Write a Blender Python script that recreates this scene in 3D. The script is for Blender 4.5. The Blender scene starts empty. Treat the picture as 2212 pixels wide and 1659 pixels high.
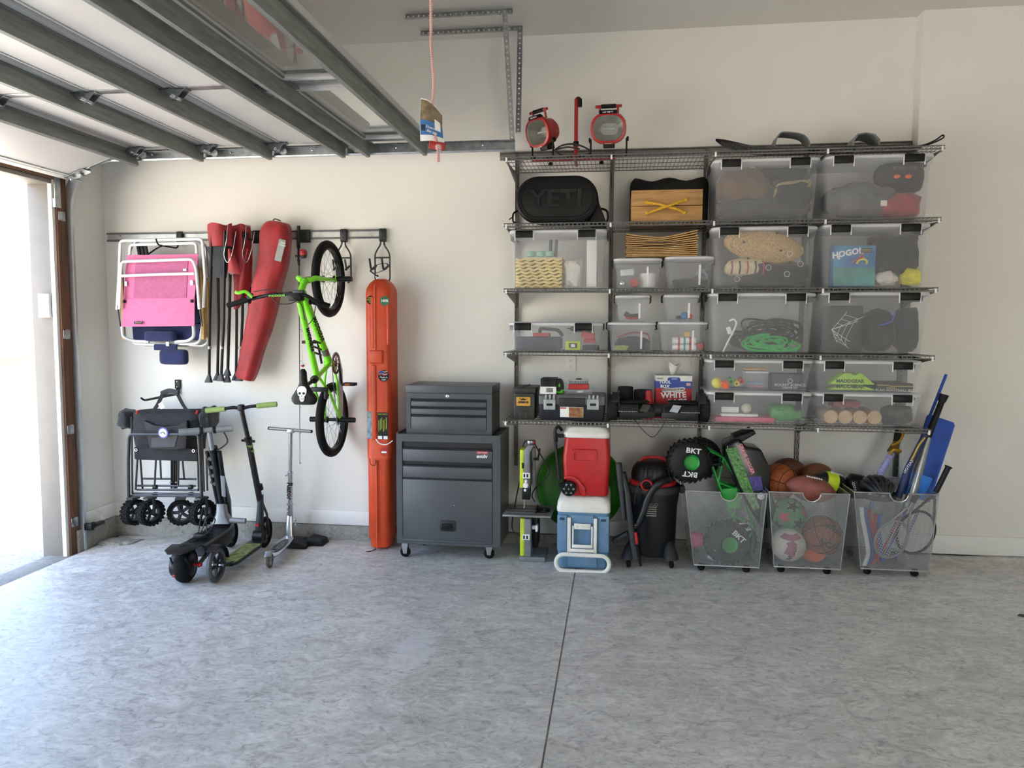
import bpy, bmesh, math, random
from mathutils import Vector as V, Matrix as MX, noise as NZ
random.seed(7)
SC = bpy.context.scene
COL = SC.collection
PI = math.pi
# ------------------------------------------------------------------ camera
FPX, YAW, PITCH, ROLL, CAMH, CAMD = 1628.64, 0.13797926, 0.0783776, 0.00389688, 1.5, 5.34
_fw = V((-math.sin(YAW)*math.cos(PITCH), math.cos(YAW)*math.cos(PITCH), -math.sin(PITCH)))
_r0 = V((math.cos(YAW), math.sin(YAW), 0)); _u0 = _r0.cross(_fw)
_rt = math.cos(ROLL)*_r0+math.sin(ROLL)*_u0; _up = _rt.cross(_fw)
cam = bpy.data.cameras.new('camera'); camo = bpy.data.objects.new('camera', cam); COL.objects.link(camo)
cam.sensor_width = 36; cam.lens = FPX/2212*36; cam.clip_start = .05; cam.clip_end = 500
camo.matrix_world = MX(((_rt.x, _up.x, -_fw.x, 0), (_rt.y, _up.y, -_fw.y, -CAMD), (_rt.z, _up.z, -_fw.z, CAMH), (0, 0, 0, 1)))
SC.camera = camo
# ------------------------------------------------------------------ light
SC.view_settings.view_transform = 'Standard'; SC.view_settings.look = 'None'
SC.view_settings.gamma = 1; SC.view_settings.use_curve_mapping = False
SC.view_settings.exposure = 1.86
SC.cycles.max_bounces = 8; SC.cycles.diffuse_bounces = 5; SC.cycles.glossy_bounces = 4
SC.cycles.transparent_max_bounces = 24; SC.cycles.sample_clamp_indirect = 12; SC.cycles.adaptive_threshold = .02
wd = bpy.data.worlds.new('sky'); SC.world = wd; wd.use_nodes = True
_n = wd.node_tree.nodes; _l = wd.node_tree.links
_sky = _n.new('ShaderNodeTexSky'); _sky.sky_type = 'NISHITA'; _sky.sun_disc = False
SUN = V((0.16, -0.55, 0.82)).normalized()
_sky.sun_elevation = math.asin(SUN.z); _sky.sun_rotation = math.atan2(SUN.x, SUN.y)
_sky.air_density = 1.0; _sky.dust_density = 1.5
_n['Background'].inputs[1].default_value = 0.36
_l.new(_sky.outputs[0], _n['Background'].inputs[0])
_s = bpy.data.lights.new('sun', 'SUN'); _s.energy = 15; _s.angle = .01; _s.color = (1, .95, .87)
_so = bpy.data.objects.new('sun', _s); COL.objects.link(_so)
_so.rotation_euler = SUN.to_track_quat('Z', 'Y').to_euler(); _so.location = (-12, 6, 9)
# portals in the garage doorway and the added opening behind the camera (guides sky sampling only)
for _nm, _sx, _sy, _lc, _ro in (('door_portal', 2.6, 4.95, (-3.98, -2.98, 1.12), (0, -PI/2, 0)), ('added_opening_portal', 1.6, 2.4, (1.95, -8.45, 1.05), (PI/2, 0, 0))):
    _p = bpy.data.lights.new(_nm, 'AREA'); _p.shape = 'RECTANGLE'; _p.size = _sx; _p.size_y = _sy; _p.cycles.is_portal = True
    _po = bpy.data.objects.new(_nm, _p); COL.objects.link(_po); _po.location = _lc; _po.rotation_euler = _ro

# ------------------------------------------------------------------ pixel helpers (a pixel of the photograph on a real plane)
def ray(px, py): return _fw+(px-1106)/FPX*_rt-(py-829.5)/FPX*_up
def at(px, py, Y):
    d = ray(px, py); t = (Y+CAMD)/d.y
    return V((t*d.x, Y, CAMH+t*d.z))
def atx(px, py, X):
    d = ray(px, py); t = X/d.x
    return V((X, t*d.y-CAMD, CAMH+t*d.z))
def fz(x): return -0.0612+0.0253*x
def atf(px, py, h=0.0):
    d = ray(px, py); t = (-0.0612+h-CAMH)/(d.z-0.0253*d.x)
    return V((t*d.x, t*d.y-CAMD, CAMH+t*d.z))

# ------------------------------------------------------------------ materials
def lin(h):
    if isinstance(h, str):
        h = h.lstrip('#'); h = [int(h[i:i+2], 16)/255 for i in (0, 2, 4)]
    return tuple((c/12.92 if c <= .04045 else ((c+.055)/1.055)**2.4) for c in h)
MATS = {}
def mat(name, col='808080', rough=.5, metal=0., var=.08, scale=18., bump=0., bscale=200., coat=0., spec=.5, stretch=None, trans=0., sheen=0., col2=None, cscale=None):
    if name in MATS: return MATS[name]
    m = bpy.data.materials.new(name); m.use_nodes = True; MATS[name] = m
    nt = m.node_tree; n = nt.nodes; l = nt.links; b = n['Principled BSDF']
    tc = n.new('ShaderNodeTexCoord'); mp = n.new('ShaderNodeMapping'); l.new(tc.outputs['Object'], mp.inputs[0])
    if stretch: mp.inputs['Scale'].default_value = stretch
    nz = n.new('ShaderNodeTexNoise'); nz.inputs['Scale'].default_value = scale; nz.inputs['Detail'].default_value = 5
    l.new(mp.outputs[0], nz.inputs['Vector'])
    c = lin(col); c2 = lin(col2) if col2 else tuple(x*(1-2.2*var) for x in c)
    c1 = c if col2 else tuple(min(1, x*(1+var)) for x in c)
    rp = n.new('ShaderNodeValToRGB'); rp.color_ramp.elements[0].position = .3; rp.color_ramp.elements[1].position = .7
    rp.color_ramp.elements[0].color = (*c2, 1); rp.color_ramp.elements[1].color = (*c1, 1)
    l.new(nz.outputs['Fac'], rp.inputs[0]); l.new(rp.outputs[0], b.inputs['Base Color'])
    b.inputs['Roughness'].default_value = rough; b.inputs['Metallic'].default_value = metal
    b.inputs['Specular IOR Level'].default_value = spec; b.inputs['Coat Weight'].default_value = coat
    if sheen: b.inputs['Sheen Weight'].default_value = sheen
    if trans: b.inputs['Transmission Weight'].default_value = trans
    if bump:
        n2 = n.new('ShaderNodeTexNoise'); n2.inputs['Scale'].default_value = bscale; n2.inputs['Detail'].default_value = 4
        l.new(mp.outputs[0], n2.inputs['Vector'])
        bp = n.new('ShaderNodeBump'); bp.inputs['Strength'].default_value = bump; bp.inputs['Distance'].default_value = .004
        l.new(n2.outputs['Fac'], bp.inputs['Height']); l.new(bp.outputs[0], b.inputs['Normal'])
    return m

# ------------------------------------------------------------------ mesh builder
def rrect(w, h, r, n=5, cx=0., cy=0.):
    r = min(r, w/2-1e-5, h/2-1e-5); P = []
    for (sx, sy, a0) in ((1, 1, 0), (-1, 1, 90), (-1, -1, 180), (1, -1, 270)):
        for i in range(n+1):
            a = math.radians(a0+90*i/n)
            P.append((cx+sx*(w/2-r)+r*math.cos(a), cy+sy*(h/2-r)+r*math.sin(a)))
    return P
def circ(r, n=16, cx=0., cy=0., a0=0.): return [(cx+r*math.cos(2*PI*i/n+a0), cy+r*math.sin(2*PI*i/n+a0)) for i in range(n)]
def bez(pts, k=8):
    """smooth Catmull-Rom polyline through the points"""
    P = [V(p) for p in pts]; out = []
    for i in range(len(P)-1):
        p0 = P[max(i-1, 0)]; p1 = P[i]; p2 = P[i+1]; p3 = P[min(i+2, len(P)-1)]
        for j in range(k):
            t = j/k
            out.append(.5*((2*p1)+(p2-p0)*t+(2*p0-5*p1+4*p2-p3)*t*t+(3*p1-p0-3*p2+p3)*t*t*t))
    out.append(P[-1]); return out
def corner(pts, r=.02, n=4, closed=False):
    """round the corners of a polyline"""
    P = [V(p) for p in pts]; out = []
    N = len(P)
    for i in range(N):
        if not closed and i in (0, N-1): out.append(P[i]); continue
        a, b, c = P[i-1], P[i], P[(i+1) % N]
        d1 = (a-b); d2 = (c-b); rr = min(r, d1.length*.45, d2.length*.45)
        p = b+d1.normalized()*rr; q = b+d2.normalized()*rr
        for k in range(n+1):
            t = k/n; out.append((1-t)**2*p+2*t*(1-t)*b+t*t*q)
    return out
class B:
    def __init__(s, T=None): s.v = []; s.f = []; s.T = T or MX()
    def add(s, vs, fs):
        o = len(s.v); T = s.T
        s.v += [T @ V(p) for p in vs]; s.f += [tuple(i+o for i in q) for q in fs]; return s
    def box(s, c, z, R=None):
        c = V(c); h = [x/2 for x in z]; vs = []
        for i in range(8):
            p = V((h[0]*(1 if i & 1 else -1), h[1]*(1 if i & 2 else -1), h[2]*(1 if i & 4 else -1)))
            vs.append(c+(R @ p if R else p))
        return s.add(vs, [(0, 2, 3, 1), (4, 5, 7, 6), (0, 1, 5, 4), (2, 6, 7, 3), (0, 4, 6, 2), (1, 3, 7, 5)])
    def b2(s, a, b): return s.box([(a[i]+b[i])/2 for i in range(3)], [abs(a[i]-b[i]) for i in range(3)])
    def rings(s, R, cap=True, closed=False, loop=True):
        n = len(R[0]); vs = [p for r in R for p in r]; fs = []
        m = len(R)
        for i in range(m if closed else m-1):
            j = (i+1) % m
            for k in range(n if loop else n-1):
                q = (k+1) % n
                fs.append((i*n+k, i*n+q, j*n+q, j*n+k))
        if cap and not closed:
            fs.append(tuple(range(n-1, -1, -1))); fs.append(tuple((m-1)*n+k for k in range(n)))
        return s.add(vs, fs)
    def tube(s, pts, r, n=8, cap=True, closed=False, flat=None):
        P = [V(p) for p in pts]; m = len(P); R = []; up = None
        for i in range(m):
            if closed: t = P[(i+1) % m]-P[i-1]
            else: t = P[min(i+1, m-1)]-P[max(i-1, 0)]
            if t.length < 1e-9: t = V((0, 0, 1))
            t.normalize()
            if up is None:
                up = V((0, 0, 1)) if abs(t.z) < .9 else V((0, 1, 0))
                if flat: up = V(flat)
            up = (up-t*up.dot(t))
            if up.length < 1e-6: up = t.orthogonal()
            up.normalize(); w = t.cross(up)
            rr = r[i] if isinstance(r, list) else r
            ra, rb = rr if isinstance(rr, tuple) else (rr, rr)
            R.append([P[i]+w*(ra*math.cos(2*PI*k/n))+up*(rb*math.sin(2*PI*k/n)) for k in range(n)])
        return s.rings(R, cap, closed)
    def strap(s, pts, w, t, wd=(0, 1, 0), closed=False):
        """flat band, width w along wd, thickness t"""
        P = [V(p) for p in pts]; m = len(P); R = []; wv = V(wd).normalized()
        for i in range(m):
            tg = (P[(i+1) % m]-P[i-1]) if closed else (P[min(i+1, m-1)]-P[max(i-1, 0)])
            nn = tg.cross(wv)
            nn = nn.normalized() if nn.length > 1e-9 else V((0, 0, 1))
            R.append([P[i]+wv*w/2+nn*t/2, P[i]-wv*w/2+nn*t/2, P[i]-wv*w/2-nn*t/2, P[i]+wv*w/2-nn*t/2])
        return s.rings(R, True, closed)
    def cyl(s, a, b, r, n=16, r2=None):
        return s.tube([a, b], [r, r if r2 is None else r2], n)
    def lathe(s, prof, o=(0, 0, 0), d=(0, 0, 1), n=20, closed=False, cap=True):
        d = V(d).normalized(); u = d.orthogonal().normalized(); w = d.cross(u); o = V(o)
        R = [[o+d*h+(u*math.cos(2*PI*k/n)+w*math.sin(2*PI*k/n))*max(r, 1e-5) for k in range(n)] for r, h in prof]
        return s.rings(R, cap, closed)
    def prism(s, poly, d0, d1, ax='y'):
        def p3(u, v, d): return (u, d, v) if ax == 'y' else ((d, u, v) if ax == 'x' else (u, v, d))
        return s.rings([[p3(u, v, d0) for u, v in poly], [p3(u, v, d1) for u, v in poly]])
    def sph(s, c, r, n=16, m=10, sc=(1, 1, 1)):
        c = V(c); R = []
        for i in range(m+1):
            a = PI*i/m; rr = max(math.sin(a), 1e-4)
            R.append([c+V((r*sc[0]*rr*math.cos(2*PI*k/n), r*sc[1]*rr*math.sin(2*PI*k/n), -r*sc[2]*math.cos(a))) for k in range(n)])
        return s.rings(R, False)
    def torus(s, c, R, r, ax=(0, 0, 1), n=32, m=8, sq=1.):
        d = V(ax).normalized(); u = d.orthogonal().normalized(); w = d.cross(u); c = V(c); RR = []
        for i in range(n):
            a = 2*PI*i/n; e = u*math.cos(a)+w*math.sin(a)
            RR.append([c+e*(R+r*math.cos(2*PI*k/m))+d*(r*sq*math.sin(2*PI*k/m)) for k in range(m)])
        return s.rings(RR, False, True)
    def blob(s, c, r, seed=0, amp=.25, fr=1.6, n=22, m=14, flat=None):
        c = V(c); R = []; o = V((seed*7.3, seed*3.1, seed*1.7))
        for i in range(m+1):
            a = PI*i/m; ring = []
            for k in range(n):
                e = V((max(math.sin(a), 1e-3)*math.cos(2*PI*k/n), max(math.sin(a), 1e-3)*math.sin(2*PI*k/n), -math.cos(a)))
                q = 1+amp*NZ.noise(e*fr+o)+amp*.5*NZ.noise(e*fr*2.7+o)
                p = V((math.copysign(abs(e.x)**.75, e.x)*r[0]*q, math.copysign(abs(e.y)**.75, e.y)*r[1]*q, math.copysign(abs(e.z)**.75, e.z)*r[2]*q))
                if flat is not None: p.z = max(p.z, flat)
                ring.append(c+p)
            R.append(ring)
        return s.rings(R, False)
    def mesh(s, name, bevel=0., seg=2, ang=32, lim=30):
        me = bpy.data.meshes.new(name)
        me.from_pydata([tuple(p) for p in s.v], [], s.f)
        bm = bmesh.new(); bm.from_mesh(me)
        bmesh.ops.recalc_face_normals(bm, faces=bm.faces)
        if bevel:
            ed = [e for e in bm.edges if len(e.link_faces) == 2 and e.calc_face_angle(0) > math.radians(lim)]
            bmesh.ops.bevel(bm, geom=ed, offset=bevel, segments=seg, profile=.5, affect='EDGES', clamp_overlap=True)
        bm.to_mesh(me); bm.free()
        me.polygons.foreach_set('use_smooth', [True]*len(me.polygons))
        me.set_sharp_from_angle(angle=math.radians(ang))
        return me
    def obj(s, name, m, parent=None, bevel=0., seg=2, ang=32, label=None, cat=None, group=None, kind=None, lim=30):
        inv = WINV.get(parent.name) if parent else None
        if inv is not None: s.v = [inv @ p for p in s.v]
        org = None
        if parent is None and (cat or kind):
            lo = V([min(p[i] for p in s.v) for i in range(3)]); hi = V([max(p[i] for p in s.v) for i in range(3)])
            org = V(((lo.x+hi.x)/2, (lo.y+hi.y)/2, lo.z)) if cat else None
            if org: s.v = [p-org for p in s.v]
        me = s.mesh(name, bevel, seg, ang, lim); me.materials.append(m)
        o = bpy.data.objects.new(name, me); COL.objects.link(o)
        if org: o.location = org; WINV[o.name] = MX.Translation(-org)
        if parent:
            o.parent = parent
            if inv is not None: WINV[o.name] = inv
        return tag(o, label, cat, group, kind)
WINV = {}
def tag(o, label=None, cat=None, group=None, kind=None):
    if label: o['label'] = label
    if cat: o['category'] = cat
    if group: o['group'] = group
    if kind: o['kind'] = kind
    return o
def thing(name, label, cat, loc=(0, 0, 0), rz=0., group=None, world=True, R=None):
    """an Empty at the thing's base; world=True: its parts are given in world coordinates"""
    o = bpy.data.objects.new(name, None); COL.objects.link(o); o.empty_display_size = .05
    m = MX.Translation(V(loc)) @ (R.to_4x4() if R else MX.Rotation(rz, 4, 'Z'))
    o.matrix_world = m
    if world: WINV[o.name] = m.inverted()
    return tag(o, label, cat, group)
def struct(b, name, m, bevel=0., parent=None, **k):
    o = b.obj(name, m, parent, bevel, **k)
    if not parent: o['kind'] = 'structure'
    return o
def dup(root, m4, label=None, parent=None):
    r = root.copy(); COL.objects.link(r)
    if parent: r.parent = parent
    else: r.matrix_world = m4
    if label: r['label'] = label
    for ch in list(root.children): dup(ch, None, None, r)
    return r
def text(s, parent, c, size, m, right=(1, 0, 0), up=(0, 0, 1), ext=.0006, name='lettering', bold=0., shear=0., align='CENTER', spc=1., wx=1.):
    cu = bpy.data.curves.new(name, 'FONT'); cu.body = s; cu.size = size; cu.extrude = ext; cu.offset = bold; cu.shear = shear
    cu.align_x = align; cu.align_y = 'CENTER'; cu.space_character = spc; cu.resolution_u = 2
    o = bpy.data.objects.new('tmp', cu); COL.objects.link(o)
    bpy.context.view_layer.update()
    me = bpy.data.meshes.new_from_object(o.evaluated_get(bpy.context.evaluated_depsgraph_get()))
    bpy.data.objects.remove(o); bpy.data.curves.remove(cu)
    r = V(right).normalized(); u = V(up); u = (u-r*u.dot(r)).normalized(); n = r.cross(u); c = V(c)
    inv = WINV.get(parent.name) if parent else None
    for v in me.vertices:
        p = c+r*(v.co.x*wx)+u*v.co.y+n*v.co.z
        v.co = inv @ p if inv is not None else p
    me.name = name; me.materials.clear(); me.materials.append(m)
    q = bpy.data.objects.new(name, me); COL.objects.link(q)
    if parent:
        q.parent = parent
        if inv is not None: WINV[q.name] = inv
    return q
# ------------------------------------------------------------------ common materials
def concrete(name, base, dark, light, rough=.45, sc=1., spots=True, smear=None):
    m = bpy.data.materials.new(name); m.use_nodes = True; nt = m.node_tree; n = nt.nodes; l = nt.links; b = n['Principled BSDF']
    tc = n.new('ShaderNodeTexCoord'); mp = n.new('ShaderNodeMapping'); mp.inputs['Scale'].default_value = (sc*1.0, sc*1.6, sc); mp.inputs['Rotation'].default_value = (0, 0, .5)
    l.new(tc.outputs['Object'], mp.inputs[0])
    def nz(s, d=6, ds=0., r=.6):
        x = n.new('ShaderNodeTexNoise'); x.inputs['Scale'].default_value = s; x.inputs['Detail'].default_value = d; x.inputs['Distortion'].default_value = ds; x.inputs['Roughness'].default_value = r
        l.new(mp.outputs[0], x.inputs['Vector']); return x
    def ramp(x, p0, p1, c0, c1):
        r = n.new('ShaderNodeValToRGB'); e = r.color_ramp.elements; e[0].position = p0; e[1].position = p1
        e[0].color = (*c0, 1); e[1].color = (*c1, 1); l.new(x, r.inputs[0]); return r.outputs[0]
    def mix(f, a, c, t='MIX'):
        x = n.new('ShaderNodeMix'); x.data_type = 'RGBA'; x.blend_type = t
        if isinstance(f, float): x.inputs['Factor'].default_value = f
        else: l.new(f, x.inputs['Factor'])
        l.new(a, x.inputs['A']); l.new(c, x.inputs['B']); return x.outputs['Result']
    big = nz(1.1, 5, .6); mid = nz(5, 7, 1.6, .68); fine = nz(38, 6, .3, .7); strk = nz(11, 8, 2.2, .72)
    c = ramp(mid.outputs['Fac'], .33, .66, lin(dark), lin(light))
    c2 = ramp(big.outputs['Fac'], .35, .7, lin(base), lin(light))
    c = mix(.5, c, c2)
    g = ramp(fine.outputs['Fac'], .36, .62, (.76, .76, .76), (1.06, 1.06, 1.06)); c = mix(.5, c, g, 'MULTIPLY')
    s = ramp(strk.outputs['Fac'], .34, .50, (.5, .5, .52), (1, 1, 1)); c = mix(.85, c, s, 'MULTIPLY')
    if spots:
        v = nz(3.2, 8, .8, .75); w = ramp(v.outputs['Fac'], .70, .76, (0, 0, 0), (1, 1, 1))
        cw = n.new('ShaderNodeRGB'); cw.outputs[0].default_value = (.62, .63, .65, 1)
        c = mix(w, c, cw.outputs[0])
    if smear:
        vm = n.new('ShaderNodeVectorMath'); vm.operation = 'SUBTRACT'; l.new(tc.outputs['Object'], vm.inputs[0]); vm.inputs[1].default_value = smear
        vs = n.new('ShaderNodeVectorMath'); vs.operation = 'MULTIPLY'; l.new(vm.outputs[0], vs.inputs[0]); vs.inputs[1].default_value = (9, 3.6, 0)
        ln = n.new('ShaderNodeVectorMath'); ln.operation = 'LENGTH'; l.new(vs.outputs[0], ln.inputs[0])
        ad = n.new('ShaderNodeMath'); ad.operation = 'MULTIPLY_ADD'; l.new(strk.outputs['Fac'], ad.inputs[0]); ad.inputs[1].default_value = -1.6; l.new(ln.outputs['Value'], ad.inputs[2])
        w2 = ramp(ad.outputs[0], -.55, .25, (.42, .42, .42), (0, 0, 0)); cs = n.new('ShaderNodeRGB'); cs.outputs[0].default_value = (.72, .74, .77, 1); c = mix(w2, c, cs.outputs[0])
    l.new(c, b.inputs['Base Color'])
    rr = ramp(mid.outputs['Fac'], .3, .7, (rough-.08,)*3, (rough+.14,)*3); l.new(rr, b.inputs['Roughness'])
    bp = n.new('ShaderNodeBump'); bp.inputs['Strength'].default_value = .25; bp.inputs['Distance'].default_value = .004
    l.new(strk.outputs['Fac'], bp.inputs['Height']); l.new(bp.outputs[0], b.inputs['Normal'])
    MATS[name] = m; return m
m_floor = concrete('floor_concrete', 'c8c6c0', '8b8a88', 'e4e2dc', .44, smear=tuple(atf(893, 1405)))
m_curb = concrete('curb_concrete', '8d8b84', '716f69', 'a5a39b', .8, 2.2)
m_drive = concrete('driveway_concrete', 'bab1a4', 'a8a094', 'c8c0b2', .8)
m_wall = mat('wall_paint', 'e2e0da', .62, var=.012, scale=2.5, bump=.06, bscale=90)
m_ceil = mat('ceiling_paint', 'd9d6d0', .75, var=.012, scale=2, bump=.1, bscale=60)
m_base = mat('baseboard_paint', 'e6e4df', .4, var=.01)
m_jamb = mat('jamb_paint', '7b766f', .6, var=.03, scale=9, bump=.1, bscale=40)
m_wood = mat('framing_wood', '6f4c36', .7, var=.2, scale=6, stretch=(6, 6, .6), bump=.2, bscale=60)
m_galv = mat('galvanised_steel', 'a9adb0', .34, 1., var=.14, scale=26, bump=.05)
m_galvd = mat('strut_steel', '8f938f', .62, .55, var=.12, scale=9, stretch=(6, .6, 6))
m_trk = mat('track_steel', 'bdc1c4', .3, .75, var=.06, scale=8)
m_doorw = mat('door_panel_white', 'c4c4c3', .5, var=.03, scale=4, bump=.08, bscale=120)
m_steel = mat('bright_steel', 'd0d2d4', .25, 1., var=.05)
m_black = mat('black_plastic', '0e0f10', .45, var=.15, scale=30, spec=.3)
m_rub = mat('black_rubber', '0d0d0d', .8, spec=.25, var=.2, scale=40, bump=.15, bscale=300)
m_white = mat('white_plastic', 'e9e8e4', .4, var=.02)
m_glass = mat('clear_glass', 'f4f8f8', .02, var=0., trans=1.)
m_ink = mat('black_ink', '121212', .6, var=.05)
m_wht = mat('white_ink', 'eeeeee', .6, var=.02)
m_red = mat('red_plastic', 'b01f1f', .4, var=.08)

# ------------------------------------------------------------------ floor with its control joint
XL, XR, YF, ZC = -3.88, 5.6, -8.4, 3.488
jx = -.243
def slab(x0, x1):
    b = B(); P = [(x0, YF), (x1, YF), (x1, .1), (x0, .1)]
    nx = 1
    b.rings([[(x, y, fz(x)-.12) for x, y in P], [(x, y, fz(x)) for x, y in P]])
    return b
fl = B(); a = slab(-3.83, jx-.004); fl.v += a.v; fl.f += a.f
a = slab(jx+.004, XR+.1); o = len(fl.v); fl.v += a.v; fl.f += [tuple(i+o for i in q) for q in a.f]
P = [(jx-.004, YF), (jx+.004, YF), (jx+.004, .1), (jx-.004, .1)]
fl.rings([[(x, y, fz(x)-.10) for x, y in P], [(x, y, fz(x)-.014) for x, y in P]])
struct(fl, 'floor', m_floor)
b = B(); b.b2((-4.04, YF, -.30), (-3.832, .1, fz(-3.83)-.012)); struct(b, 'floor_threshold', m_curb, .004)
b = B(); b.b2((-30, -30, -.42), (-4.052, 18, -.185)); struct(b, 'ground_driveway', m_drive)
b = B(); b.b2((-120, -120, -.6), (-30, 120, -.2)); struct(b, 'ground_far', mat('dry_grass', 'a39572', .9, var=.2, scale=.4))

# ------------------------------------------------------------------ walls
OY0, OY1, OZ = -.52, -5.45, 2.46          # doorway
b = B(); b.b2((XL-.2, 0, 0), (1.886, .14, ZC)); struct(b, 'wall_back', m_wall)
b = B(); b.b2((1.886, -.105, 0), (XR, .14, ZC)); struct(b, 'wall_back_furred', m_wall)
b = B(); b.b2((XR, YF, -.1), (XR+.14, .14, ZC)); struct(b, 'wall_right', m_wall)
b = B(); b.b2((XL-.2, YF-.14, -.3), (1.15, YF, ZC)); b.b2((2.75, YF-.14, -.3), (XR+.14, YF, ZC)); b.b2((1.15, YF-.14, OZ-.2), (2.75, YF, ZC)); struct(b, 'wall_front', m_wall)  # the opening in this unseen wall is added, to brighten the shelving side
b = B(); b.b2((-4.05, -30, -.42), (30, YF-.15, -.12)); struct(b, 'ground_front', m_drive)  # sunlit ground outside the added opening
b = B(); b.b2((XL-.2, YF-.14, ZC), (XR+.14, .14, ZC+.1)); struct(b, 'ceiling', m_ceil)
b = B(); b.b2((XL-.13, -.36, 0), (XL, 0, ZC)); b.b2((XL-.13, OY0, OZ), (XL, -.36, ZC)); b.b2((XL-.13, OY1, OZ+.14), (XL, OY0, ZC)); b.b2((XL-.13, YF, -.3), (XL, OY1, ZC))
struct(b, 'wall_left', m_wall)
# outer jamb board, stop and framing lumber round the opening
b = B(); b.b2((XL-.20, OY0-.004, -.2), (XL-.035, OY0+.05, OZ+.06)); struct(b, 'trim_1', m_jamb, .003)
b = B(); b.b2((XL-.035, OY0-.016, -.185), (XL-.004, OY0+.03, OZ+.05)); struct(b, 'trim_2', m_base, .003)
b = B(); b.b2((XL-.03, OY0+.012, -.19), (XL+.012, OY0+.105, 2.62)); struct(b, 'trim_3', m_wood, .002)
b = B(); b.b2((XL-.03, OY1, OZ+.03), (XL+.012, OY0+.012, OZ+.20)); struct(b, 'trim_4', m_wood, .002)
b = B(); b.b2((XL-.20, OY1, OZ), (XL-.004, OY0-.004, OZ+.03)); struct(b, 'trim_5', m_jamb, .002)
b = B(); b.b2((XL-.17, OY0+.04, -.3), (XL-.13, .14, 3.6)); struct(b, 'wall_outer', m_jamb)
# concrete stem wall below the framing, baseboards
b = B(); b.rings([[(x, .05, fz(x)-.05), (x, -.030, fz(x)-.05), (x, -.026, -.004), (x, .05, -.004)] for x in (-3.95, -1.0, 1.88)]); struct(b, 'wall_curb_back', m_curb, .004)
b = B(); b.rings([[(x, .05, fz(x)-.05), (x, -.118, fz(x)-.05), (x, -.118, -.004), (x, .05, -.004)] for x in (1.886, XR)]); struct(b, 'wall_curb_furred', m_curb)
b = B(); b.b2((XL-.05, -.45, -.35), (XL+.028, .05, -.004)); struct(b, 'wall_curb_left', m_curb, .004)
b = B(); b.b2((XL+.0, -.016, .0), (1.886, 0, .108)); struct(b, 'baseboard_back', m_base, .002)
b = B(); b.b2((1.880, -.121, .008), (XR, -.105, .128)); struct(b, 'baseboard_furred', m_base, .002)
b = B(); b.b2((XL, -.36, 0), (XL+.016, -.014, .108)); struct(b, 'baseboard_left', m_base, .002)
# broken mortar lump in the corner
b = B(); b.blob((-3.72, -.20, fz(-3.7)-.01), (.14, .10, .035), 3, .4); b.obj('mortar_lump', m_curb, None, label='broken lump of mortar on the floor in the wall corner', cat='debris')

# ------------------------------------------------------------------ overhead door
TY = -.40                                   # plane of the visible track
z_tr = at(800, 322, TY).z
SY0, SY1 = -.47, -5.42                      # the sections' near-wall end and far end
root = thing('garage_door', 'white sectional garage door rolled up overhead on grey steel struts', 'garage door', (-2.4, -2.9, 2.7))
jx_ = [at(p, 322, TY-.04).x for p in (300, 455, 605, 765)]
xe = at(925, 312, TY-.04).x
zt = z_tr+.035
edges = [(jx_[0], jx_[1]), (jx_[1], jx_[2]), (jx_[2], jx_[3]), (jx_[3], xe)]
def section_bits(T, L, struts, window=False):
    """one section: local u along the door height (0..L), face down at w=0, thickness up"""
    def pb(bb, u0, u1, y0, y1, w0, w1): bb.b2((u0, y0, w0), (u1, y1, w1))
    sec = B(T)
    cols = [SY0, -1.66, -2.86, -4.06, SY1]
    if not window:
        pb(sec, .006, L-.004, SY1, SY0, .004, .045); pb(sec, .010, L-.010, SY1+.03, SY0-.03, 0, .006)
        o = sec.obj('door_section', m_doorw, root, .003)
    else:
        pb(sec, .006, .085, SY1, SY0, 0, .045); pb(sec, L-.075, L, SY1, SY0, 0, .045)
        for c in cols: pb(sec, .08, L-.07, max(c-.075, SY1), min(c+.075, SY0), .002, .045)
        o = sec.obj('door_section', m_doorw, root, .003)
        for i in range(4):
            y1, y0 = cols[i]-.075, cols[i+1]+.075
            fr = B(T)
            for (u0, u1, v0, v1) in ((.085, .112, y0, y1), (L-.10, L-.075, y0, y1), (.085, L-.075, y0, y0+.026), (.085, L-.075, y1-.026, y1)):
                pb(fr, u0, u1, v0, v1, -.010, .012)
            for (u0, u1, v0, v1) in ((.112, .122, y0, y1), (L-.110, L-.10, y0, y1)): pb(fr, u0, u1, v0, v1, -.004, .016)
            fo = fr.obj('window_frame', m_doorw, o, .003)
            g = B(T); pb(g, .10, L-.09, y0+.01, y1-.01, .020, .026); g.obj('window_pane', m_glass, o)
    # rib lines next to the joints
    rb = B(T); pb(rb, .028, .036, SY1, SY0, -.005, .004); pb(rb, L-.04, L-.032, SY1, SY0, -.004, .004)
    rb.obj('joint_rib', m_doorw, o)
    st = B(T)
    for c in cols:
        y1 = min(c+.03, SY0); y0 = max(c-.03, SY1)
        pb(st, .012, L-.012, y0, y1, -.004, .003)
    st.obj('stile_plate', m_galv, o, .001)
    for u in struts:
        s_ = B(T)
        # hat-shaped strut hanging below the panel
        prof = [(u-.028, 0), (u-.002, 0), (u, -.084), (u-.018, -.086), (u-.018, -.092), (u+.004, -.090), (u+.006, -.006), (u+.028, -.006), (u+.028, 0.002), (u-.028, .002)]
        s_.rings([[(x, y, z) for x, z in prof] for y in (SY0+.06, SY1)])
        s_.obj('strut', m_galvd, root)
    return o
for i, (x0, x1) in enumerate(edges):
    T = MX.Translation((x0, 0, zt)); L = x1-x0
    if i < 3: section_bits(T, L, [L-.075])
    else: section_bits(T, L, [.095, L-.02], True)
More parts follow.
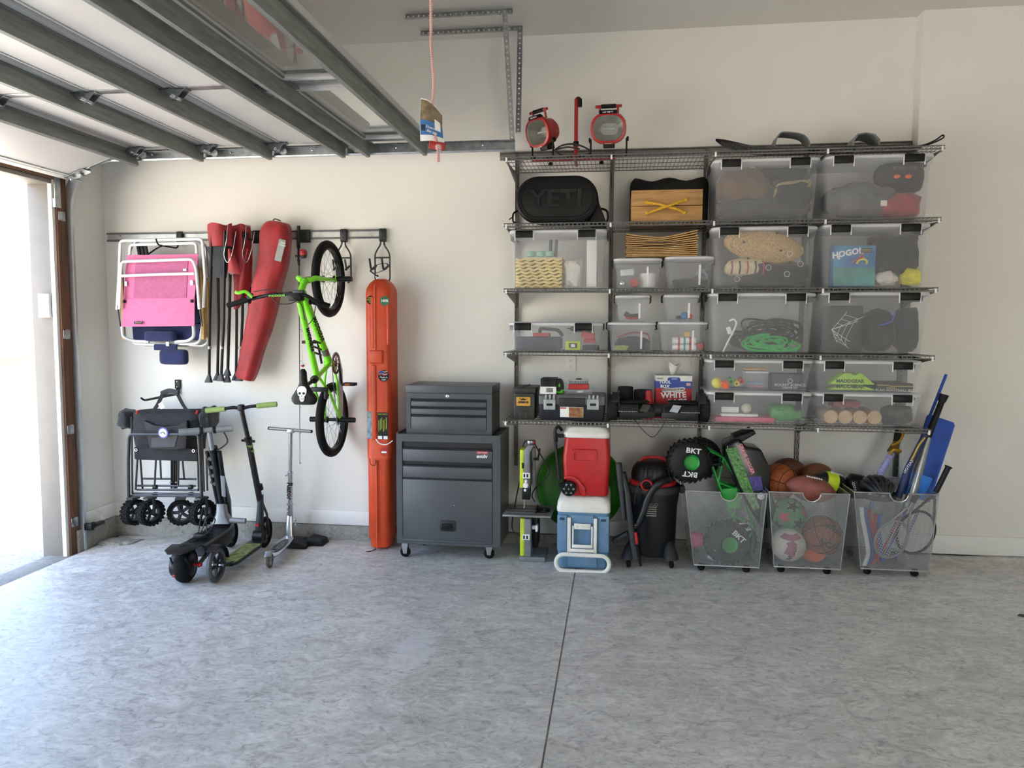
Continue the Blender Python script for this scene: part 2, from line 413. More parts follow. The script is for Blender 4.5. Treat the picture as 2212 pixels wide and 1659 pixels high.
# bottom section on the bend of the track
e0 = V((jx_[0], TY-.04, zt)); e1 = at(150, 384, TY-.06)
d = (e0-e1); d.y = 0; Lb = d.length; ang = math.atan2(d.z, d.x)
T = MX.Translation((e1.x, 0, e1.z)) @ MX.Rotation(-ang, 4, 'Y')
so = section_bits(T, Lb, [Lb-.06])
b = B(T); b.b2((-.035, SY1, -.002), (.012, SY0+.01, .05)); b.obj('weather_seal', m_white, so, .008, 3)
# hinges and rollers at each joint
def hinge(x, y, z, par, roller=False):
    b = B(); b.b2((x-.075, y-.026, z-.010), (x-.01, y+.026, z-.004)); b.b2((x+.01, y-.026, z-.010), (x+.075, y+.026, z-.004))
    for s in (-1, 1):
        b.prism([(x-.075, z-.006), (x-.02, z-.055), (x+.015, z-.062), (x+.035, z-.045), (x+.07, z-.006)], y+s*.024-.002, y+s*.024+.002)
    h = b.obj('hinge', m_galv, par)
    b = B(); b.cyl((x, y-.045, z-.038), (x, y+.045, z-.038), .011, 12)
    if roller: b.cyl((x, y+.03, z-.032), (x, TY+.005, z-.032), .006, 10)
    b.obj('hinge_pin', m_steel, h)
    if roller:
        b = B(); b.lathe([(.010, -.010), (.024, -.009), (.026, 0), (.024, .009), (.010, .010)], (x, TY+.012, z-.032), (0, 1, 0), 18); b.obj('roller', m_white, h)
for j, x in enumerate(jx_):
    hinge(x, SY0-.03, zt, root, True)
    for c in (-1.66, -2.86, -4.06): hinge(x, c, zt, root)
# bottom bracket with its cable pin, near the bend
b = B(T); b.b2((.0, SY0-.05, -.012), (.16, SY0+.012, -.004)); b.b2((.0, SY0+.004, -.03), (.17, SY0+.012, .05)); bo = b.obj('bottom_bracket', m_galv, root)
b = B(T); b.cyl((.03, SY0-.02, -.028), (.03, TY+.01, -.028), .008, 10); b.sph((.03, SY0-.02, -.028), .013, 10, 6); b.sph((.10, SY0-.01, -.02), .011, 10, 6); b.obj('cable_pin', m_steel, bo)

# tracks
def track_path(y):
    R_ = .36; xv = at(160.5, 800, TY).x; P = [V((xv, y, fz(XL)-.0)), V((xv, y, z_tr-R_))]
    for k in range(1, 13):
        a = PI/2*k/12; P.append(V((xv+R_*(1-math.cos(a)), y, z_tr-R_+R_*math.sin(a))))
    P.append(V((at(1112, 317, TY).x, y, z_tr-.004)))
    return P
def track(y, s, label):
    """C-shaped rolled steel channel, open towards the door"""
    P = track_path(y)
    prof = [(x*1.2, y) for x, y in [(-.030, -.004), (-.030, .006), (-.026, .012), (.026, .012), (.030, .006), (.030, -.012), (.022, -.016), (.022, -.011), (.026, -.009), (.026, .004), (.024, .008), (-.024, .008), (-.026, .004), (-.026, -.009), (-.022, -.011), (-.022, -.016), (-.030, -.012)]]
    def run(i0, i1, s):
        R = []
        for i in range(i0, i1):
            t = (P[min(i+1, i1-1)]-P[max(i-1, i0)]).normalized(); nrm = V((t.z, 0, -t.x))
            R.append([P[i]+nrm*a+V((0, s*c, 0)) for a, c in prof])
        b = B(); b.rings(R); return b
    o = run(0, 14, -s).obj('door_track', m_trk, None, label=label, cat='door track')
    run(13, len(P), s).obj('horizontal_rail', m_galv, o)
    return o, P
tr, TP = track(TY, 1, 'galvanised steel door track curving up beside the doorway and along the wall')
xv = TP[0].x
# reverse angle behind the vertical track, and jamb brackets
b = B(); b.b2((xv-.045, TY-.045, fz(XL)), (xv-.030, TY+.012, 2.46)); b.obj('track_angle', m_galv, tr)
for py in (470, 722, 925, 1122):
    q = at(160, py, TY); b = B(); b.b2((XL+.012, TY-.075, q.z-.035), (xv-.03, TY-.035, q.z+.035)); b.b2((XL+.010, TY-.1, q.z-.03), (XL+.016, TY-.035, q.z+.03)); b.obj('jamb_bracket', m_galv, tr, .001)
for k in range(9):
    x = -3.2+k*.29; b = B(); b.sph((x, TY-.016, z_tr), .008, 8, 6); b.obj('track_bolt', m_steel, tr)
# flag bracket at the corner
b = B(); b.b2((XL+.013, TY-.13, 2.30), (XL+.018, TY-.075, 2.60)); b.b2((XL+.013, TY-.13, 2.30), (xv-.02, TY-.125, 2.36)); b.obj('flag_bracket', m_galv, tr)

# perforated hanger angles
def perf(a, c, wv, name, label, par=None, w=.034):
    """L-shaped perforated angle from a to c; wv = direction of its visible flange"""
    a = V(a); c = V(c); t = (c-a).normalized(); wv = V(wv); wv = (wv-t*wv.dot(t)).normalized(); nn = t.cross(wv)
    L = (c-a).length; n = max(3, int(L/.034)); b = B(); st = L/n; h = .0065
    def q(p, u, k): return a+t*p+wv*u+nn*k
    th = .002
    for i in range(n):
        p0, p1 = i*st, (i+1)*st; pm = (p0+p1)/2; hole = [(pm+h*math.cos(2*PI*k/8+PI/8), w/2+h*math.sin(2*PI*k/8+PI/8)) for k in range(8)]
        out = [(p1, w/2+.008), (pm+.009, w), (pm-.009, w), (p0, w/2+.008), (p0, w/2-.008), (pm-.009, 0), (pm+.009, 0), (p1, w/2-.008)]
        vs = [q(x, y, 0) for x, y in out]+[q(x, y, 0) for x, y in hole]+[q(x, y, th) for x, y in out]+[q(x, y, th) for x, y in hole]
        fs = []
        for k in range(8):
            z = (k+1) % 8
            fs += [(k, z, 8+z, 8+k), (16+k, 24+k, 24+z, 16+z), (8+k, 8+z, 24+z, 24+k)]
        b.add(vs, fs)
        for (x0, x1, y0, y1) in ((p0, pm-.009, 0, 0), ):
            pass
        # fill corners so that the strip is continuous
        for cx, sx in ((p0, 1), (p1, -1)):
            for yy, cyy in ((0, w/2-.008), (w, w/2+.008)):
                b.add([q(cx, yy, 0), q(pm-sx*.009, yy, 0), q(cx, cyy, 0), q(cx, yy, th), q(pm-sx*.009, yy, th), q(cx, cyy, th)], [(0, 1, 2), (3, 5, 4)])
    b.add([q(0, 0, 0), q(L, 0, 0), q(L, 0, w*.8), q(0, 0, w*.8), q(0, th, 0), q(L, th, 0), q(L, th, w*.8), q(0, th, w*.8)], [(0, 1, 2, 3), (4, 7, 6, 5), (3, 2, 6, 7)])
    if par: return b.obj(name, m_galv, par)
    return b.obj(name, m_galv, None, label=label, cat='hanger')
def onceil(px, py):
    d = ray(px, py); t = (ZC-CAMH)/d.z; return V((t*d.x, t*d.y-CAMD, ZC))
hg = thing('track_hanger', 'perforated steel angle hanger holding the track end to the ceiling', 'hanger', at(1108, 316, TY+.03))
xe_ = TP[-1].x
c1a, c1b = onceil(876, 30), onceil(1108, 18)
c2a, c2b = onceil(909, 66), onceil(1129, 56)
perf(c1a+V((0, 0, -.036)), V((c1b.x, c1a.y, ZC-.036)), (0, 0, 1), 'ceiling_angle', None, hg)
perf(c2a+V((0, 0, -.036)), V((c2b.x, c2a.y, ZC-.036)), (0, 0, 1), 'ceiling_angle', None, hg)
perf((xe_-.035, TY+.025, z_tr+.0), (at(1100, 40, TY+.025).x-.03, c1a.y-.02, ZC-.01), (1, 0, 0), 'drop_angle', None, hg)
perf((xe_+.0, TY+.035, z_tr+.09), (c2b.x-.03, c2a.y-.02, ZC-.01), (1, 0, 0), 'brace_angle', None, hg)
# ------------------------------------------------------------------ wall-mounted wire shelving
SHX0, SHX1, SHF, SHB = -.724, 1.882, -.532, -.028
LV = [2.558, 2.143, 1.731, 1.327, .882]           # shelf tops
UPX = [-.708, -.050, .578, 1.229, 1.868]
m_shelf = mat('shelf_grey_metal', '8d8c8a', .38, .85, var=.08, scale=40)
m_shelfd = mat('upright_grey_metal', '75736f', .45, .7, var=.08)
b = B(); b.b2((-.83, -.004, 2.648), (1.882, -.024, 2.655)); b.b2((-.83, -.004, 2.648), (1.882, -.010, 2.702)); b.b2((-.83, -.004, 2.695), (1.882, -.026, 2.702)); b.b2((-.83, -.02, 2.66), (1.882, -.026, 2.69))
b.obj('shelving_top_track', m_shelfd, None, .001, label='long grey steel track from which the shelving uprights hang', cat='track')
names = ['first', 'second', 'third', 'fourth', 'fifth']
for i, x in enumerate(UPX):
    b = B(); z0, z1 = .49, 2.70; w = .024
    b.b2((x-w/2, -.006, z0), (x+w/2, -.003, z1))
    for s in (-1, 1): b.b2((x+s*w/2-.0015, -.026, z0), (x+s*w/2+.0015, -.003, z1))
    o = b.obj('shelving_upright', m_shelfd, None, label='grey slotted shelving upright on the wall, %s from the garage doorway side' % names[i], cat='upright', group='shelving uprights')
    f = B(); n = 42
    for k in range(n):          # the face with its two rows of slots left open
        za = z0+(z1-z0)*k/n; zb = z0+(z1-z0)*(k+1)/n; h = (zb-za)
        f.b2((x-w/2, -.026, za), (x+w/2, -.0245, za+h*.42))
        f.b2((x-.0035, -.026, za), (x+.0035, -.0245, zb))
    f.obj('slotted_face', m_shelfd, o)
def shelf(x0, x1, z, lab, ups, lvl):
    t = thing('wire_shelf', lab, 'shelf', ((x0+x1)/2, (SHF+SHB)/2, z-.02), group='wall-mounted wire shelves')
    b = B()
    for (y, zz, r) in ((SHF, z-.003, .0042), (SHF, z-.021, .0042), (SHB, z-.003, .0035), (-.40, z-.009, .003), (-.28, z-.009, .003), (-.16, z-.009, .003)):
        b.cyl((x0, y, zz), (x1, y, zz), r, 6)
    b.obj('rail', m_shelf, t)
    b = B(); n = int((x1-x0)/.0254)
    for k in range(n+1):
        x = x0+.003+(x1-x0-.006)*k/n
        b.tube([(x, SHB, z-.003), (x, SHF, z-.003), (x, SHF, z-.021)], .0018, 4, False)
    b.obj('wire_deck', m_shelf, t, kind='stuff')
    for i in ups:
        x = UPX[i]; c = B()
        c.prism([(-.027, z-.010), (SHF+.004, z-.026), (SHF-.004, z-.030), (SHF+.04, z-.034), (-.12, z-.085), (-.027, z-.115)], x-.0022, x+.0022, 'x')
        c.b2((x-.006, SHF+.0, z-.034), (x+.006, -.10, z-.027))
        o = c.obj('shelf_bracket', m_shelf, None, label='grey shelf bracket on the %s upright holding the %s shelf' % (names[i], lvl), cat='bracket', group='shelf brackets')
        c = B(); c.b2((x-.006, SHF-.008, z-.033), (x+.006, SHF+.012, z-.027)); c.b2((x-.006, SHF-.009, z-.033), (x+.006, SHF-.0045, z-.006)); c.obj('bracket_tip', m_white, o, .0015)
lv_names = ['top', 'second', 'third', 'fourth', 'lowest']
xm = UPX[2]-.012
cont = [('under the work lights', 'under the long water ski'), ('under the black cooler and wooden crate', 'under the totes of winter clothing'), ('under the tote of yellow pads', 'under the totes with straw hat and game box'),
        ('under the tool tote and four small boxes', 'under the totes of cords'), ('under the ammo can and hoverboard', 'under four stacked shallow totes')]
for i, z in enumerate(LV):
    shelf(SHX0, xm-.003, z, 'grey wire shelf %s, %s' % (cont[i][0], lv_names[i]+' left'), (0, 1), lv_names[i])
    shelf(xm+.003, SHX1, z, 'grey wire shelf %s, %s' % (cont[i][1], lv_names[i]+' right'), (2, 3, 4), lv_names[i])

# ------------------------------------------------------------------ clear totes
def frosted(name, tr, col=(.93, .94, .96), rough=.3):
    m = bpy.data.materials.new(name); m.use_nodes = True; nt = m.node_tree; n = nt.nodes; l = nt.links
    b = n['Principled BSDF']; b.inputs['Base Color'].default_value = (*col, 1); b.inputs['Roughness'].default_value = rough
    t = n.new('ShaderNodeBsdfTransparent'); t.inputs[0].default_value = (*col, 1); mx = n.new('ShaderNodeMixShader')
    tl = n.new('ShaderNodeBsdfTranslucent'); tl.inputs[0].default_value = (*col, 1); m2 = n.new('ShaderNodeMixShader'); m2.inputs[0].default_value = .4
    nz = n.new('ShaderNodeTexNoise'); nz.inputs['Scale'].default_value = 6; mr = n.new('ShaderNodeMapRange')
    mr.inputs['To Min'].default_value = tr-.01; mr.inputs['To Max'].default_value = tr+.01
    l.new(nz.outputs['Fac'], mr.inputs['Value']); l.new(mr.outputs[0], mx.inputs[0])
    l.new(b.outputs[0], m2.inputs[1]); l.new(tl.outputs[0], m2.inputs[2]); l.new(m2.outputs[0], mx.inputs[1]); l.new(t.outputs[0], mx.inputs[2])
    l.new(mx.outputs[0], n['Material Output'].inputs['Surface']); MATS[name] = m; return m
m_tote = frosted('frosted_tote_plastic', .785)
m_lid = frosted('frosted_lid_plastic', .12)
m_clip = mat('white_clip_plastic', 'd8d8da', .4, var=.02)
TOTES = {}
def tote(key, pl, pr, pt, zb, label, Y=-.512, dep=.455, big=True, group='clear latching totes on the shelves'):
    """front rim from pixel columns pl..pr, lid top at pixel row pt, standing on height zb"""
    xl = at(pl, pt, Y).x; xr = at(pr, pt, Y).x; ztop = at((pl+pr)/2, pt, Y).z; cx = (xl+xr)/2; w = xr-xl; h = ztop-zb; cy = Y+dep/2
    t = thing('storage_tote' if big else 'storage_box', label, 'storage box', (cx, cy, zb), group=group)
    lh = .026 if big else .022; rim = .010; tp = .028 if big else .024
    def ring(ins, z, r): return [(cx+a, cy+c, z) for a, c in rrect(w-2*ins, dep-2*ins, r, 4)]
    zr = zb+h-lh
    b = B(); b.rings([ring(tp+.018, zb+.001, .03), ring(tp+.004, zb+.006, .035), ring(tp, zb+.02, .04), ring(.014, zr-.035, .045), ring(.006, zr-.033, .047), ring(.005, zr, .047)], False)
    fl_ = len(b.v); n = len(ring(0, 0, .03)); b.f.append(tuple(range(n-1, -1, -1)))
    body = b.obj('body', m_tote, t, ang=50)
    b = B(); b.rings([ring(.004, zr+.001, .047), ring(0, zr+.004, .05), ring(0, zr+lh*.62, .05), ring(.006, zr+lh*.8, .048), ring(.02, zr+lh*.8, .045), ring(.03, zr+lh, .04), ring(.05, zr+lh, .04)])
    b.obj('lid', m_lid, t, ang=50)
    if big:
        for fx in (.165, .80):
            x = xl+w*fx; lw = min(.122, w*.175)
            b = B(); b.prism([(Y-.001, zr+lh*.7), (Y-.012, zr+lh*.66), (Y-.016, zr+.002), (Y-.014, zr-.026), (Y-.006, zr-.030), (Y-.002, zr-.024)], x-lw/2, x+lw/2, 'x')
            lo = b.obj('latch', m_black, t, .003)
            for s in (-1, 1):
                b = B(); b.b2((x+s*(lw/2+.004)-.003, Y-.010, zr-.046), (x+s*(lw/2+.004)+.003, Y-.001, zr+lh*.5)); b.obj('latch_hinge', m_clip, lo, .001)
        for s in (-1, 1):
            b = B(); X = cx+s*w/2
            b.prism([(X+s*.0005, zr+lh*.7), (X+s*.006, zr+lh*.6), (X+s*.007, zr-.012), (X+s*.005, zr-.03), (X+s*.001, zr-.026)], cy-.07, cy+.07)
            b.obj('latch', m_black, t, .003)
    else:
        for s in (-1, 1):
            X = cx+s*w/2; b = B()
            b.tube(corner([(X-s*.004, cy-.05, zr+lh*.75), (X+s*.007, cy-.05, zr+lh*.7), (X+s*.008, cy-.05, zr-.022), (X+s*.002, cy-.05, zr-.03)], .008), .0035, 6)
            b.tube(corner([(X-s*.004, cy+.05, zr+lh*.75), (X+s*.007, cy+.05, zr+lh*.7), (X+s*.008, cy+.05, zr-.022), (X+s*.002, cy+.05, zr-.03)], .008), .0035, 6)
            b.b2((X+s*.004, cy-.055, zr-.026), (X+s*.010, cy+.055, zr-.012))
            b.obj('latch', m_black, t)
        b = B(); x = xl+w*.70; b.rings([[(x-.006, Y+tp+.004, zb+.02), (x+.006, Y+tp+.004, zb+.02), (x+.006, Y+tp-.004, zb+.02), (x-.006, Y+tp-.004, zb+.02)], [(x-.006, Y+.016, zr-.035), (x+.006, Y+.016, zr-.035), (x+.006, Y+.009, zr-.035), (x-.006, Y+.009, zr-.035)]])
        b.obj('rib', m_clip, body)
    TOTES[key] = dict(x0=xl+tp+.008, x1=xr-tp-.008, y0=Y+tp+.008, y1=Y+dep-tp-.008, z0=zb+.008, z1=zr-.01, w=w, zr=zr, ztop=ztop, t=t, Y=Y)
    return t
E1 = .003
tote('G', 1542, 1777, 339, LV[1]+E1, 'clear tote of brown and charcoal work clothes, left on the second shelf')
tote('H', 1784, 2024, 331, LV[1]+E1, 'clear tote with dark helmet and folded red jacket, right on the second shelf')
tote('I', 1538, 1771, 487, LV[2]+E1, 'clear tote holding a tan straw hat and black bag')
tote('J', 1778, 2016, 481, LV[2]+E1, 'clear tote with turquoise game box and yellow swim gear')
tote('K', 1534, 1767, 631, LV[3]+E1, 'clear tote of black cables with a coiled bright green cord')
tote('L', 1774, 2015, 629, LV[3]+E1, 'clear tote filled with black bags and a black case')
tote('O', 1527, 1758, 846, LV[4]+E1, 'shallow clear tote with pink case and green toy, beside the hoverboard')
tote('P', 1762, 1997, 849, LV[4]+E1, 'shallow clear tote with four round wooden log ends')
tote('M', 1527, 1760, 776, TOTES['O']['ztop']+.002, 'shallow clear tote of bright toy balls and a dark blue science box')
tote('N', 1765, 1998, 778, TOTES['P']['ztop']+.002, 'shallow clear tote with two lime green ramps and a black football kit')
tote('T1', 1098, 1311, 494, LV[2]+E1, 'clear tote of pale yellow pads and a white cloth')
tote('T2', 1096, 1302, 695, LV[3]+E1, 'long shallow clear tote of drills and cordless tools')
tote('A', 1325, 1432, 556, LV[2]+E1, 'small clear box with a red can and white roll, under the cardboard', -.49, .33, False, 'small clear boxes')
tote('Bx', 1437, 1546, 552, LV[2]+E1, 'small clear box with dark parts and a steel ring, under the cardboard', -.49, .33, False, 'small clear boxes')
tote('E', 1312, 1418, 695, LV[3]+E1, 'small clear box with a red strap and dark tools', -.49, .33, False, 'small clear boxes')
tote('F', 1423, 1531, 694, LV[3]+E1, 'small clear box with white tubes and a small amber square', -.49, .33, False, 'small clear boxes')
tote('C', 1329, 1405, 636, TOTES['E']['ztop']+.002, 'smallest clear box with dark pliers, stacked above the red strap box', -.47, .28, False, 'small clear boxes')
tote('D', 1435, 1513, 635, TOTES['F']['ztop']+.002, 'smallest clear box with a blue ball, stacked above the white tubes box', -.47, .28, False, 'small clear boxes')
# ------------------------------------------------------------------ what is inside the totes (each thing lies on its own)
def fab(name, col, var=.18): return mat(name, col, .9, var=var, scale=12, bump=1., bscale=22, sheen=.2)
f_brown = fab('brown_canvas', '634a36'); f_char = fab('charcoal_fabric', '34363a'); f_tan = fab('tan_fleece', '9b8a68'); f_denim = fab('dark_denim', '262b33')
f_blk = fab('black_fabric', '131416'); f_red = fab('dusty_red_fabric', '9c3842'); f_yel = fab('yellow_fabric', 'e3d93a'); f_wht = fab('white_cloth', 'd3cdc4', .06); f_gry = fab('grey_fabric', '55565a')
f_grn = fab('green_fabric', '3fae5a'); f_org = mat('orange_plastic', 'f0641e', .4); f_tag = mat('tag_label', 'd8d2c6', .7)
def gar(tk, px, py, Y, r, m, seed, label, name='garment', cat='clothing', amp=.28, fr=1.7, rest=True):
    c = at(px, py, Y); q = TOTES[tk]; b = B()
    b.blob(c, r, seed, amp, fr, 28, 18)
    for p in b.v:                       # keeps inside its tote
        p.x = min(max(p.x, q['x0']+.004), q['x1']-.004); p.y = min(max(p.y, q['y0']+.004), q['y1']-.004); p.z = min(max(p.z, q['z0']+.003), q['z1']-.004)
    return b.obj(name, m, None, ang=60, label=label, cat=cat)
def plate(par, c, w, h, m, right=(1, 0, 0), up=(0, 0, 1), name='tag', t=.002):
    r = V(right).normalized(); u = V(up); u = (u-r*u.dot(r)).normalized(); n = r.cross(u); c = V(c); b = B()
    b.rings([[c+r*a+u*d+n*k for a, d in rrect(w, h, min(w, h)*.06, 2)] for k in (0, t)])
    return b.obj(name, m, par)
def inbox(tk, x0, x1, z0, z1, Y, dep, m, name, label, cat, bev=.003):
    b = B(); b.b2((x0, Y, z0), (x1, Y+dep, z1)); return b.obj(name, m, None, bev, label=label, cat=cat)
# tote G
gar('G', 1605, 405, -.36, (.165, .11, .10), f_brown, 1, 'brown canvas jacket folded in the top left tote')
o = gar('G', 1660, 382, -.24, (.25, .11, .13), f_char, 2, 'charcoal garment with pale tag behind the brown jacket')
plate(o, at(1626, 367, -.352), .036, .036, f_tag)
o = gar('G', 1708, 425, -.40, (.155, .08, .095), f_denim, 3, 'dark boots with tan fleece lining in the tote', 'lined_boots', 'boots')
b = B(); b.tube(bez([at(1672, 430, -.455), at(1680, 402, -.455), at(1700, 396, -.46), at(1742, 392, -.455), at(1748, 400, -.455), at(1735, 425, -.455), at(1752, 438, -.45)]), .011, 8); b.obj('fleece_trim', f_tan, o)
gar('G', 1655, 452, -.33, (.28, .15, .07), f_char, 4, 'dark grey garments lying at the bottom of the brown jacket tote')
# tote H
gar('H', 1858, 435, -.33, (.21, .13, .10), f_gry, 5, 'grey folded sweater in the helmet tote')
o = gar('H', 1945, 385, -.36, (.145, .10, .105), f_blk, 6, 'black winter helmet bag with printed front', 'helmet_bag', 'bag', .12)
text('RESERVOIR', o, at(1955, 363, -.468), .028, mat('faded_print', '6f6c68'), up=(0, 0, 1))
b = B()
for p in (1938, 1962): b.sph(at(p, 381, -.463), .018, 12, 8, (1.1, .25, .7))
b.obj('goggle_lens', f_org, o)
o = gar('H', 1940, 445, -.37, (.135, .10, .07), f_red, 7, 'dusty red folded jacket with a white tag')
plate(o, at(1909, 439, -.475), .036, .034, f_tag)
# tote I: straw hat, striped bag, black bag with rings
m_straw = mat('woven_straw', 'c9a974', .85, var=.22, scale=90, bump=.9, bscale=140)
def straw():
    b = B(); c = at(1649, 532, -.40); T = MX.Translation(c) @ MX.Rotation(math.radians(9), 4, 'Y') @ MX.Rotation(math.radians(18), 4, 'X')
    R = []
    for a, y in ((.02, -.062), (.10, -.060), (.18, -.052), (.222, -.036), (.245, -.005), (.24, .02), (.20, .05), (.1, .055)):
        R.append([T @ V((a*1.0*math.cos(2*PI*k/40), y, min(a*.46, .098)*math.sin(2*PI*k/40))) for k in range(40)])
    b.rings(R); o = b.obj('straw_hat', m_straw, None, ang=60, label='tan woven straw hat lying on top in a clear tote', cat='hat')
    for j in range(7):
        a = .05+.026*j; bb = B(); bb.tube([T @ V((a*math.cos(2*PI*k/40), -.0625+.00019*(j**2.4), min(a*.46, .096)*math.sin(2*PI*k/40))) for k in range(40)], .0032, 5, False, True); bb.obj('straw_coil', m_straw, o)
    for (px, py) in ((1607, 523), (1678, 504), (1687, 541), (1616, 558)):
        bb = B(); p = at(px, py, -.462); bb.sph(p, .008, 10, 6); bb.obj('eyelet', m_black, o)
straw()
m_strip = mat('striped_canvas', 'd9c9a6', .85)
o = gar('I', 1610, 578, -.385, (.125, .085, .055), m_strip, 11, 'striped beach bag with red and cream bands under the straw hat', 'beach_bag', 'bag', .12)
for k in range(5):
    p = at(1580+k*17, 578, -.474); b = B(); b.strap([p+V((0, 0, -.04)), p+V((.006, -.004, 0)), p+V((.002, .004, .04))], .010, .003, (1, 0, 0)); b.obj('stripe', f_red if k % 2 == 0 else f_denim, o)
o = gar('I', 1675, 595, -.36, (.24, .12, .085), f_blk, 12, 'black bag printed with pale rings in the straw hat tote', 'bag', 'bag')
for (px, py) in ((1706, 548), (1729, 570), (1700, 592), (1660, 578), (1592, 603)):
    b = B(); b.torus(at(px, py, -.472), .016, .0014, (0, 1, 0), 20, 5); b.obj('ring_print', m_wht, o)
# tote J: game box and swim gear
m_turq = mat('turquoise_print', '2b93b5', .45, var=.25, scale=9, col2='1c4f9a')
c0 = at(1799, 592, -.455); c1 = at(1893, 530, -.455)
gb = thing('game_box', 'blue and turquoise pool float box with a swimmer on its front', 'box', ((c0.x+c1.x)/2, -.40, TOTES['J']['z0']))
b = B(); b.b2((c0.x, -.455, TOTES['J']['z0']), (c1.x, -.36, c1.z)); b.obj('carton', m_turq, gb, .003)
b = B(); b.b2((c0.x+.002, -.457, TOTES['J']['z0']+.005), (c1.x-.002, -.4545, at(1850, 578, -.455).z)); b.obj('water_print', mat('pool_green_print', '2f8f8d', .4, var=.2, scale=12), gb)
for s_, px_, py_, z_ in (('H', 1804, 552, .050), ('2', 1812, 557, .024), ('OGO!', 1835, 546, .050)): text(s_, gb, at(px_, py_, -.459), z_, m_wht, (1, 0, .18), bold=.002, shear=.1)
plate(gb, at(1873, 541, -.4585), .058, .026, m_ink, name='printed_panel')
text('PLEASURE FUN\nIN THE SUN!', gb, at(1873, 541, -.4605), .0085, m_yelink if 'm_yelink' in globals() else mat('yellow_ink', 'e8cf5a'))
# a swimmer lying on a ring, printed
m_skin = mat('printed_skin', 'c98d6a', .6)
b = B(); b.tube(bez([at(1838, 569, -.459), at(1847, 563, -.459), at(1856, 560, -.459), at(1868, 556, -.459)]), [.004]*8*3+[.005], 6); b.obj('printed_legs', m_skin, gb)
b = B(); b.tube(bez([at(1852, 563, -.46), at(1858, 557, -.46), at(1861, 552, -.46)]), .009, 6); b.obj('printed_swimsuit', m_red, gb)
b = B(); b.sph(at(1863, 547.5, -.46), .007, 10, 6, (1, .3, 1)); b.obj('printed_head', m_skin, gb)
b = B(); b.torus(at(1862, 568, -.458), .028, .007, (0, 1, .9), 20, 6, .5); b.obj('printed_float', mat('float_yellow', 'e9d353'), gb)
gar('J', 1938, 550, -.33, (.16, .12, .12), f_blk, 15, 'black wetsuits bunched beside the game box')
gar('J', 1912, 528, -.28, (.10, .07, .055), fab('maroon_fabric', '5c2f35'), 16, 'maroon cloth behind the black wetsuits')
gar('J', 1972, 598, -.40, (.085, .07, .052), f_yel, 17, 'yellow swim vest at the right end of the tote', 'swim_vest', 'swim vest')
gar('J', 1912, 602, -.42, (.065, .05, .042), f_wht, 18, 'white cloth beside the yellow swim vest', 'cloth', 'cloth')
gar('J', 1925, 585, -.36, (.07, .05, .035), f_grn, 19, 'green mesh bag above the white cloth', 'mesh_bag', 'bag')
# tote K: cords
def coil(tk, c, rx, ry, rz, turns, r, m, seed, label, name='cord', cat='cord', tilt=.6):
    rnd = random.Random(seed); P = []; q = TOTES[tk]
    for k in range(turns*10+1):
        a = 2*PI*k/10; w = .65+.35*math.sin(a*.37+seed)
        P.append(V((c.x+rx*w*math.cos(a)+rnd.uniform(-.012, .012), c.y+ry*w*math.sin(a)*.5+rnd.uniform(-.02, .02), c.z+rz*math.sin(a*1.0+.5*math.sin(a*.21+seed))*w+rnd.uniform(-.008, .008))))
    P = bez(P, 3)
    for p in P: p.x = min(max(p.x, q['x0']+r), q['x1']-r); p.y = min(max(p.y, q['y0']+r), q['y1']-r); p.z = min(max(p.z, q['z0']+r), q['z1']-r)
    b = B(); b.tube(P, r, 6); return b.obj(name, m, None, label=label, cat=cat)
m_gcord = mat('green_cord', '2fc257', .45); m_kcord = mat('black_cord', '15161a', .5)
coil('K', at(1665, 742, -.40), .17, .12, .055, 8, .0065, m_gcord, 3, 'bright green extension cord coiled at the front of its tote')
coil('K', at(1670, 715, -.30), .20, .16, .075, 12, .0065, m_kcord, 5, 'black power cables heaped behind the green cord')
coil('K', at(1640, 735, -.25), .20, .14, .06, 10, .008, m_kcord, 8, 'thick black cable at the back of the cord tote')
b = B(); b.tube(bez([at(1562, 760, -.455), at(1574, 735, -.46), at(1590, 702, -.45), at(1586, 690, -.44), at(1576, 693, -.42)]), .006, 8); o = b.obj('power_strip_cord', m_white, None, label='white flat plug cord standing at the left of the cord tote', cat='cord')
b = B(); p = at(1575, 714, -.455); b.box(p, (.028, .016, .046), MX.Rotation(-.35, 3, 'Y')); b.obj('plug', m_white, o, .005)
# tote L
b = B(); p0, p1 = at(1796, 762, -.45), at(1855, 660, -.45); b.b2((p0.x, -.45, TOTES['L']['z0']), (p1.x+.03, -.2, p1.z)); o = b.obj('black_case', m_black, None, .012, label='black case printed with a white web pattern in the black bag tote', cat='case')
hub = at(1797, 712, -.4525)
web = [at(px, py, -.4525) for px, py in ((1830, 674), (1868, 683), (1853, 694), (1835, 738), (1832, 752), (1808, 740))]
b = B()
for w_ in web: b.tube([hub, w_], .0012, 4)
for f_ in (.35, .6, .85):
    b.tube(bez([hub.lerp(w_, f_*(.92 if k % 2 else 1)) for k, w_ in enumerate(web)], 4), .001, 4)
b.obj('web_print', m_wht, o)
gar('L', 1895, 715, -.33, (.10, .11, .13), f_blk, 21, 'black padded bag in the middle of its tote', 'padded_bag', 'bag', .15)
o = gar('L', 1960, 712, -.33, (.085, .11, .14), f_denim, 22, 'dark rucksack at the right end of the black bag tote', 'rucksack', 'bag', .12)
b = B(); b.tube(bez([at(1898, 703, -.44), at(1925, 695, -.455), at(1935, 672, -.45)]), .004, 6); b.obj('piping', mat('blue_piping', '3b5fc0'), o)
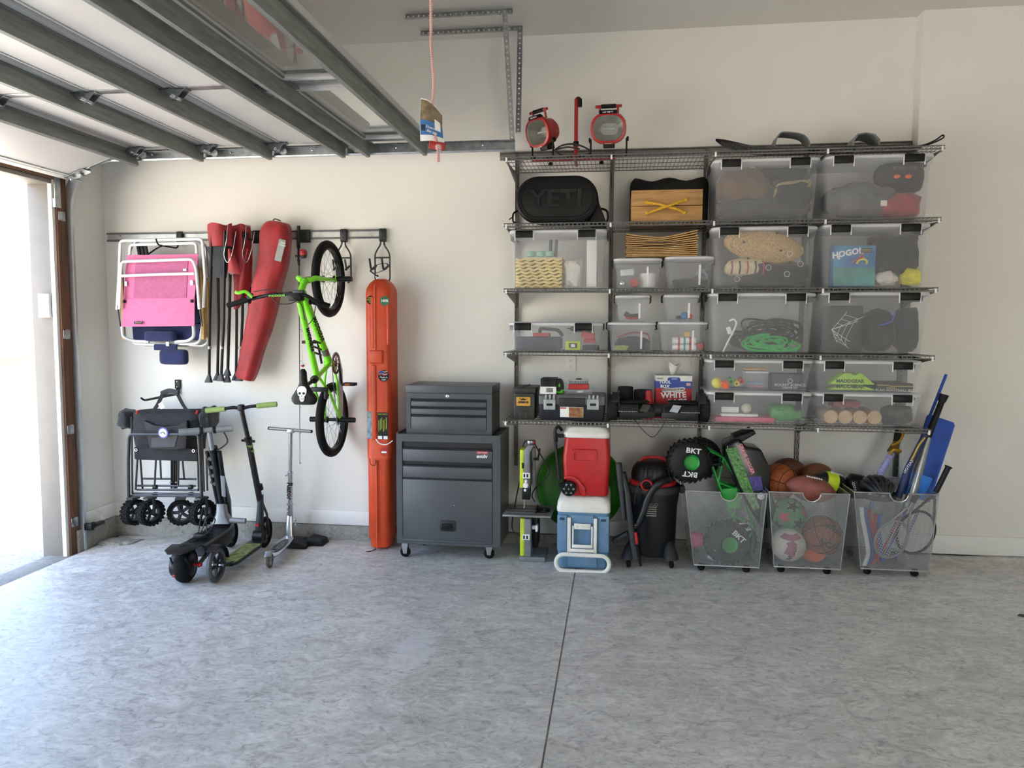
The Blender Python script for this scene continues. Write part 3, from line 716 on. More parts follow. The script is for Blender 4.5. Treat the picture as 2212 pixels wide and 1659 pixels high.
# tote M
def ball(tk, px, py, Y, r, m, label, name='toy_ball'):
    c = at(px, py, Y); q = TOTES[tk]; c.z = max(c.z, q['z0']+r+.001); b = B(); b.sph(c, r, 18, 12); return b.obj(name, m, None, label=label, cat='ball')
ball('M', 1549, 828, -.43, .034, mat('toy_yellow', 'f2e23c', .4), 'yellow toy ball at the left end of the toy tote')
o = ball('M', 1566, 833, -.462, .026, mat('toy_orange', 'f2682c', .4), 'knobbly orange toy ball beside the yellow one')
b = B(); rnd = random.Random(4); c_ = at(1566, 833, -.462); c_.z = max(c_.z, TOTES['M']['z0']+.027)
for k in range(26):
    d_ = V((rnd.gauss(0, 1), rnd.gauss(0, 1), rnd.gauss(0, 1))).normalized(); b.sph(c_+d_*.025, .007, 6, 4)
b.obj('knobs', MATS['toy_orange'], o, kind='stuff')
for k, (px, py, mm, cl) in enumerate(((1578, 823, mat('toy_green', '3fae3f', .4), 'green'), (1591, 828, MATS['toy_yellow'], 'yellow'), (1601, 823, mat('toy_red', 'd3342f', .4), 'red'))):
    b = B(); p = at(px, py, -.455); b.lathe([(.010, -.012), (.017, -.012), (.017, .05), (.010, .05)], p, (0, 1, .15), 18, True); b.obj('toy_tube', mm, None, label='%s plastic toy tube among the toy balls' % cl, cat='toy')
gar('M', 1590, 842, -.40, (.07, .05, .02), mat('toy_blue', '2e57a8', .4), 31, 'blue toy lying under the coloured tubes', 'toy_car', 'toy', .2)
p0, p1 = at(1610, 846, -.44), at(1660, 805, -.44)
b = B(); b.b2((p0.x, -.44, TOTES['M']['z0']+.002), (p1.x, -.30, p1.z)); o = b.obj('craft_box', m_tote, None, .006, label='small clear craft box inside the toy tote', cat='storage box')
b = B(); b.b2((p0.x-.003, -.443, p1.z-.004), (p1.x+.003, -.297, p1.z+.008)); b.obj('lid', m_lid, o, .003)
for (cc, zz, lb) in (('e48aa8', .0, 'pink'), ('8ec0dc', .017, 'pale blue')):
    b = B(); b.blob(((p0.x+p1.x)/2+.004, -.38, TOTES['M']['z0']+.016+zz), (.058, .045, .010), 5, .1); b.obj('craft_pad', mat('%s_felt' % lb.replace(' ', '_'), cc, .9), None, label='%s felt pad in the small craft box' % lb, cat='felt')
b = B(); b.b2((p0.x+.0, -.43, p1.z+.012), (p1.x-.01, -.34, p1.z+.026)); b.obj('wooden_block', mat('light_wood', 'c79b5f', .6, stretch=(1, 8, 8)), None, .002, label='flat wooden block on the clear craft box', cat='block')
p0, p1 = at(1667, 847, -.455), at(1738, 808, -.455)
sb = thing('science_set', 'dark blue rocket science starter set box', 'box', ((p0.x+p1.x)/2, -.4, TOTES['M']['z0']))
b = B(); b.b2((p0.x, -.455, TOTES['M']['z0']), (p1.x, -.33, p1.z)); b.obj('carton', mat('dark_blue_print', '1d2747', .4, var=.3, scale=14, col2='3a2436'), sb, .002)
text('ROCKET SCIENCE', sb, at(1706, 832, -.4565), .0225, m_wht, ext=.0008, wx=1.0); text('STARTER SET', sb, at(1706, 838, -.4565), .016, m_wht, ext=.0008)
b = B(); b.torus(at(1707, 823, -.456), .013, .0016, (0, 1, 0), 24, 5); b.v = [V((p.x, p.y, p.z)) for p in b.v]; b.obj('logo_ring', m_wht, sb)
# tote N: ramps and kit
m_lime = mat('lime_plastic', 'a9d637', .45)
for k, (py0, py1, lb) in enumerate(((846, 832, 'lower'), (830, 806, 'upper'))):
    zz0 = max(at(1830, py0, -.44).z, TOTES['N']['z0']+.003)+(.0 if k == 0 else .0); zz1 = at(1830, py1, -.44).z
    xa, xb = at(1792, py0, -.44).x, at(1888, py0, -.44).x; w = xb-xa
    b = B(); b.prism([(xa, zz0), (xb, zz0), (xb-.002, zz0+.004), (xb-w*.30, zz1), (xb-w*.38, zz1), (xb-w*.42, zz1-.012), (xb-w*.5, zz1-.012), (xb-w*.54, zz1), (xb-w*.70, zz1), (xa+.002, zz0+.004)], -.455, -.33)
    o = b.obj('launch_ramp', m_lime, None, .002, label='%s of two lime green plastic ramps lettered across the front' % lb, cat='ramp', group='lime green ramps')
    text('MADDGEAR', o, ((xa+xb)/2-.015, -.4565, zz0+.020), .030, m_ink, bold=.001)
p0, p1 = at(1891, 849, -.45), at(1973, 829, -.45)
kb = thing('football_kit', 'black flag football kit box with a gold line', 'box', ((p0.x+p1.x)/2, -.4, TOTES['N']['z0']))
b = B(); b.b2((p0.x, -.45, TOTES['N']['z0']), (p1.x, -.22, p1.z)); b.obj('carton', m_black, kb, .003)
text('FLAG FOOTBALL KIT', kb, at(1933, 843.5, -.4515), .021, m_wht, wx=1.15); text('FRANKLIN', kb, at(1925, 838, -.4515), .011, MATS['yellow_ink'])
b = B(); b.b2((p0.x+.01, -.452, p1.z-.013), (p0.x+.08, -.4495, p1.z-.010)); b.b2((p0.x+.08, -.452, p1.z-.018), (p1.x, -.4495, p1.z-.015)); b.obj('gold_line', MATS['yellow_ink'], kb)
# tote O
p0, p1 = at(1544, 915, -.455), at(1673, 902, -.455)
b = B(); b.b2((p0.x, -.465, TOTES['O']['z0']), (p1.x, -.28, p1.z)); b.obj('pink_case', mat('pink_plastic', 'd85a76', .4), None, .008, label='flat pink plastic case at the bottom of a shallow tote', cat='case')
for (x0, x1, y0, y1, yy, lb) in ((1558, 1596, 891, 879, -.44, 'white carton on the pink case, under the tote lid'), (1558, 1638, 900, 895, -.46, 'thin white strip lying on the pink case')):
    a_, c_ = at(x0, y0, yy), at(x1, y1, yy); b = B(); b.b2((a_.x, yy, max(a_.z, p1.z+.002)), (c_.x, yy+.07, c_.z)); b.obj('white_carton', m_white, None, .003, label=lb, cat='carton')
ball('O', 1612, 882, -.43, .031, mat('cream_ball', 'd8cfb8', .5), 'cream ball above the pink case')
gar('O', 1695, 890, -.37, (.10, .09, .055), mat('green_toy_plastic', '4c9a48', .4), 41, 'green plastic toy truck at the right end of the pink case tote', 'toy_truck', 'toy', .18)
b = B(); p = at(1680, 882, -.455); b.cyl(p, p+V((.08, .01, 0)), .016, 14); o = b.obj('toy_barrel', mat('green_toy_plastic'), None, label='green tube of the toy with a dark opening', cat='toy')
b = B(); b.cyl(at(1723, 882, -.47), at(1723, 882, -.47)+V((0, .01, 0)), .020, 18); b.obj('dark_disc', m_black, o)
# tote P: log ends
m_log = mat('cut_wood_end', 'c8a983', .7, var=.1, scale=30); m_bark = mat('turned_wood', 'a9875f', .7)
for k, px in enumerate((1794.5, 1826, 1857.5, 1889)):
    c = at(px, 906, -.46); r = .0435; c.z = TOTES['P']['z0']+r+.001; b = B(); b.cyl(c, c+V((0, .24, 0)), r, 28); o = b.obj('wooden_log', m_bark, None, .003, label='round wooden log end, %s from the left of four in a tote' % names[k], cat='log', group='four wooden logs')
    b = B(); b.cyl(c+V((0, -.0015, 0)), c+V((0, .001, 0)), r-.003, 28); b.obj('cut_face', m_log, o)
p0 = at(1800, 885, -.40); b = B(); b.b2((p0.x, -.40, TOTES['P']['z0']+.10), (p0.x+.16, -.28, TOTES['P']['z0']+.14)); b.obj('red_box', mat('dull_red_card', '8e3f44', .7), None, .003, label='dull red box lying on the wooden logs', cat='box')
gar('P', 1940, 895, -.38, (.10, .09, .055), mat('camouflage_fabric', '5a5648', .9, var=.3, scale=22, col2='2d2b26', bump=.3), 43, 'camouflage patterned bag beside the wooden logs', 'camouflage_bag', 'bag', .2)
gar('P', 1918, 908, -.45, (.035, .03, .035), f_denim, 44, 'dark ball shaped pouch next to the last log', 'pouch', 'pouch', .1)
# tote T1
m_pad = mat('cream_foam', 'e6cf86', .8, var=.08, bump=.3)
rnd = random.Random(3)
for k in range(9):
    zz = TOTES['T1']['z0']+.006+k*.021; xa = TOTES['T1']['x0']+.006; xw = .30
    b = B(); pts = []
    for i in range(25):
        x = xa+xw*i/24; pts.append((x, zz+.0055*math.sin(i*1.3+k)+.003))
    poly = [(x, z-.007) for x, z in pts]+[(x, z+.007) for x, z in reversed(pts)]
    b.prism(poly, -.47, -.20); o = b.obj('foam_pad', m_pad, None, ang=50, label='wavy pale yellow foam pad, number %s up from the tote floor' % ['one', 'two', 'three', 'four', 'five', 'six', 'seven', 'eight', 'nine'][k], cat='foam pad', group='yellow foam pads')
    for h in range(5):
        hx = xa+.02+h*.06+(k % 2)*.02; bb = B(); bb.lathe([(.004, 0), (.008, 0), (.008, .004), (.004, .004)], (hx, -.4745, zz+.002), (0, 1, 0), 12, True); bb.obj('hole_rim', m_pad, o)
gar('T1', 1240, 590, -.42, (.055, .06, .09), f_wht, 51, 'white crumpled cloth in the tote of yellow pads', 'cloth', 'cloth', .35)
b = B(); p0, p1 = at(1267, 620, -.42), at(1290, 520, -.42); b.b2((p0.x, -.45, TOTES['T1']['z0']), (p1.x, -.25, p1.z)); b.obj('white_board', m_white, None, .004, label='white upright carton at the right of the yellow pads', cat='carton')
m_mint = mat('mint_plastic', '8fc2ab', .5)
for k in range(3):
    p = at(1148+k*20, 550, -.42); p.z = TOTES['T1']['z0']+.20; b = B(); b.lathe([(.001, 0), (.026, 0), (.029, .03), (.025, .034), (.001, .034)], p, (0, 0, 1), 18); b.obj('mint_cup', m_mint, None, label='mint green cup on the yellow pads, %s of three' % names[k], cat='cup', group='mint cups')
for k in range(2):
    p = at(1188+k*12, 545, -.40); b = B(); b.cyl((p.x, -.38, TOTES['T1']['z0']+.202), (p.x+.004, -.38, TOTES['T1']['z1']-.02), .011, 12); b.obj('grey_post', mat('slate_plastic', '56646c', .5), None, label='slate grey post standing on the pads, %s one' % ('left', 'right')[k], cat='post', group='slate posts')
# tote T2: tools
m_navy = mat('navy_plastic', '23283a', .45); m_tred = mat('tool_red', 'b3262b', .45); m_tlime = mat('tool_lime', 'bccf32', .45)
def drill(tk, c, s, m, m2, label, flip=1):
    t = thing('cordless_drill', label, 'drill', c)
    b = B(); b.cyl(c+V((-.05*flip*s, 0, .11*s)), c+V((.07*flip*s, 0, .115*s)), .026*s, 16); b.obj('motor_body', m, t, .004)
    b = B(); b.lathe([(.022, 0), (.020, .02), (.010, .05), (.004, .05), (.004, .07)], c+V((-.05*flip*s, 0, .11*s)), (-flip, 0, 0), 14); b.obj('chuck', m_black, t)
    b = B(); b.tube([c+V((.03*flip*s, 0, .10*s)), c+V((.045*flip*s, 0, .03*s))], (.016*s, .020*s), 10); b.obj('grip', m_black, t)
    b = B(); b.box(c+V((.04*flip*s, 0, .016*s)), (.09*s, .06*s, .032*s)); b.obj('battery', m2, t, .005)
    return t
T2z = TOTES['T2']['z0']
o = inbox('T2', at(1112, 760, -.46).x, at(1212, 760, -.46).x, T2z, T2z+.085, -.46, .15, m_navy, 'tool_case', 'dark navy tool case lying in the tool tote', 'tool case', .015)
b = B(); p = at(1170, 731, -.46); b.b2((p.x-.06, -.45, T2z+.086), (p.x+.05, -.36, T2z+.11)); b.obj('red_grip', m_tred, o, .006)
b = B(); p = at(1172, 725, -.45); b.tube(corner([(p.x-.02, -.42, T2z+.105), (p.x-.02, -.42, T2z+.14), (p.x+.1, -.42, T2z+.13), (p.x+.13, -.42, T2z+.09)], .02), .011, 8); b.obj('handle', m_black, o)
p = at(1262, 760, -.40); drill('T2', V((p.x, -.40, T2z+.045)), .85, m_black, m_tred, 'black and red cordless drill in the tool tote')
p = at(1238, 760, -.45); b = B(); b.b2((p.x-.05, -.47, T2z), (p.x+.05, -.42, T2z+.06)); o = b.obj('stud_finder', m_tlime, None, .008, label='lime yellow stud finder standing in the tool tote', cat='tool')
b = B(); b.b2((p.x-.026, -.4725, T2z+.014), (p.x+.026, -.469, T2z+.046)); b.obj('screen', m_black, o, .002); b = B(); b.b2((p.x-.013, -.474, T2z+.02), (p.x+.013, -.472, T2z+.04)); b.obj('display', m_white, o, .002)
p = at(1270, 738, -.45); b = B(); b.box((p.x, -.435, T2z+.095), (.085, .05, .045), MX.Rotation(.25, 3, 'Y')); o = b.obj('battery_pack', m_tred, None, .006, label='red battery pack leaning in the tool tote', cat='battery')
p = at(1275, 752, -.44); b = B(); b.b2((p.x-.05, -.455, T2z), (p.x+.055, -.37, T2z+.035)); b.obj('charger', m_navy, None, .008, label='dark charger beneath the red battery pack', cat='charger')
# small boxes
q = TOTES['A']
p = at(1395, 612, -.40); b = B(); b.lathe([(.018, 0), (.05, 0), (.05, .09), (.018, .09)], (p.x+.012, -.37, q['z0']), (0, 0, 1), 24, True); b.obj('white_roll', m_white, None, label='white paper roll in a small clear box', cat='roll')
p = at(1370, 610, -.45); b = B(); b.cyl((p.x, -.44, q['z0']+.028), (p.x+.004, -.36, q['z0']+.028), .027, 20); b.obj('red_can', m_tred, None, .003, label='red can lying in front of the white roll', cat='can')
p = at(1355, 590, -.43); b = B(); b.box((p.x, -.40, q['z0']+.095), (.09, .07, .045), MX.Rotation(-.08, 3, 'Y')); b.obj('foam_tray', mat('pale_foam', 'cfd6d6', .8), None, .012, label='pale foam tray above the red can', cat='tray')
p = at(1345, 612, -.44); b = B(); b.sph((p.x, -.43, q['z0']+.024), .023, 14, 10); b.obj('glass_jar', m_steel, None, label='small silver ball jar at the left of the red can', cat='jar')
q = TOTES['Bx']
gar('Bx', 1490, 612, -.38, (.11, .09, .03), f_char, 61, 'dark machine parts at the bottom of a small clear box', 'machine_part', 'parts')
p = at(1515, 597, -.42); b = B(); b.lathe([(.03, 0), (.045, 0), (.045, .03), (.03, .03)], (p.x, -.42, q['z0']+.062), (.3, .8, .3), 24, True); b.obj('steel_ring', m_steel, None, label='bright steel ring in a small clear box', cat='ring')
q = TOTES['E']
gar('E', 1365, 745, -.38, (.10, .08, .05), f_denim, 62, 'dark tool bundle under the red strap', 'tool_bundle', 'tools')
b = B(); b.strap(bez([at(1333, 728, -.44), at(1350, 722, -.445), at(1372, 718, -.44), at(1398, 722, -.44), at(1402, 734, -.435)]), .03, .006, (0, 1, .2)); b.obj('red_strap', f_red, None, label='red strap draped over tools in a small box', cat='strap')
gar('E', 1342, 752, -.44, (.045, .03, .022), mat('olive_plastic', '8f9a3a', .5), 63, 'olive green tool at the left of its small box', 'olive_tool', 'tool')
gar('E', 1400, 748, -.42, (.028, .04, .04), f_gry, 64, 'grey sander at the right of the red strap box', 'sander', 'tool', .15)
q = TOTES['F']
for k, zz in enumerate((.024, .068)):
    p = at(1478, 750, -.43); b = B(); b.lathe([(.001, -.075), (.021, -.075), (.021, .07), (.012, .078), (.001, .078)], (p.x, -.42-.0*k, q['z0']+zz-.002), (1, 0, 0), 18); o = b.obj('caulk_tube', m_white, None, label='white tube lying in a small box, %s of two' % ('lower', 'upper')[k], cat='tube', group='white tubes')
    for j, cc in enumerate(('c0392b', '2a8f8a', 'c0392b')):
        bb = B(); bb.cyl((p.x-.04+j*.035, -.42, q['z0']+zz-.002), (p.x-.028+j*.035, -.42, q['z0']+zz-.002), .0215, 18); bb.obj('printed_band', mat('band_%s' % ('red', 'teal')[j % 2], cc), o)
p = at(1484, 727, -.43); b = B(); b.b2((p.x-.018, -.43, q['z0']+.092), (p.x+.018, -.40, q['z0']+.125)); b.obj('amber_block', mat('amber_plastic', 'd9a23a', .4), None, .003, label='amber square block on the white tubes', cat='block')
b = B(); p = at(1511, 752, -.43); b.cyl((p.x, -.44, q['z0']+.03), (p.x, -.36, q['z0']+.03), .022, 16); b.obj('red_bottle', m_tred, None, .003, label='small red bottle beside the white tubes', cat='bottle')
q = TOTES['C']; b = B(); p = at(1362, 686, -.42); b.tube(bez([(p.x-.035, -.40, q['z0']+.045), (p.x, -.41, q['z0']+.025), (p.x+.05, -.40, q['z0']+.03)]), (.010, .016), 8); o = b.obj('pliers', m_black, None, label='dark pliers in the smallest left box', cat='pliers')
b = B(); b.tube(bez([(p.x-.03, -.415, q['z0']+.02), (p.x, -.42, q['z0']+.012), (p.x+.05, -.415, q['z0']+.014)]), .008, 8); b.obj('red_handle', m_tred, o)
q = TOTES['D']; p = at(1479, 683, -.42); b = B(); b.sph((p.x-.002, -.41, q['z0']+.026), .024, 18, 12); b.obj('blue_ball', mat('glossy_blue', '1f6fb0', .15), None, label='glossy blue ball in the smallest right box', cat='ball')
b = B(); b.blob((p.x-.03, -.38, q['z0']+.014), (.024, .03, .013), 5, .1); b.obj('dark_puck', m_black, None, label='dark puck behind the blue ball', cat='puck')
b = B(); b.sph((p.x+.034, -.38, q['z0']+.021), .019, 14, 10); b.obj('orange_ball', f_org, None, label='small orange ball beside the blue ball', cat='ball')
# ------------------------------------------------------------------ twin-head work light on the top shelf
m_wred = mat('work_light_red', 'a3201f', .38, var=.08); m_refl = mat('reflector_aluminium', 'cfcbc0', .35, .55)
ZT = LV[0]
wl = thing('work_light', 'red twin-head halogen work light stand with upright red pole', 'work light', at(1245, 335, -.30))
def lamp_head(c, yaw, pitch, s=1.0):
    T = MX.Translation(c) @ MX.Rotation(yaw, 4, 'Z') @ MX.Rotation(pitch, 4, 'X')     # faces -y
    def R2(w, h, r, y): return [(a, y, b_) for a, b_ in rrect(w*s, h*s, r*s, 5)]
    b = B(T); b.rings([R2(.20, .165, .07, -.055), R2(.232, .195, .085, -.052), R2(.24, .203, .088, -.03), R2(.215, .18, .08, -.012), R2(.20, .165, .07, .05), R2(.15, .12, .05, .085)][0:])
    # open the front: drop the first cap
    n = len(R2(.2, .16, .07, 0)); b.f = [q for q in b.f if not (len(q) > 4 and max(q) < n)]
    hd = b.obj('lamp_head', m_wred, wl, ang=45)
    b = B(T); b.rings([R2(.198, .163, .07, -.054), R2(.192, .157, .066, -.046), R2(.12, .075, .03, .04)]); b.f = [q for q in b.f if not (len(q) > 4 and max(q) < n)]
    b.obj('reflector', m_refl, hd)
    b = B(T); b.rings([R2(.194, .159, .066, -.049), R2(.194, .159, .066, -.047)]); b.obj('glass', m_glass, hd)
    b = B(T); b.cyl((-.045*s, .0, 0), (.045*s, .0, 0), .007*s, 10); b.obj('halogen_tube', m_white, hd)
    b = B(T)
    for sx in (-1, 1): b.tube([(sx*.06*s, .0, .085*s), (sx*.062*s, -.005, .142*s)], .008*s, 8)
    b.tube([(-.088*s, -.005, .142*s), (.088*s, -.005, .142*s)], .010*s, 10); b.obj('handle_frame', m_wred, hd)
    b = B(T); b.tube([(-.05*s, -.005, .143*s), (.05*s, -.005, .143*s)], .014*s, 10); b.obj('handle_grip', m_black, hd)
    b = B(T); b.box((0, -.040, .098*s), (.12*s, .03, .026*s), MX.Rotation(-.5, 3, 'X')); b.obj('name_plate', m_black, hd, .003)
    u = T.to_3x3(); text('HUSKY', hd, T @ V((0, -.0575, .099*s)), .022*s, m_wht, u @ V((1, 0, 0)), u @ V((0, -.48, .88)))
    for k in range(5):
        b = B(T); b.b2((-.10*s, .0+.014*k, -.085*s), (.10*s, .004+.014*k, -.079*s)); b.b2((-.06*s, .0+.014*k, .078*s), (.06*s, .004+.014*k, .084*s)); 
    b = B(T); b.box((0, .02, -.10*s), (.075*s, .07, .05*s)); b.obj('junction_box', m_black, hd, .004)
    b = B(T)
    b.box((0, -.045, -.092*s), (.05*s, .006, .018*s)); b.obj('warning_sticker', mat('cream_sticker', 'e9dfc8'), hd)
    return hd, T
c1 = at(1172, 285, -.34); c2 = at(1315, 278, -.34)
lamp_head(c1, math.radians(-42), math.radians(14), .92); lamp_head(c2, math.radians(-4), math.radians(10), .95)
# U-brackets and feet
for (c, wdt, yw) in ((c1, .10, -42), (c2, .115, -4)):
    T = MX.Translation((c.x, c.y+.01, ZT)) @ MX.Rotation(math.radians(yw), 4, 'Z'); h = c.z-ZT
    b = B(T); b.tube(corner([(-wdt, 0, h-.06), (-wdt, 0, .022), (wdt, 0, .022), (wdt, 0, h-.06)], .015), .006, 8); b.obj('yoke', m_black, wl)
    b = B(T)
    for s in (-1, 1): b.lathe([(.004, 0), (.016, .002), (.016, .012), (.004, .014)], (s*wdt, 0, h-.065), (s, 0, 0), 8)
    b.obj('tilt_knob', m_black, wl)
px0, px1 = at(1150, 345, -.34), at(1330, 345, -.34)
b = B(); b.tube([(px0.x, -.33, ZT+.016), (px1.x, -.33, ZT+.016)], .011, 8); b.tube([(at(1243, 330, -.3).x, -.45, ZT+.014), (at(1243, 330, -.3).x, -.15, ZT+.014)], .011, 8); b.obj('base_bar', m_wred, wl)
p = at(1244, 330, -.32); q = at(1245, 214, -.32)
b = B(); b.tube(corner([(p.x, -.32, ZT+.02), (q.x, -.32, q.z), (q.x+.02, -.32, q.z+.004), (q.x+.022, -.32, q.z-.05)], .02), .0125, 10); po = b.obj('pole', m_wred, wl)
b = B(); b.tube([(q.x+.005, -.32, q.z+.003), (q.x+.022, -.32, q.z-.005), (q.x+.023, -.32, q.z-.05)], .0155, 10); b.obj('hook_grip', m_black, po)
b = B(); b.lathe([(.014, 0), (.019, 0), (.019, .03), (.014, .03)], (p.x, -.32, ZT+.10), (0, 0, 1), 12); b.tube([(p.x-.02, -.32, ZT+.115), (p.x-.045, -.32, ZT+.115)], .005, 6); b.obj('clamp', m_black, po)
b = B()
for (px, Y) in ((1152, -.42), (1325, -.42), (1190, -.22), (1300, -.22)): pp = at(px, 345, Y); b.sph((pp.x, Y, ZT+.014), .015, 10, 8)
b.obj('rubber_foot', m_rub, wl, kind='stuff')
b = B(); b.tube(bez([at(1190, 330, -.36), at(1215, 314, -.38), at(1245, 312, -.40), at(1275, 326, -.40), at(1262, 336, -.38), at(1225, 338, -.40), at(1200, 326, -.42), at(1225, 318, -.42), at(1252, 322, -.42)], 8), .0055, 8)
for p in b.v: p.z = max(p.z, ZT+.003)
b.obj('power_cord', m_kcord, wl)
# ------------------------------------------------------------------ water ski lying on the top shelf
sk = thing('water_ski', 'long black water ski with two grey binding loops on the top shelf', 'water ski', at(1780, 316, -.38))
xa = at(1546, 296, -.40).x; xb = at(1985, 312, -.40).x; R = []
for i in range(31):
    t = i/30; x = xa+(xb-xa)*t; wd = .085*min(1, (t/.10)**.5 if t < .10 else 1)*(1 if t < .8 else 1-.4*(t-.8)/.2); zz = ZT+.006+.085*max(0, 1-t/.30)**1.8
    R.append([(x, -.40-wd, zz), (x, -.40+wd, zz), (x, -.40+wd, zz+.014), (x, -.40-wd, zz+.014)])
b = B(); b.rings(R); b.obj('ski_plank', mat('glossy_black', '101113', .2, coat=.5), sk, ang=60)
m_bind = mat('grey_rubber', '6d706f', .55, var=.15)
xL, xR_ = at(1668, 316, -.40).x, at(1745, 316, -.40).x; zh = at(1706, 291, -.40).z
b = B(); b.strap(bez([(xL+.02, -.40, ZT+.019), (xL+.004, -.40, ZT+.04), (xL+.03, -.40, zh-.008), (xL+.08, -.40, zh), (xR_-.04, -.40, zh-.02), (xR_-.004, -.40, ZT+.045), (xR_-.02, -.40, ZT+.020)], 6), .13, .007, (0, 1, 0)); b.obj('front_binding', m_bind, sk, ang=50)
xL, xR_ = at(1832, 316, -.40).x, at(1895, 316, -.40).x; zh = at(1870, 291, -.40).z
b = B(); R = []
for k in range(9):
    y = -.48+.15*k/8
    R.append([(xL+(xR_-xL)*u, y+.02*math.sin(u*3), ZT+.019+(zh-ZT-.019)*h*(1-.12*(k/8))) for u, h in ((0, 0), (.03, .5), (.2, .9), (.5, 1.0), (.8, .85), (.95, .45), (.97, 0), (.90, 0), (.87, .42), (.74, .78), (.5, .92), (.24, .82), (.1, .45), (.07, 0))])
b.rings(R); b.obj('heel_binding', m_bind, sk, ang=50)
xt = at(1985, 316, -.42).x; b = B(); b.tube(bez([(xt-.04, -.42, ZT+.02), (xt+.03, -.42, ZT+.028), at(2020, 303, -.42), at(2036, 292, -.42), at(2038, 297, -.42), at(2022, 306, -.42), (xt+.03, -.42, ZT+.022)], 6), .0045, 8); b.obj('tail_strap', m_black, sk)
# ------------------------------------------------------------------ black hard-shell cooler bag lying on its side
LB = LV[1]+.003; m_yb = mat('cooler_black', '070808', .5, var=.2, scale=30, bump=.06, spec=.3); m_yl = mat('cooler_emboss', '0e0f10', .34, var=.1)
yc = thing('soft_cooler', 'black cooler bag lying with its embossed oval base facing forward', 'cooler', at(1210, 480, -.3))
x0, x1 = at(1113, 440, -.50).x, at(1292, 440, -.50).x; zt_ = at(1205, 379, -.50).z; cx, w, h = (x0+x1)/2, x1-x0, zt_-LB
def yr(ins, y, dx=0., k=1.): return [(cx+dx+a*k, y, LB+h/2+c) for a, c in rrect(w-2*ins, h-2*ins, h*.49-ins, 9)]
b = B(); b.rings([yr(.016, -.500), yr(.006, -.496), yr(0, -.485), yr(0, -.44), yr(.006, -.435), yr(.006, -.40, .006), yr(.02, -.20, .02), yr(.05, -.12, .02)]); b.obj('shell', m_yb, yc, ang=40)
b = B()
for ins in (.020, .036): b.tube([V(p)+V((0, -.0, 0)) for p in yr(ins, -.501)], .0035, 6, False, True)
b.obj('embossed_ring', m_yb, yc)
text('YETI', yc, (cx, -.502, LB+h/2), .150, m_yl, bold=.004, ext=.004, wx=1.12, spc=1.02)
b = B(); b.prism([(x1-.055, LB+.001), (x1+.055, LB+.001), (x1+.02, LB+.09), (x1-.01, LB+.17), (x1-.05, LB+.19)], -.44, -.20); b.obj('side_panel', m_yb, yc, .01)
b = B(); b.tube(bez([(x1+.018, -.40, LB+.10), (x1+.055, -.41, LB+.08), (x1+.06, -.41, LB+.03), (x1+.045, -.40, LB+.004)]), .007, 8); b.obj('carry_loop', m_yb, yc)
b = B(); b.tube(bez([(x0+.005, -.42, LB+.09), (x0-.02, -.44, LB+.07), (x0-.02, -.45, LB+.02), (x0+.005, -.44, LB+.006)]), .006, 8); b.tube([(x0-.02, -.45, LB+.05), (x0-.045, -.46, LB+.03)], .004, 6); b.obj('side_strap', m_yb, yc)
# ------------------------------------------------------------------ wooden crate with rope handle, dark tray behind
m_crate = mat('pine_boards', 'b58a54', .6, var=.16, scale=5, stretch=(1.2, 8, 8), bump=.12, bscale=40); m_rope = mat('yellow_rope', 'e0ad2c', .7, var=.2, scale=200, bump=.8, bscale=250)
cr = thing('wooden_crate', 'honey-coloured wooden crate with a crossed yellow rope handle', 'crate', at(1442, 475, -.35))
x0, x1 = at(1363, 470, -.48).x, at(1517, 470, -.48).x; zt_ = at(1440, 410, -.48).z; zm = LB+(zt_-LB)*.5
b = B(); b.b2((x0, -.48, LB), (x1, -.462, zm-.002)); b.obj('plank', m_crate, cr, .002); b = B(); b.b2((x0, -.483, zm+.002), (x1, -.464, zt_)); b.obj('plank', m_crate, cr, .002)
for X in (x0, x1-.018): 
    b = B(); b.b2((X, -.462, LB), (X+.018, -.14, zt_-.004)); b.obj('side_board', m_crate, cr, .002)
b = B(); b.b2((x0, -.14, LB), (x1, -.122, zt_-.004)); b.obj('back_board', m_crate, cr, .002)
b = B(); b.b2((x0+.018, -.46, LB), (x1-.018, -.14, LB+.012)); b.obj('floor_board', m_crate, cr)
kp = [(at(1396, 437, -.489)), at(1482, 432, -.489), at(1398, 461, -.489), at(1479, 459, -.489)]
b = B(); mid = (kp[0]+kp[1]+kp[2]+kp[3])/4+V((0, -.014, 0)); 
b.tube(bez([kp[0], kp[0].lerp(mid, .6)+V((0, -.012, .004)), mid+V((.01, 0, 0)), kp[3].lerp(mid, .4)+V((0, -.01, .004)), kp[3]]), .0085, 8)
b.tube(bez([kp[2], kp[2].lerp(mid, .6)+V((0, -.006, .0)), mid+V((.012, -.012, .002)), kp[1].lerp(mid, .4)+V((0, -.01, .0)), kp[1]]), .0085, 8)
rp = b.obj('rope_handle', m_rope, cr)
for k_ in kp:
    b = B(); b.blob(k_+V((0, -.002, 0)), (.012, .008, .012), 3, .2, 2, 10, 8); b.obj('knot', m_rope, rp)
b = B()
for (px, py) in ((1372, 425), (1508, 420), (1508, 434), (1370, 462), (1510, 470)): p = at(px, py, -.485); b.sph(p, .003, 6, 4)
b.obj('nail_head', m_galvd, cr, kind='stuff')
x0, x1 = at(1361, 400, -.12).x, at(1530, 400, -.12).x; zt_ = at(1445, 383, -.115).z+.0
pl = [(x0, LB), (x1, LB), (x1+.004, zt_-.05), (x1-.005, zt_-.018)]+[(x1-.03-(x1-x0-.06)*k/12, zt_-.012+.012*math.cos(4*PI*k/12+.0)) for k in range(13)]+[(x0+.005, zt_-.03), (x0, zt_-.06)]
b = B(); b.prism(pl, -.118, -.085); b.obj('black_tray', m_black, None, .008, label='black wavy-edged plastic tray standing behind the wooden crate', cat='tray')
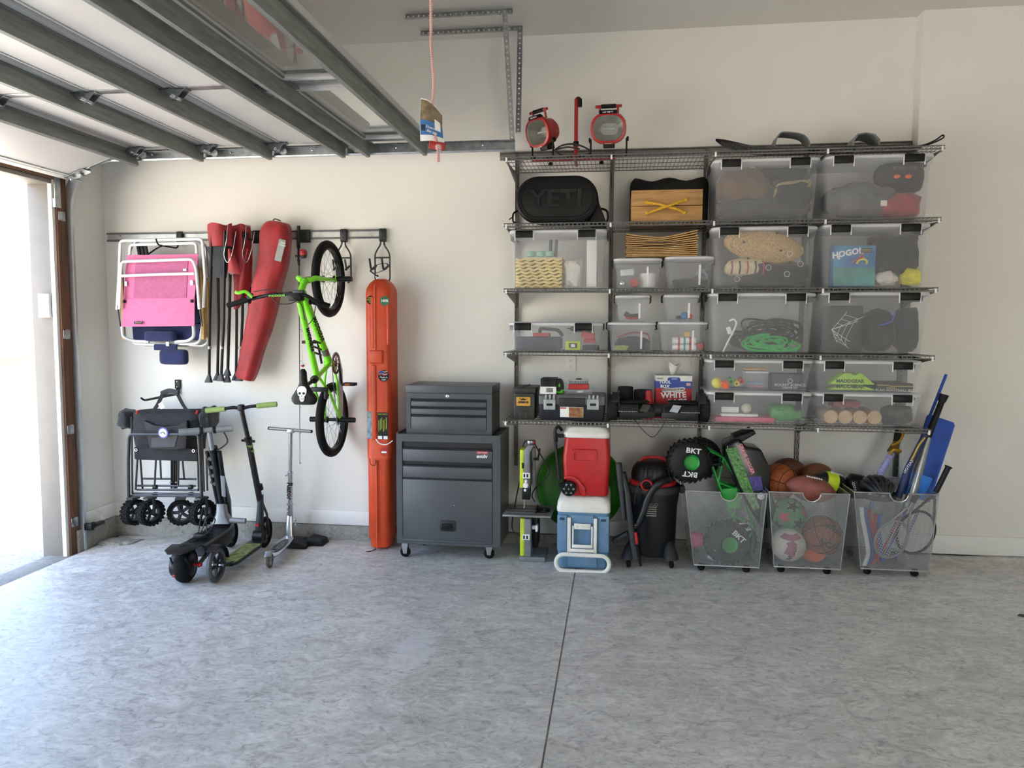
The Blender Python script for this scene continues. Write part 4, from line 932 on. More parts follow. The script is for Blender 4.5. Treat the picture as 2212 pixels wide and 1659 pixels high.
# ------------------------------------------------------------------ stack of folded cardboard on the two small boxes
m_kraft = mat('kraft_cardboard', 'c39d68', .8, var=.12, scale=12); zc0 = max(TOTES['A']['ztop'], TOTES['Bx']['ztop'])+.001
x0, x1 = at(1352, 552, -.44).x, at(1506, 552, -.44).x; rnd = random.Random(9)
nums = ['bottom', 'second', 'third', 'fourth', 'fifth', 'sixth', 'seventh', 'eighth', 'ninth', 'tenth', 'eleventh', 'topmost']
for k in range(12):
    u = k/11; base = zc0+k*.0102; bow = .034*u**1.6; P = []
    for i in range(11):
        t = -1+2*i/10; P.append((x0+(x1-x0)*(i/10)+rnd.uniform(-.001, .001)+.004*math.sin(k*1.7), base+bow*abs(t)**1.3+(.010*u*t)))
    b = B(); b.prism(P+[(x, z+.0065) for x, z in reversed(P)], -.455+rnd.uniform(0, .012), -.22)
    o = b.obj('cardboard_sheet', m_kraft, None, ang=50, label='folded brown cardboard sheet, %s of the stack on two small boxes' % nums[k], cat='cardboard', group='stacked cardboard sheets')
    if k in (6, 8): b = B(); b.b2((x0+.10, -.4565, P[5][1]+.001), (x1-.10, -.4545, P[5][1]+.005)); b.obj('printed_line', m_ink, o)
# ------------------------------------------------------------------ lowest shelf, left half
S5 = LV[4]+.003
m_olive = mat('olive_steel', '232820', .45, var=.12); m_gold = mat('gold_label', 'cf9a3c', .5)
am = thing('ammo_can', 'dark olive ammo can with a gold label', 'ammo can', at(1135, 905, -.40))
x0, x1 = at(1108, 890, -.50).x, at(1157, 890, -.50).x; zt_ = at(1133, 838, -.50).z
b = B(); b.b2((x0+.006, -.50, S5), (x1-.006, -.22, zt_-.028)); b.obj('body', m_olive, am, .006)
b = B(); b.b2((x0, -.508, zt_-.034), (x1, -.212, zt_)); ld = b.obj('lid', m_olive, am, .005)
b = B(); b.tube(corner([((x0+x1)/2-.012, -.44, zt_), ((x0+x1)/2-.012, -.43, zt_+.006), ((x0+x1)/2+.012, -.30, zt_+.006), ((x0+x1)/2+.012, -.29, zt_)], .004), .005, 6); b.obj('carry_handle', m_olive, ld)
b = B(); b.b2((x0+.012, -.511, zt_-.058), (x1-.016, -.499, zt_-.036)); b.obj('latch', m_olive, am, .003)
xm_ = (x0+x1)/2; zl = at(1130, 867, -.5).z
b = B(); b.prism([(xm_+a-.006, zl+c) for a, c in rrect(.092, .058, .006, 3)], -.5035, -.4995); lb = b.obj('gold_label', m_gold, am)
text('ARMOR', lb, (xm_-.006, -.5042, zl-.006), .020, m_ink, bold=.0008); b = B(); b.prism([(xm_-.006+a, zl+.014+c) for a, c in ((-.028, .006), (-.01, .002), (0, .008), (.01, .002), (.028, .006), (.012, -.006), (-.012, -.006))], -.5045, -.5034); b.obj('wing_emblem', m_ink, lb)
b = B(); b.b2((xm_-.032, -.5035, S5+.012), (xm_+.022, -.4995, S5+.055)); b.obj('pressed_panel', m_olive, am, .003)
# toolbox
m_tbk = mat('toolbox_navy_black', '181b23', .5, var=.1); m_tbg = mat('toolbox_grey', '5f6264', .5, var=.06); m_tbl = mat('latch_silver', 'a3a7a8', .4, .3)
tb = thing('toolbox', 'black and grey plastic toolbox with two silver latches', 'toolbox', at(1235, 902, -.40))
x0, x1 = at(1164, 890, -.50).x, at(1307, 890, -.50).x; zt_ = at(1235, 853, -.50).z; cx = (x0+x1)/2; w = x1-x0; zs = S5+(zt_-S5)*.62
b = B(); b.rings([[(cx+a, -.37+c, z) for a, c in rrect(w-2*i, .26-2*i, .015, 3)] for i, z in ((.012, S5), (.006, S5+.01), (0, zs))]); b.obj('bin', m_tbk, tb)
b = B(); b.rings([[(cx+a, -.37+c, z) for a, c in rrect(w-2*i+.006, .26-2*i+.006, .015, 3)] for i, z in ((0, zs+.001), (0, zt_-.012), (.01, zt_))]); b.obj('lid', m_tbg, tb)
for px in (1187, 1281):
    p = at(px, 874, -.515); b = B(); b.b2((p.x-.038, -.518, p.z-.034), (p.x+.038, -.502, p.z+.034)); la = b.obj('latch', m_tbl, tb, .004)
    b = B(); b.b2((p.x-.02, -.5195, p.z-.008), (p.x+.02, -.516, p.z+.008)); b.obj('slot', m_black, la, .002)
    for k in range(3): b = B(); b.b2((p.x-.03+k*.026, -.514, zt_-.03), (p.x-.018+k*.026, -.502, zt_+.001)); b.obj('rib', m_tbl, la, .002)
p = at(1235, 868, -.5); b = B(); b.b2((cx-.085, -.512, zs-.01), (cx+.085, -.502, zt_-.018)); b.obj('handle_recess', m_tbk, tb, .006)
b = B(); b.b2((cx-.075, -.507, S5+.022), (cx+.075, -.501, zs-.014)); lp = b.obj('label', m_white, tb, .001)
b = B(); b.b2((cx-.018, -.5085, S5+.024), (cx+.073, -.5065, zs-.016)); b.obj('label_picture', mat('label_photo', 'a98a4c', .5, var=.4, scale=40, col2='7c2f28'), lp)
b = B(); b.b2((cx-.073, -.5085, zs-.026), (cx-.035, -.5065, zs-.018)); b.obj('label_bar', m_tred, lp)
# on the toolbox
zz = zt_+.002
p = at(1184, 842, -.49); bx_ = thing('black_carton', 'black carton with a white barcode end on the toolbox', 'carton', (p.x, -.42, zz))
b = B(); b.b2((p.x-.05, -.49, zz), (p.x+.05, -.30, zz+.10)); b.obj('carton', m_black, bx_, .003)
b = B(); b.b2((p.x-.052, -.4925, zz+.001), (p.x+.052, -.4885, zz+.048)); wp = b.obj('end_label', m_white, bx_)
rnd = random.Random(2); x = p.x-.012; b = B()
while x < p.x+.03: d_ = rnd.uniform(.0008, .0026); b.b2((x, -.4935, zz+.012), (x+d_, -.492, zz+.04)); x += d_+rnd.uniform(.001, .0025)
b.obj('barcode', m_ink, wp, kind='stuff')
p = at(1208, 845, -.46); b = B(); b.b2((p.x-.024, -.47, zz), (p.x+.024, -.38, zz+.068)); o = b.obj('tape_measure', mat('neon_green', '5fd32c', .4), None, .012, 3, label='neon green and black tape measure standing on the toolbox', cat='tape measure')
b = B(); b.tube(bez([(p.x-.02, -.472, zz+.03), (p.x-.012, -.468, zz+.082), (p.x+.012, -.468, zz+.084), (p.x+.022, -.472, zz+.03)]), (.012, .008), 8); b.obj('rubber_grip', m_black, o); b = B(); b.cyl((p.x, -.474, zz+.032), (p.x, -.469, zz+.032), .016, 18); b.obj('button', m_black, o)
p = at(1250, 845, -.42); os_ = thing('organiser_case', 'flat clear parts organiser lying on the toolbox', 'case', (p.x, -.40, zz))
b = B(); b.b2((p.x-.09, -.46, zz), (p.x+.09, -.32, zz+.028)); b.obj('clear_case', m_tote, os_, .004)
b = B(); b.tube([(p.x-.01, -.44, zz+.012), (p.x+.03, -.44, zz+.015)], .007, 8); b.obj('white_part', m_white, os_)
bs = thing('bit_set', 'red and clear driver bit set on the organiser case', 'bit set', (p.x, -.42, zz+.029)); z2 = zz+.030
b = B(); b.b2((p.x-.066, -.455, z2), (p.x+.066, -.37, z2+.034)); b.obj('red_tray', m_red, bs, .003)
b = B(); b.b2((p.x-.064, -.453, z2+.034), (p.x+.064, -.372, z2+.062)); b.obj('clear_cover', m_tote, bs, .004)
for k in range(11):
    b = B(); x = p.x-.056+k*.0112; b.cyl((x, -.43, z2+.034), (x, -.43, z2+.054), .0035, 8); b.obj('driver_bit', m_black, bs)
b = B(); b.b2((p.x-.018, -.44, z2+.062), (p.x+.018, -.39, z2+.068)); b.obj('clasp', m_black, bs, .002)
# ------------------------------------------------------------------ hoverboard
m_hov = mat('hoverboard_black', '191a1c', .5, var=.12); m_tread = mat('tyre_rubber', '101010', .8, var=.2, scale=60, bump=.5, bscale=120)
hv = thing('hoverboard', 'black off-road hoverboard with knobbly tyres at both ends', 'hoverboard', at(1422, 905, -.42))
xl, xr = at(1313, 880, -.45).x, at(1533, 880, -.45).x; cx = (xl+xr)/2; R_w = .083; hy = -.42
def hov_wheel(x, s):
    b = B(); b.lathe([(.04, -.034), (.070, -.034), (.080, -.024), (R_w, -.010), (R_w, .010), (.080, .024), (.070, .034), (.04, .034)], (x, hy, S5+R_w), (1, 0, 0), 36); wh = b.obj('tyre', m_tread, hv)
    b = B()
    for k in range(22):
        a = 2*PI*k/22; e = V((0, math.cos(a), math.sin(a))); t = V((0, -math.sin(a), math.cos(a)))
        for sg in (-1, 1):
            c = V((x+sg*.016, hy, S5+R_w))+e*(R_w-.0005)+t*.004*sg
            b.box(c, (.022, .008, .004), MX(((1, 0, 0), (0, t.y, e.y), (0, t.z, e.z))) @ MX.Rotation(sg*.5, 3, 'Z'))
    b.obj('tread', m_tread, wh, kind='stuff')
    b = B(); b.lathe([(.001, -.03), (.042, -.03), (.05, -.02), (.05, .02), (.042, .03), (.001, .03)], (x, hy, S5+R_w), (1, 0, 0), 24); b.obj('hub', m_hov, wh)
hov_wheel(xl+.034, -1); hov_wheel(xr-.034, 1)
for s in (-1, 1):
    xi = cx+s*.02; xo = cx+s*(xr-xl)/2-s*.076; m_ = (xi+xo)/2
    # body half: sloping front, flat deck
    b = B()
    def q(x, k): return [(x, -.516+.03*k, S5+.016+.012*k), (x, -.530+.05*k, S5+.062), (x, -.500+.05*k, S5+.115-.02*k), (x, -.36, S5+.125-.025*k), (x, -.31, S5+.10), (x, -.32, S5+.05), (x, -.40, S5+.012+.015*k)]
    b.rings([q(xi, 1.0), q(xi+s*.05, .8), q(xi+s*.11, 0), q(xo, 0)]); b.obj('body_shell', m_hov, hv, .004)
    b = B(); pd = [(xi+s*.035, -.47), (xi+s*.085, -.515), (xo-s*.012, -.515), (xo-s*.004, -.49), (xo-s*.004, -.36), (xi+s*.05, -.36)]
    b.rings([[(x, y, S5+.121+.0*z) for x, y in pd] if z == 0 else [(x, y, S5+.131) for x, y in pd] for z in (0, 1)]); b.obj('foot_pad', m_rub, hv, .003)
    b = B(); b.prism([(-.50, S5+.06), (-.52, S5+.10), (-.47, S5+.185), (-.36, S5+.19), (-.32, S5+.14), (-.32, S5+.06)], xo, xo+s*.010, 'x'); b.obj('fender_cheek', m_hov, hv, .003)
    arch = []
    for k in range(9):
        a = math.radians(25+130*k/8); arch.append((hy-(R_w+.012)*math.cos(a), S5+R_w+(R_w+.012)*math.sin(a)))
    arch2 = [(y, z+.006) for y, z in reversed(arch)]
    b = B(); b.prism(arch+arch2, xo+s*.004, xo+s*.05, 'x'); b.obj('fender', m_hov, hv, .002)
    # lamp wedge and light strip on the front slope
    b = B(); x_ = xi+s*.075; b.rings([[(x_-.03, -.521, S5+.072), (x_+.02, -.526, S5+.065), (x_+.045, -.512, S5+.108), (x_-.005, -.503, S5+.112)], [(x_-.03, -.528, S5+.074), (x_+.02, -.533, S5+.067), (x_+.045, -.519, S5+.111), (x_-.005, -.510, S5+.115)]])
    b.obj('lamp_window', mat('clear_lamp_grey', 'aab2ba', .15) if s > 0 else mat('dark_lamp', '34362f', .25), hv)
    b = B(); 
    for k in range(10): xx = xi+s*(.12+.012*k); b.b2((xx-.003, -.533, S5+.068), (xx+.003, -.529, S5+.071))
    b.obj('light_strip', m_white, hv, kind='stuff')
b = B(); b.cyl((cx-.03, -.41, S5+.07), (cx+.03, -.41, S5+.07), .045, 20); b.obj('pivot', m_hov, hv)
# charging cable drooping through the shelf front
b = B(); b.tube(bez([at(1330, 903, -.535), at(1368, 906, -.545), at(1385, 925, -.545), at(1408, 944, -.545), at(1425, 930, -.545), at(1437, 908, -.545), at(1433, 880, -.542)]), .0025, 6); b.obj('charging_cable', m_kcord, None, label='thin black charging cable drooping below the hoverboard', cat='cable')
# behind the hoverboard: small tyres, rag box, red can
for k, (px, r, hh, lb) in enumerate(((1351, .052, .12, 'tall glossy black tyre behind the hoverboard, nearer the toolbox'), (1389, .062, .10, 'black ribbed tyre behind the hoverboard, nearer the rag box'))):
    p = at(px, 850, -.24); zb_ = S5; b = B(); b.lathe([(r*.6, 0), (r*.95, 0), (r, .015), (r, hh-.015), (r*.95, hh), (r*.6, hh)], (p.x, -.24, zb_+.085), (0, 0, 1), 32, True); o = b.obj('small_tyre', m_tread, None, label=lb, cat='tyre', group='small tyres')
    b = B(); b.lathe([(r*.45, 0), (r*.95, 0), (r*.95, .085), (r*.45, .085)], (p.x, -.24, zb_), (0, 0, 1), 24, True); b.obj('lower_tyre', m_tread, o)
x0, x1 = at(1416, 860, -.28).x, at(1494, 860, -.28).x; zt_ = at(1455, 812, -.28).z
rb = thing('rag_box', 'red white and blue carton of white rags with a rag pulled out', 'box', ((x0+x1)/2, -.2, S5)); cx = (x0+x1)/2
m_bxr = mat('carton_red', 'b5232c', .5); m_bxb = mat('carton_blue', '24479b', .5); m_bxw = mat('carton_white', 'e4e2de', .55)
b = B(); b.b2((x0, -.28, S5), (x1, -.08, zt_)); b.obj('carton', m_bxr, rb, .002)
b = B(); b.b2((x0-.001, -.2815, zt_-.035), (x1+.001, -.079, zt_+.001)); b.obj('white_top_band', m_bxw, rb)
b = B(); b.b2((x0-.0005, -.2812, zt_-.082), (x1+.0005, -.0795, zt_-.035)); b.obj('blue_band', m_bxb, rb)
b = B(); b.prism([(cx-.04+.002*0+a, zt_-.03+c) for a, c in ((-.005, -.02), (.0, .014), (.008, .02), (.072, .02), (.08, .014), (.085, -.02))], -.2825, -.2805); b.obj('blue_arch', m_bxb, rb)
b = B(); b.b2((cx-.015, -.2835, zt_-.022), (cx+.022, -.2820, zt_-.018)); b.obj('carry_slot', m_bxw, rb)
text('TOOL\nBOX', rb, (cx-.058, -.2825, zt_-.056), .028, m_wht, bold=.001); text('PROFESSIONAL', rb, (cx+.0, -.283, zt_-.092), .021, m_ink, (1, 0, .08), bold=.0004)
b = B(); b.rings([[(cx+a, y, zt_-.092+c+a*.08) for a, c in rrect(.148, .026, .012, 3)] for y in (-.2822, -.2806)]); b.obj('title_bar', m_bxw, rb)
text('WHITE', rb, (cx+.0, -.283, zt_-.128), .052, m_wht, (1, 0, .06), bold=.0016); text('RAGS', rb, (cx+.025, -.283, zt_-.172), .05, m_wht, (1, 0, .06), bold=.0016)
text('SELLARS', rb, (x0+.028, -.2835, zt_-.018), .011, m_ink)
plate(rb, (x1-.022, -.2815, zt_-.056), .028, .018, m_wht, name='flag'); 
b = B()
for k in range(3): b.b2((x1-.036, -.2842, zt_-.064+k*.006), (x1-.008, -.2832, zt_-.061+k*.006))
b.obj('flag_stripes', m_bxr, rb, kind='stuff')
b = B(); R = []
for k in range(7):
    t = k/6; R.append([(cx+.0+(.012+.030*t)*math.cos(2*PI*i/14)*(1+.25*math.sin(3*2*PI*i/14+t))+.012*t, -.18+(.008+.014*t)*math.sin(2*PI*i/14), zt_+.001+.075*t+.014*t*math.sin(2*2*PI*i/14+1)) for i in range(14)])
b.rings(R, False); b.obj('pulled_rag', mat('white_rag', 'ece8e0', .9), rb, ang=60)
p = at(1400, 856, -.30); cn = thing('spray_can', 'red and white shop can standing beside the rag box', 'can', (p.x+.004, -.33, S5))
pz = S5+.15
b = B(); b.lathe([(.001, 0), (.030, 0), (.030, pz-S5-.02), (.026, pz-S5-.01), (.001, pz-S5-.01)], (p.x+.004, -.31, S5), (0, 0, 1), 20); b.obj('can_body', m_red, cn)
b = B(); b.lathe([(.001, 0), (.024, 0), (.024, .04), (.018, .05), (.001, .05)], (p.x+.004, -.31, pz-.012), (0, 0, 1), 18); b.obj('can_cap', m_red, cn)
p = at(1403, 858, -.345); b = B(); b.lathe([(.001, 0), (.034, 0), (.034, .016), (.001, .017)], (p.x, -.345, S5+.118), (0, 0, 1), 22)
b.lathe([(.0305, -.09), (.032, -.09), (.032, 0), (.0305, 0)], (p.x, -.345, S5+.118), (0, 0, 1), 22, True)
# wall outlet
p = at(1233, 785, -.006); ol = thing('wall_outlet', 'white double wall outlet above the toolbox', 'outlet', (p.x, -.003, p.z))
b = B(); b.prism([(p.x+a, p.z+c-.0) for a, c in rrect(.072, .116, .006, 3)], -.007, -.001); b.obj('cover_plate', m_white, ol, .002)
for s in (-1, 1):
    b = B(); b.prism([(p.x+a, p.z+s*.020+c) for a, c in rrect(.034, .029, .012, 5)], -.010, -.006); oo = b.obj('receptacle', m_white, ol)
    for k, (dx, dz, ww, hh) in enumerate(((-.006, .003, .0022, .008), (.006, .003, .0022, .008), (0, -.007, .005, .005))):
        b = B(); b.b2((p.x+dx-ww/2, -.0108, p.z+s*.020+dz-hh/2), (p.x+dx+ww/2, -.0095, p.z+s*.020+dz+hh/2)); b.obj('socket_slot', m_ink, oo)
# ------------------------------------------------------------------ rolling tool cabinet and top chest
m_cab = mat('charcoal_enamel', '4a4e52', .42, var=.05, scale=8, bump=.04, bscale=400); m_cabd = mat('dark_recess', '15171b', .5)
CY = -.45; CB = -.055
tc = thing('tool_cabinet', 'charcoal steel rolling tool cabinet with two drawers and a drop door', 'tool cabinet', (-1.1, -.25, fz(-1.1)))
x0, x1 = at(856, 960, CY).x, at(1081, 960, CY).x; zt = at(960, 941, CY).z; zb = at(960, 1178, CY).z; W_ = x1-x0; f_ = W_/.69
fl_, fr_ = .040, .052
b = B(); b.b2((x0, CY, zb), (x0+fl_, CB, zt)); b.b2((x1-fr_, CY, zb), (x1, CB, zt)); b.b2((x0+fl_, CY, zb), (x1-fr_, CB-.01, zb+.045)); b.b2((x0+fl_, CY, zt-.045), (x1-fr_, CY+.03, zt)); b.b2((x0+fl_, CB-.01, zb), (x1-fr_, CB, zt)); b.b2((x0+fl_, CY+.03, zt-.02), (x1-fr_, CB-.01, zt-.014))
b.obj('carcass', m_cab, tc)
b = B(); b.b2((x0, CY+.01, zt), (x0+.012, CB-.012, zt+.012)); b.b2((x1-.012, CY+.01, zt), (x1, CB-.012, zt+.012)); b.b2((x0, CB-.012, zt), (x1, CB, zt+.012)); b.b2((x0, CY, zt), (x1, CY+.010, zt+.006)); b.obj('tray_rim', m_cab, tc)
b = B(); b.b2((x0+fl_, CY+.012, zb+.045), (x1-fr_, CY+.02, zt-.045)); b.obj('recess', m_cabd, tc)
def z_(py): return at(960, py, CY).z
for (pa, pb_) in ((972, 998), (1009, 1033)):
    b = B(); b.b2((x0+fl_+.006, CY-.004, z_(pb_)), (x1-fr_-.004, CY+.05, z_(pa))); dr = b.obj('drawer', m_cab, tc, .003)
    b = B(); b.prism([(CY-.003, z_(pa)), (CY-.014, z_(pa)+.006), (CY-.014, z_(pa)+.010), (CY+.008, z_(pa)+.010), (CY+.008, z_(pa))], x0+fl_+.006, x1-fr_-.004, 'x'); b.obj('drawer_pull', m_cabd, dr)
b = B(); b.b2((x0+fl_+.004, CY-.006, z_(1171)), (x1-fr_-.002, CY+.03, z_(1037))); dd = b.obj('drop_door', m_cab, tc, .005)
b = B(); b.b2((x0+fl_+.004, CY-.010, z_(1171)), (x1-fr_-.002, CY-.004, z_(1167))); b.obj('door_lip', m_cab, dd, .002)
p = at(967, 1136, CY-.008)
b = B(); b.prism([(p.x+a, p.z+c) for a, c in rrect(.108, .074, .014, 3)], CY-.012, CY-.004); lt = b.obj('latch_frame', m_cabd, dd, .002)
b = B(); b.prism([(p.x+a, p.z-.004+c) for a, c in rrect(.076, .042, .006, 3)], CY-.0135, CY-.011); b.obj('latch_cup', m_black, lt); b = B(); b.b2((p.x-.03, CY-.019, p.z-.006), (p.x+.03, CY-.012, p.z+.012)); b.obj('latch_paddle', m_black, lt, .003)
p = at(1042, 978, CY-.006); plate(tc, p+V((0, 0, 0)), .078, .022, mat('badge_red', 'b04a4c', .5), name='badge'); text('CRAFTSMAN', tc, p+V((0, -.003, 0)), .0115, m_wht); text('evolv', tc, at(1041, 986, CY-.0065), .034, m_wht, bold=.0012)
b = B(); b.sph(at(981, 1092, CY-.007), .003, 6, 4); b.obj('paint_chip', m_wht, tc)
for k, (px, Y) in enumerate(((876, CY+.055), (1057, CY+.055), (895, CB-.06), (1050, CB-.06))):
    x = at(px, 1195, CY+.055).x; z0 = fz(x); r = .035
    b = B(); b.b2((x-.028, Y-.03, zb-.006), (x+.028, Y+.03, zb)); cs = b.obj('caster', m_steel, tc, .002)
    b = B()
    for s in (-1, 1): b.prism([(Y-.03, zb-.004), (Y+.03, zb-.004), (Y+.022, z0+r+.0), (Y+.0, z0+r-.012), (Y-.014, z0+r)], x+s*.017-.0015, x+s*.017+.0015, 'x') if k > 9 else b.prism([(x-.024, zb-.004), (x+.024, zb-.004), (x+.012, z0+r-.008), (x-.012, z0+r-.008)], Y+s*.017-.0015, Y+s*.017+.0015)
    b.obj('fork', m_steel, cs)
    b = B(); b.lathe([(.006, -.013), (r-.006, -.013), (r, -.008), (r, .008), (r-.006, .013), (.006, .013)], (x, Y, z0+r), (0, 1, 0), 24); b.obj('wheel', m_rub, cs)
    b = B(); b.cyl((x, Y-.020, z0+r), (x, Y+.020, z0+r), .006, 10); b.obj('axle', m_steel, cs)
# top chest
tch = thing('tool_chest', 'charcoal three-drawer top chest sitting on the rolling cabinet', 'tool chest', (-1.09, -.24, zt))
HY = -.405; x0, x1 = at(877, 900, HY).x, at(1063, 900, HY).x; zb2 = zt+.001; ztp = at(970, 833, HY).z; zl = at(970, 850, HY).z
b = B(); b.b2((x0+.002, HY, zb2), (x0+.032, CB-.01, zl-.001)); b.b2((x1-.036, HY, zb2), (x1-.002, CB-.01, zl-.001)); b.b2((x0+.032, HY, zb2), (x1-.036, CB-.02, zb2+.036)); b.b2((x0+.032, HY, zl-.036), (x1-.036, HY+.03, zl-.001)); b.b2((x0+.032, CB-.02, zb2), (x1-.036, CB-.01, zl-.001)); b.obj('carcass', m_cab, tch)
b = B(); b.b2((x0, HY-.003, zl+.001), (x1, CB-.008, ztp)); b.obj('lid', m_cab, tch, .003)
b = B(); b.b2((x0+.03, HY+.014, zb2+.03), (x1-.03, HY+.02, zl-.03)); b.obj('recess', m_cabd, tch)
def z2(py): return at(970, py, HY).z
for (pa, pb_) in ((868, 879), (884, 896), (901, 932)):
    b = B(); b.b2((x0+.036, HY-.001, z2(pb_)), (x1-.040, HY+.04, z2(pa))); dr = b.obj('drawer', m_cab, tch, .003)
    b = B(); b.prism([(HY-.001, z2(pa)), (HY-.010, z2(pa)+.004), (HY-.010, z2(pa)+.008), (HY+.008, z2(pa)+.008), (HY+.008, z2(pa))], x0+.036, x1-.040, 'x'); b.obj('drawer_pull', m_cabd, dr)
p = at(967, 856, HY); b = B(); b.lathe([(.001, 0), (.011, 0), (.012, .004), (.007, .006), (.001, .006)], p, (0, -1, 0), 16); b.obj('key_lock', m_steel, tch)
# ------------------------------------------------------------------ band saw
m_lime2 = mat('saw_lime', 'c3d62b', .42); m_sg = mat('saw_grey', '7c7f82', .45, .2)
bw = thing('band_saw', 'lime and grey bench band saw standing on the floor', 'band saw', (at(1150, 1212, -.35).x, -.35, fz(-.5)))
YB = -.46; zf = fz(-.53)
def X(px, Y=YB): return at(px, 1100, Y).x
def Zz(py, Y=YB): return at(1140, py, Y).z
b = B(); b.b2((X(1122), YB, zf), (X(1178), YB+.25, zf+.035)); b.obj('base_plate', m_sg, bw, .004)
b = B(); b.b2((X(1133), YB, zf+.035), (X(1147), YB+.16, Zz(1121))); b.obj('lower_column', m_sg, bw, .005)
b = B(); b.b2((X(1123.5), YB+.002, zf+.037), (X(1133), YB+.16, Zz(1121))); b.obj('lower_door', m_lime2, bw, .006)
b = B(); b.prism([(X(1131), Zz(1055)), (X(1144), Zz(1055)), (X(1144), Zz(978)), (X(1152), Zz(962)), (X(1140), Zz(962)), (X(1131), Zz(972))], YB, YB+.16); b.obj('upper_housing', m_sg, bw, .005)
b = B(); b.prism([(X(1122), Zz(1055)), (X(1131), Zz(1055)), (X(1131), Zz(972)), (X(1122), Zz(972))], YB+.002, YB+.16); b.obj('upper_door', m_lime2, bw, .006)
for py in (1027, 1160):
    b = B(); b.b2((X(1129), YB-.008, Zz(py+6)), (X(1145), YB+.002, Zz(py-6))); c_ = b.obj('door_clip', m_white, bw, .002)
    for dx in (1131, 1137.5): b = B(); b.b2((X(dx), YB-.0095, Zz(py+3.5)), (X(dx+3.2), YB-.007, Zz(py-3.5))); b.obj('clip_slot', m_black, c_)
b = B(); b.b2((X(1127), YB-.004, Zz(1012)), (X(1130.5), YB+.01, Zz(1000))); b.obj('viewing_slot', m_black, bw)
b = B(); b.cyl((X(1136), YB-.03, Zz(1047)), (X(1136), YB, Zz(1047)), .018, 14); b.b2((X(1133.5), YB-.02, Zz(1044)), (X(1139), YB+.0, Zz(1036))); b.obj('guide_knob', m_white, bw, .003)
b = B(); b.b2((X(1127), YB+.005, Zz(1080)), (X(1144), YB+.08, Zz(1055))); b.cyl((X(1134), YB, Zz(1059)), (X(1134), YB+.006, Zz(1059)), .011, 12); gd = b.obj('blade_guard', m_black, bw, .003)
b = B(); b.cyl((X(1134), YB-.001, Zz(1059)), (X(1134), YB-.004, Zz(1059)), .009, 12); b.obj('guide_bearing', m_white, gd)
b = B(); b.b2((X(1130), YB+.03, Zz(1100)), (X(1132), YB+.036, Zz(1078))); b.obj('saw_blade', m_steel, bw)
b = B(); T_ = MX(); xL, xR_ = X(1086), X(1191); zt_ = Zz(1100, YB)
Yf = YB-.06
b.b2((at(1085, 1115, Yf).x, Yf, Zz(1118, Yf)), (at(1190, 1115, Yf).x, Yf+.30, Zz(1114, Yf))); tbl = b.obj('saw_table', mat('cast_grey', '8d8d8b', .45, .4), bw, .003)
for k in range(3): b = B(); xa_ = at(1088, 1110, Yf).x; zt_ = Zz(1114, Yf); b.b2((xa_+.01, Yf+.03+k*.07, zt_), (xa_+.28, Yf+.036+k*.07, zt_+.0015)); b.obj('mitre_slot', m_black, tbl)
b = B(); p = at(1160, 1100, YB); b.b2((p.x-.012, YB+.0, zt_), (p.x-.002, YB+.13, zt_+.03)); b.cyl((p.x+.03, YB+.08, zt_), (p.x+.03, YB+.08, zt_+.014), .05, 20); b.cyl((p.x+.045, YB+.05, zt_), (p.x+.045, YB+.05, zt_+.03), .011, 12); b.obj('mitre_gauge', m_black, tbl, .002)
b = B(); b.b2((X(1148), YB+.03, Zz(1146)), (X(1160), YB+.06, Zz(1138))); b.b2((X(1156), YB+.02, Zz(1150)), (X(1161), YB+.07, Zz(1136))); b.obj('tilt_knob', m_white, bw, .003)
b = B(); b.b2((X(1148), YB+.07, Zz(1190)), (X(1160), YB+.22, Zz(1122))); b.obj('motor', m_black, bw, .01)
b = B(); b.b2((X(1146), YB+.05, Zz(1000)), (X(1153), YB+.10, Zz(970))); b.b2((X(1147), YB+.06, Zz(1055)), (X(1153), YB+.10, Zz(985))); b.b2((X(1152), YB+.05, Zz(1048)), (X(1154.5), YB+.08, Zz(1038))); b.obj('rear_spine', m_sg, bw, .003)
b = B(); b.b2((X(1150), YB+.05, Zz(997)), (X(1161), YB+.08, Zz(991))); b.tube([(X(1160), YB+.06, Zz(992)), (X(1163), YB+.06, Zz(971))], .006, 6); b.obj('fence_hook', m_black, bw)
b = B(); b.lathe([(.001, 0), (.030, 0), (.032, .006), (.032, .02), (.028, .024), (.001, .024)], (X(1144), YB+.06, Zz(961)), (0, 0, 1), 20); b.obj('tension_knob', m_steel, bw)
b = B(); b.tube(bez([(X(1133), YB+.1, Zz(957)), (X(1124), YB+.12, Zz(972)), (X(1120), YB+.14, Zz(1030)), (X(1108), YB+.16, Zz(1090)), (X(1102), YB+.1, Zz(1150)), (X(1122), YB+.08, Zz(1166))]), .0045, 6)
b.tube(bez([(X(1150), YB+.06, Zz(957)), (X(1165), YB+.06, Zz(985)), (X(1183), YB+.06, Zz(1018)), (X(1172), YB+.06, Zz(1040)), (X(1153), YB+.06, Zz(1060)), (X(1147), YB+.06, Zz(1075)), (X(1153), YB+.06, Zz(1088))]), .0045, 6); b.obj('power_cord', m_kcord, bw)
# ------------------------------------------------------------------ green saucer sled behind the coolers
c = at(1253, 1052, -.12); b = B(); R = []
tl = MX.Translation((c.x, -.10, c.z)) @ MX.Rotation(math.radians(-6), 4, 'X')
for r, d in ((.002, -.0), (.16, .004), (.245, .012), (.275, -.012), (.292, -.030), (.300, -.034), (.306, -.028), (.296, -.018), (.28, .0), (.25, .024), (.16, .016), (.002, .012)):
    R.append([tl @ V((r*math.cos(2*PI*k/48), d, r*math.sin(2*PI*k/48))) for k in range(48)])
b.rings(R, False); b.obj('saucer_sled', mat('dark_green_plastic', '2f7a1f', .4, var=.1), None, ang=50, label='round green plastic saucer sled leaning on the wall behind the coolers', cat='sled')
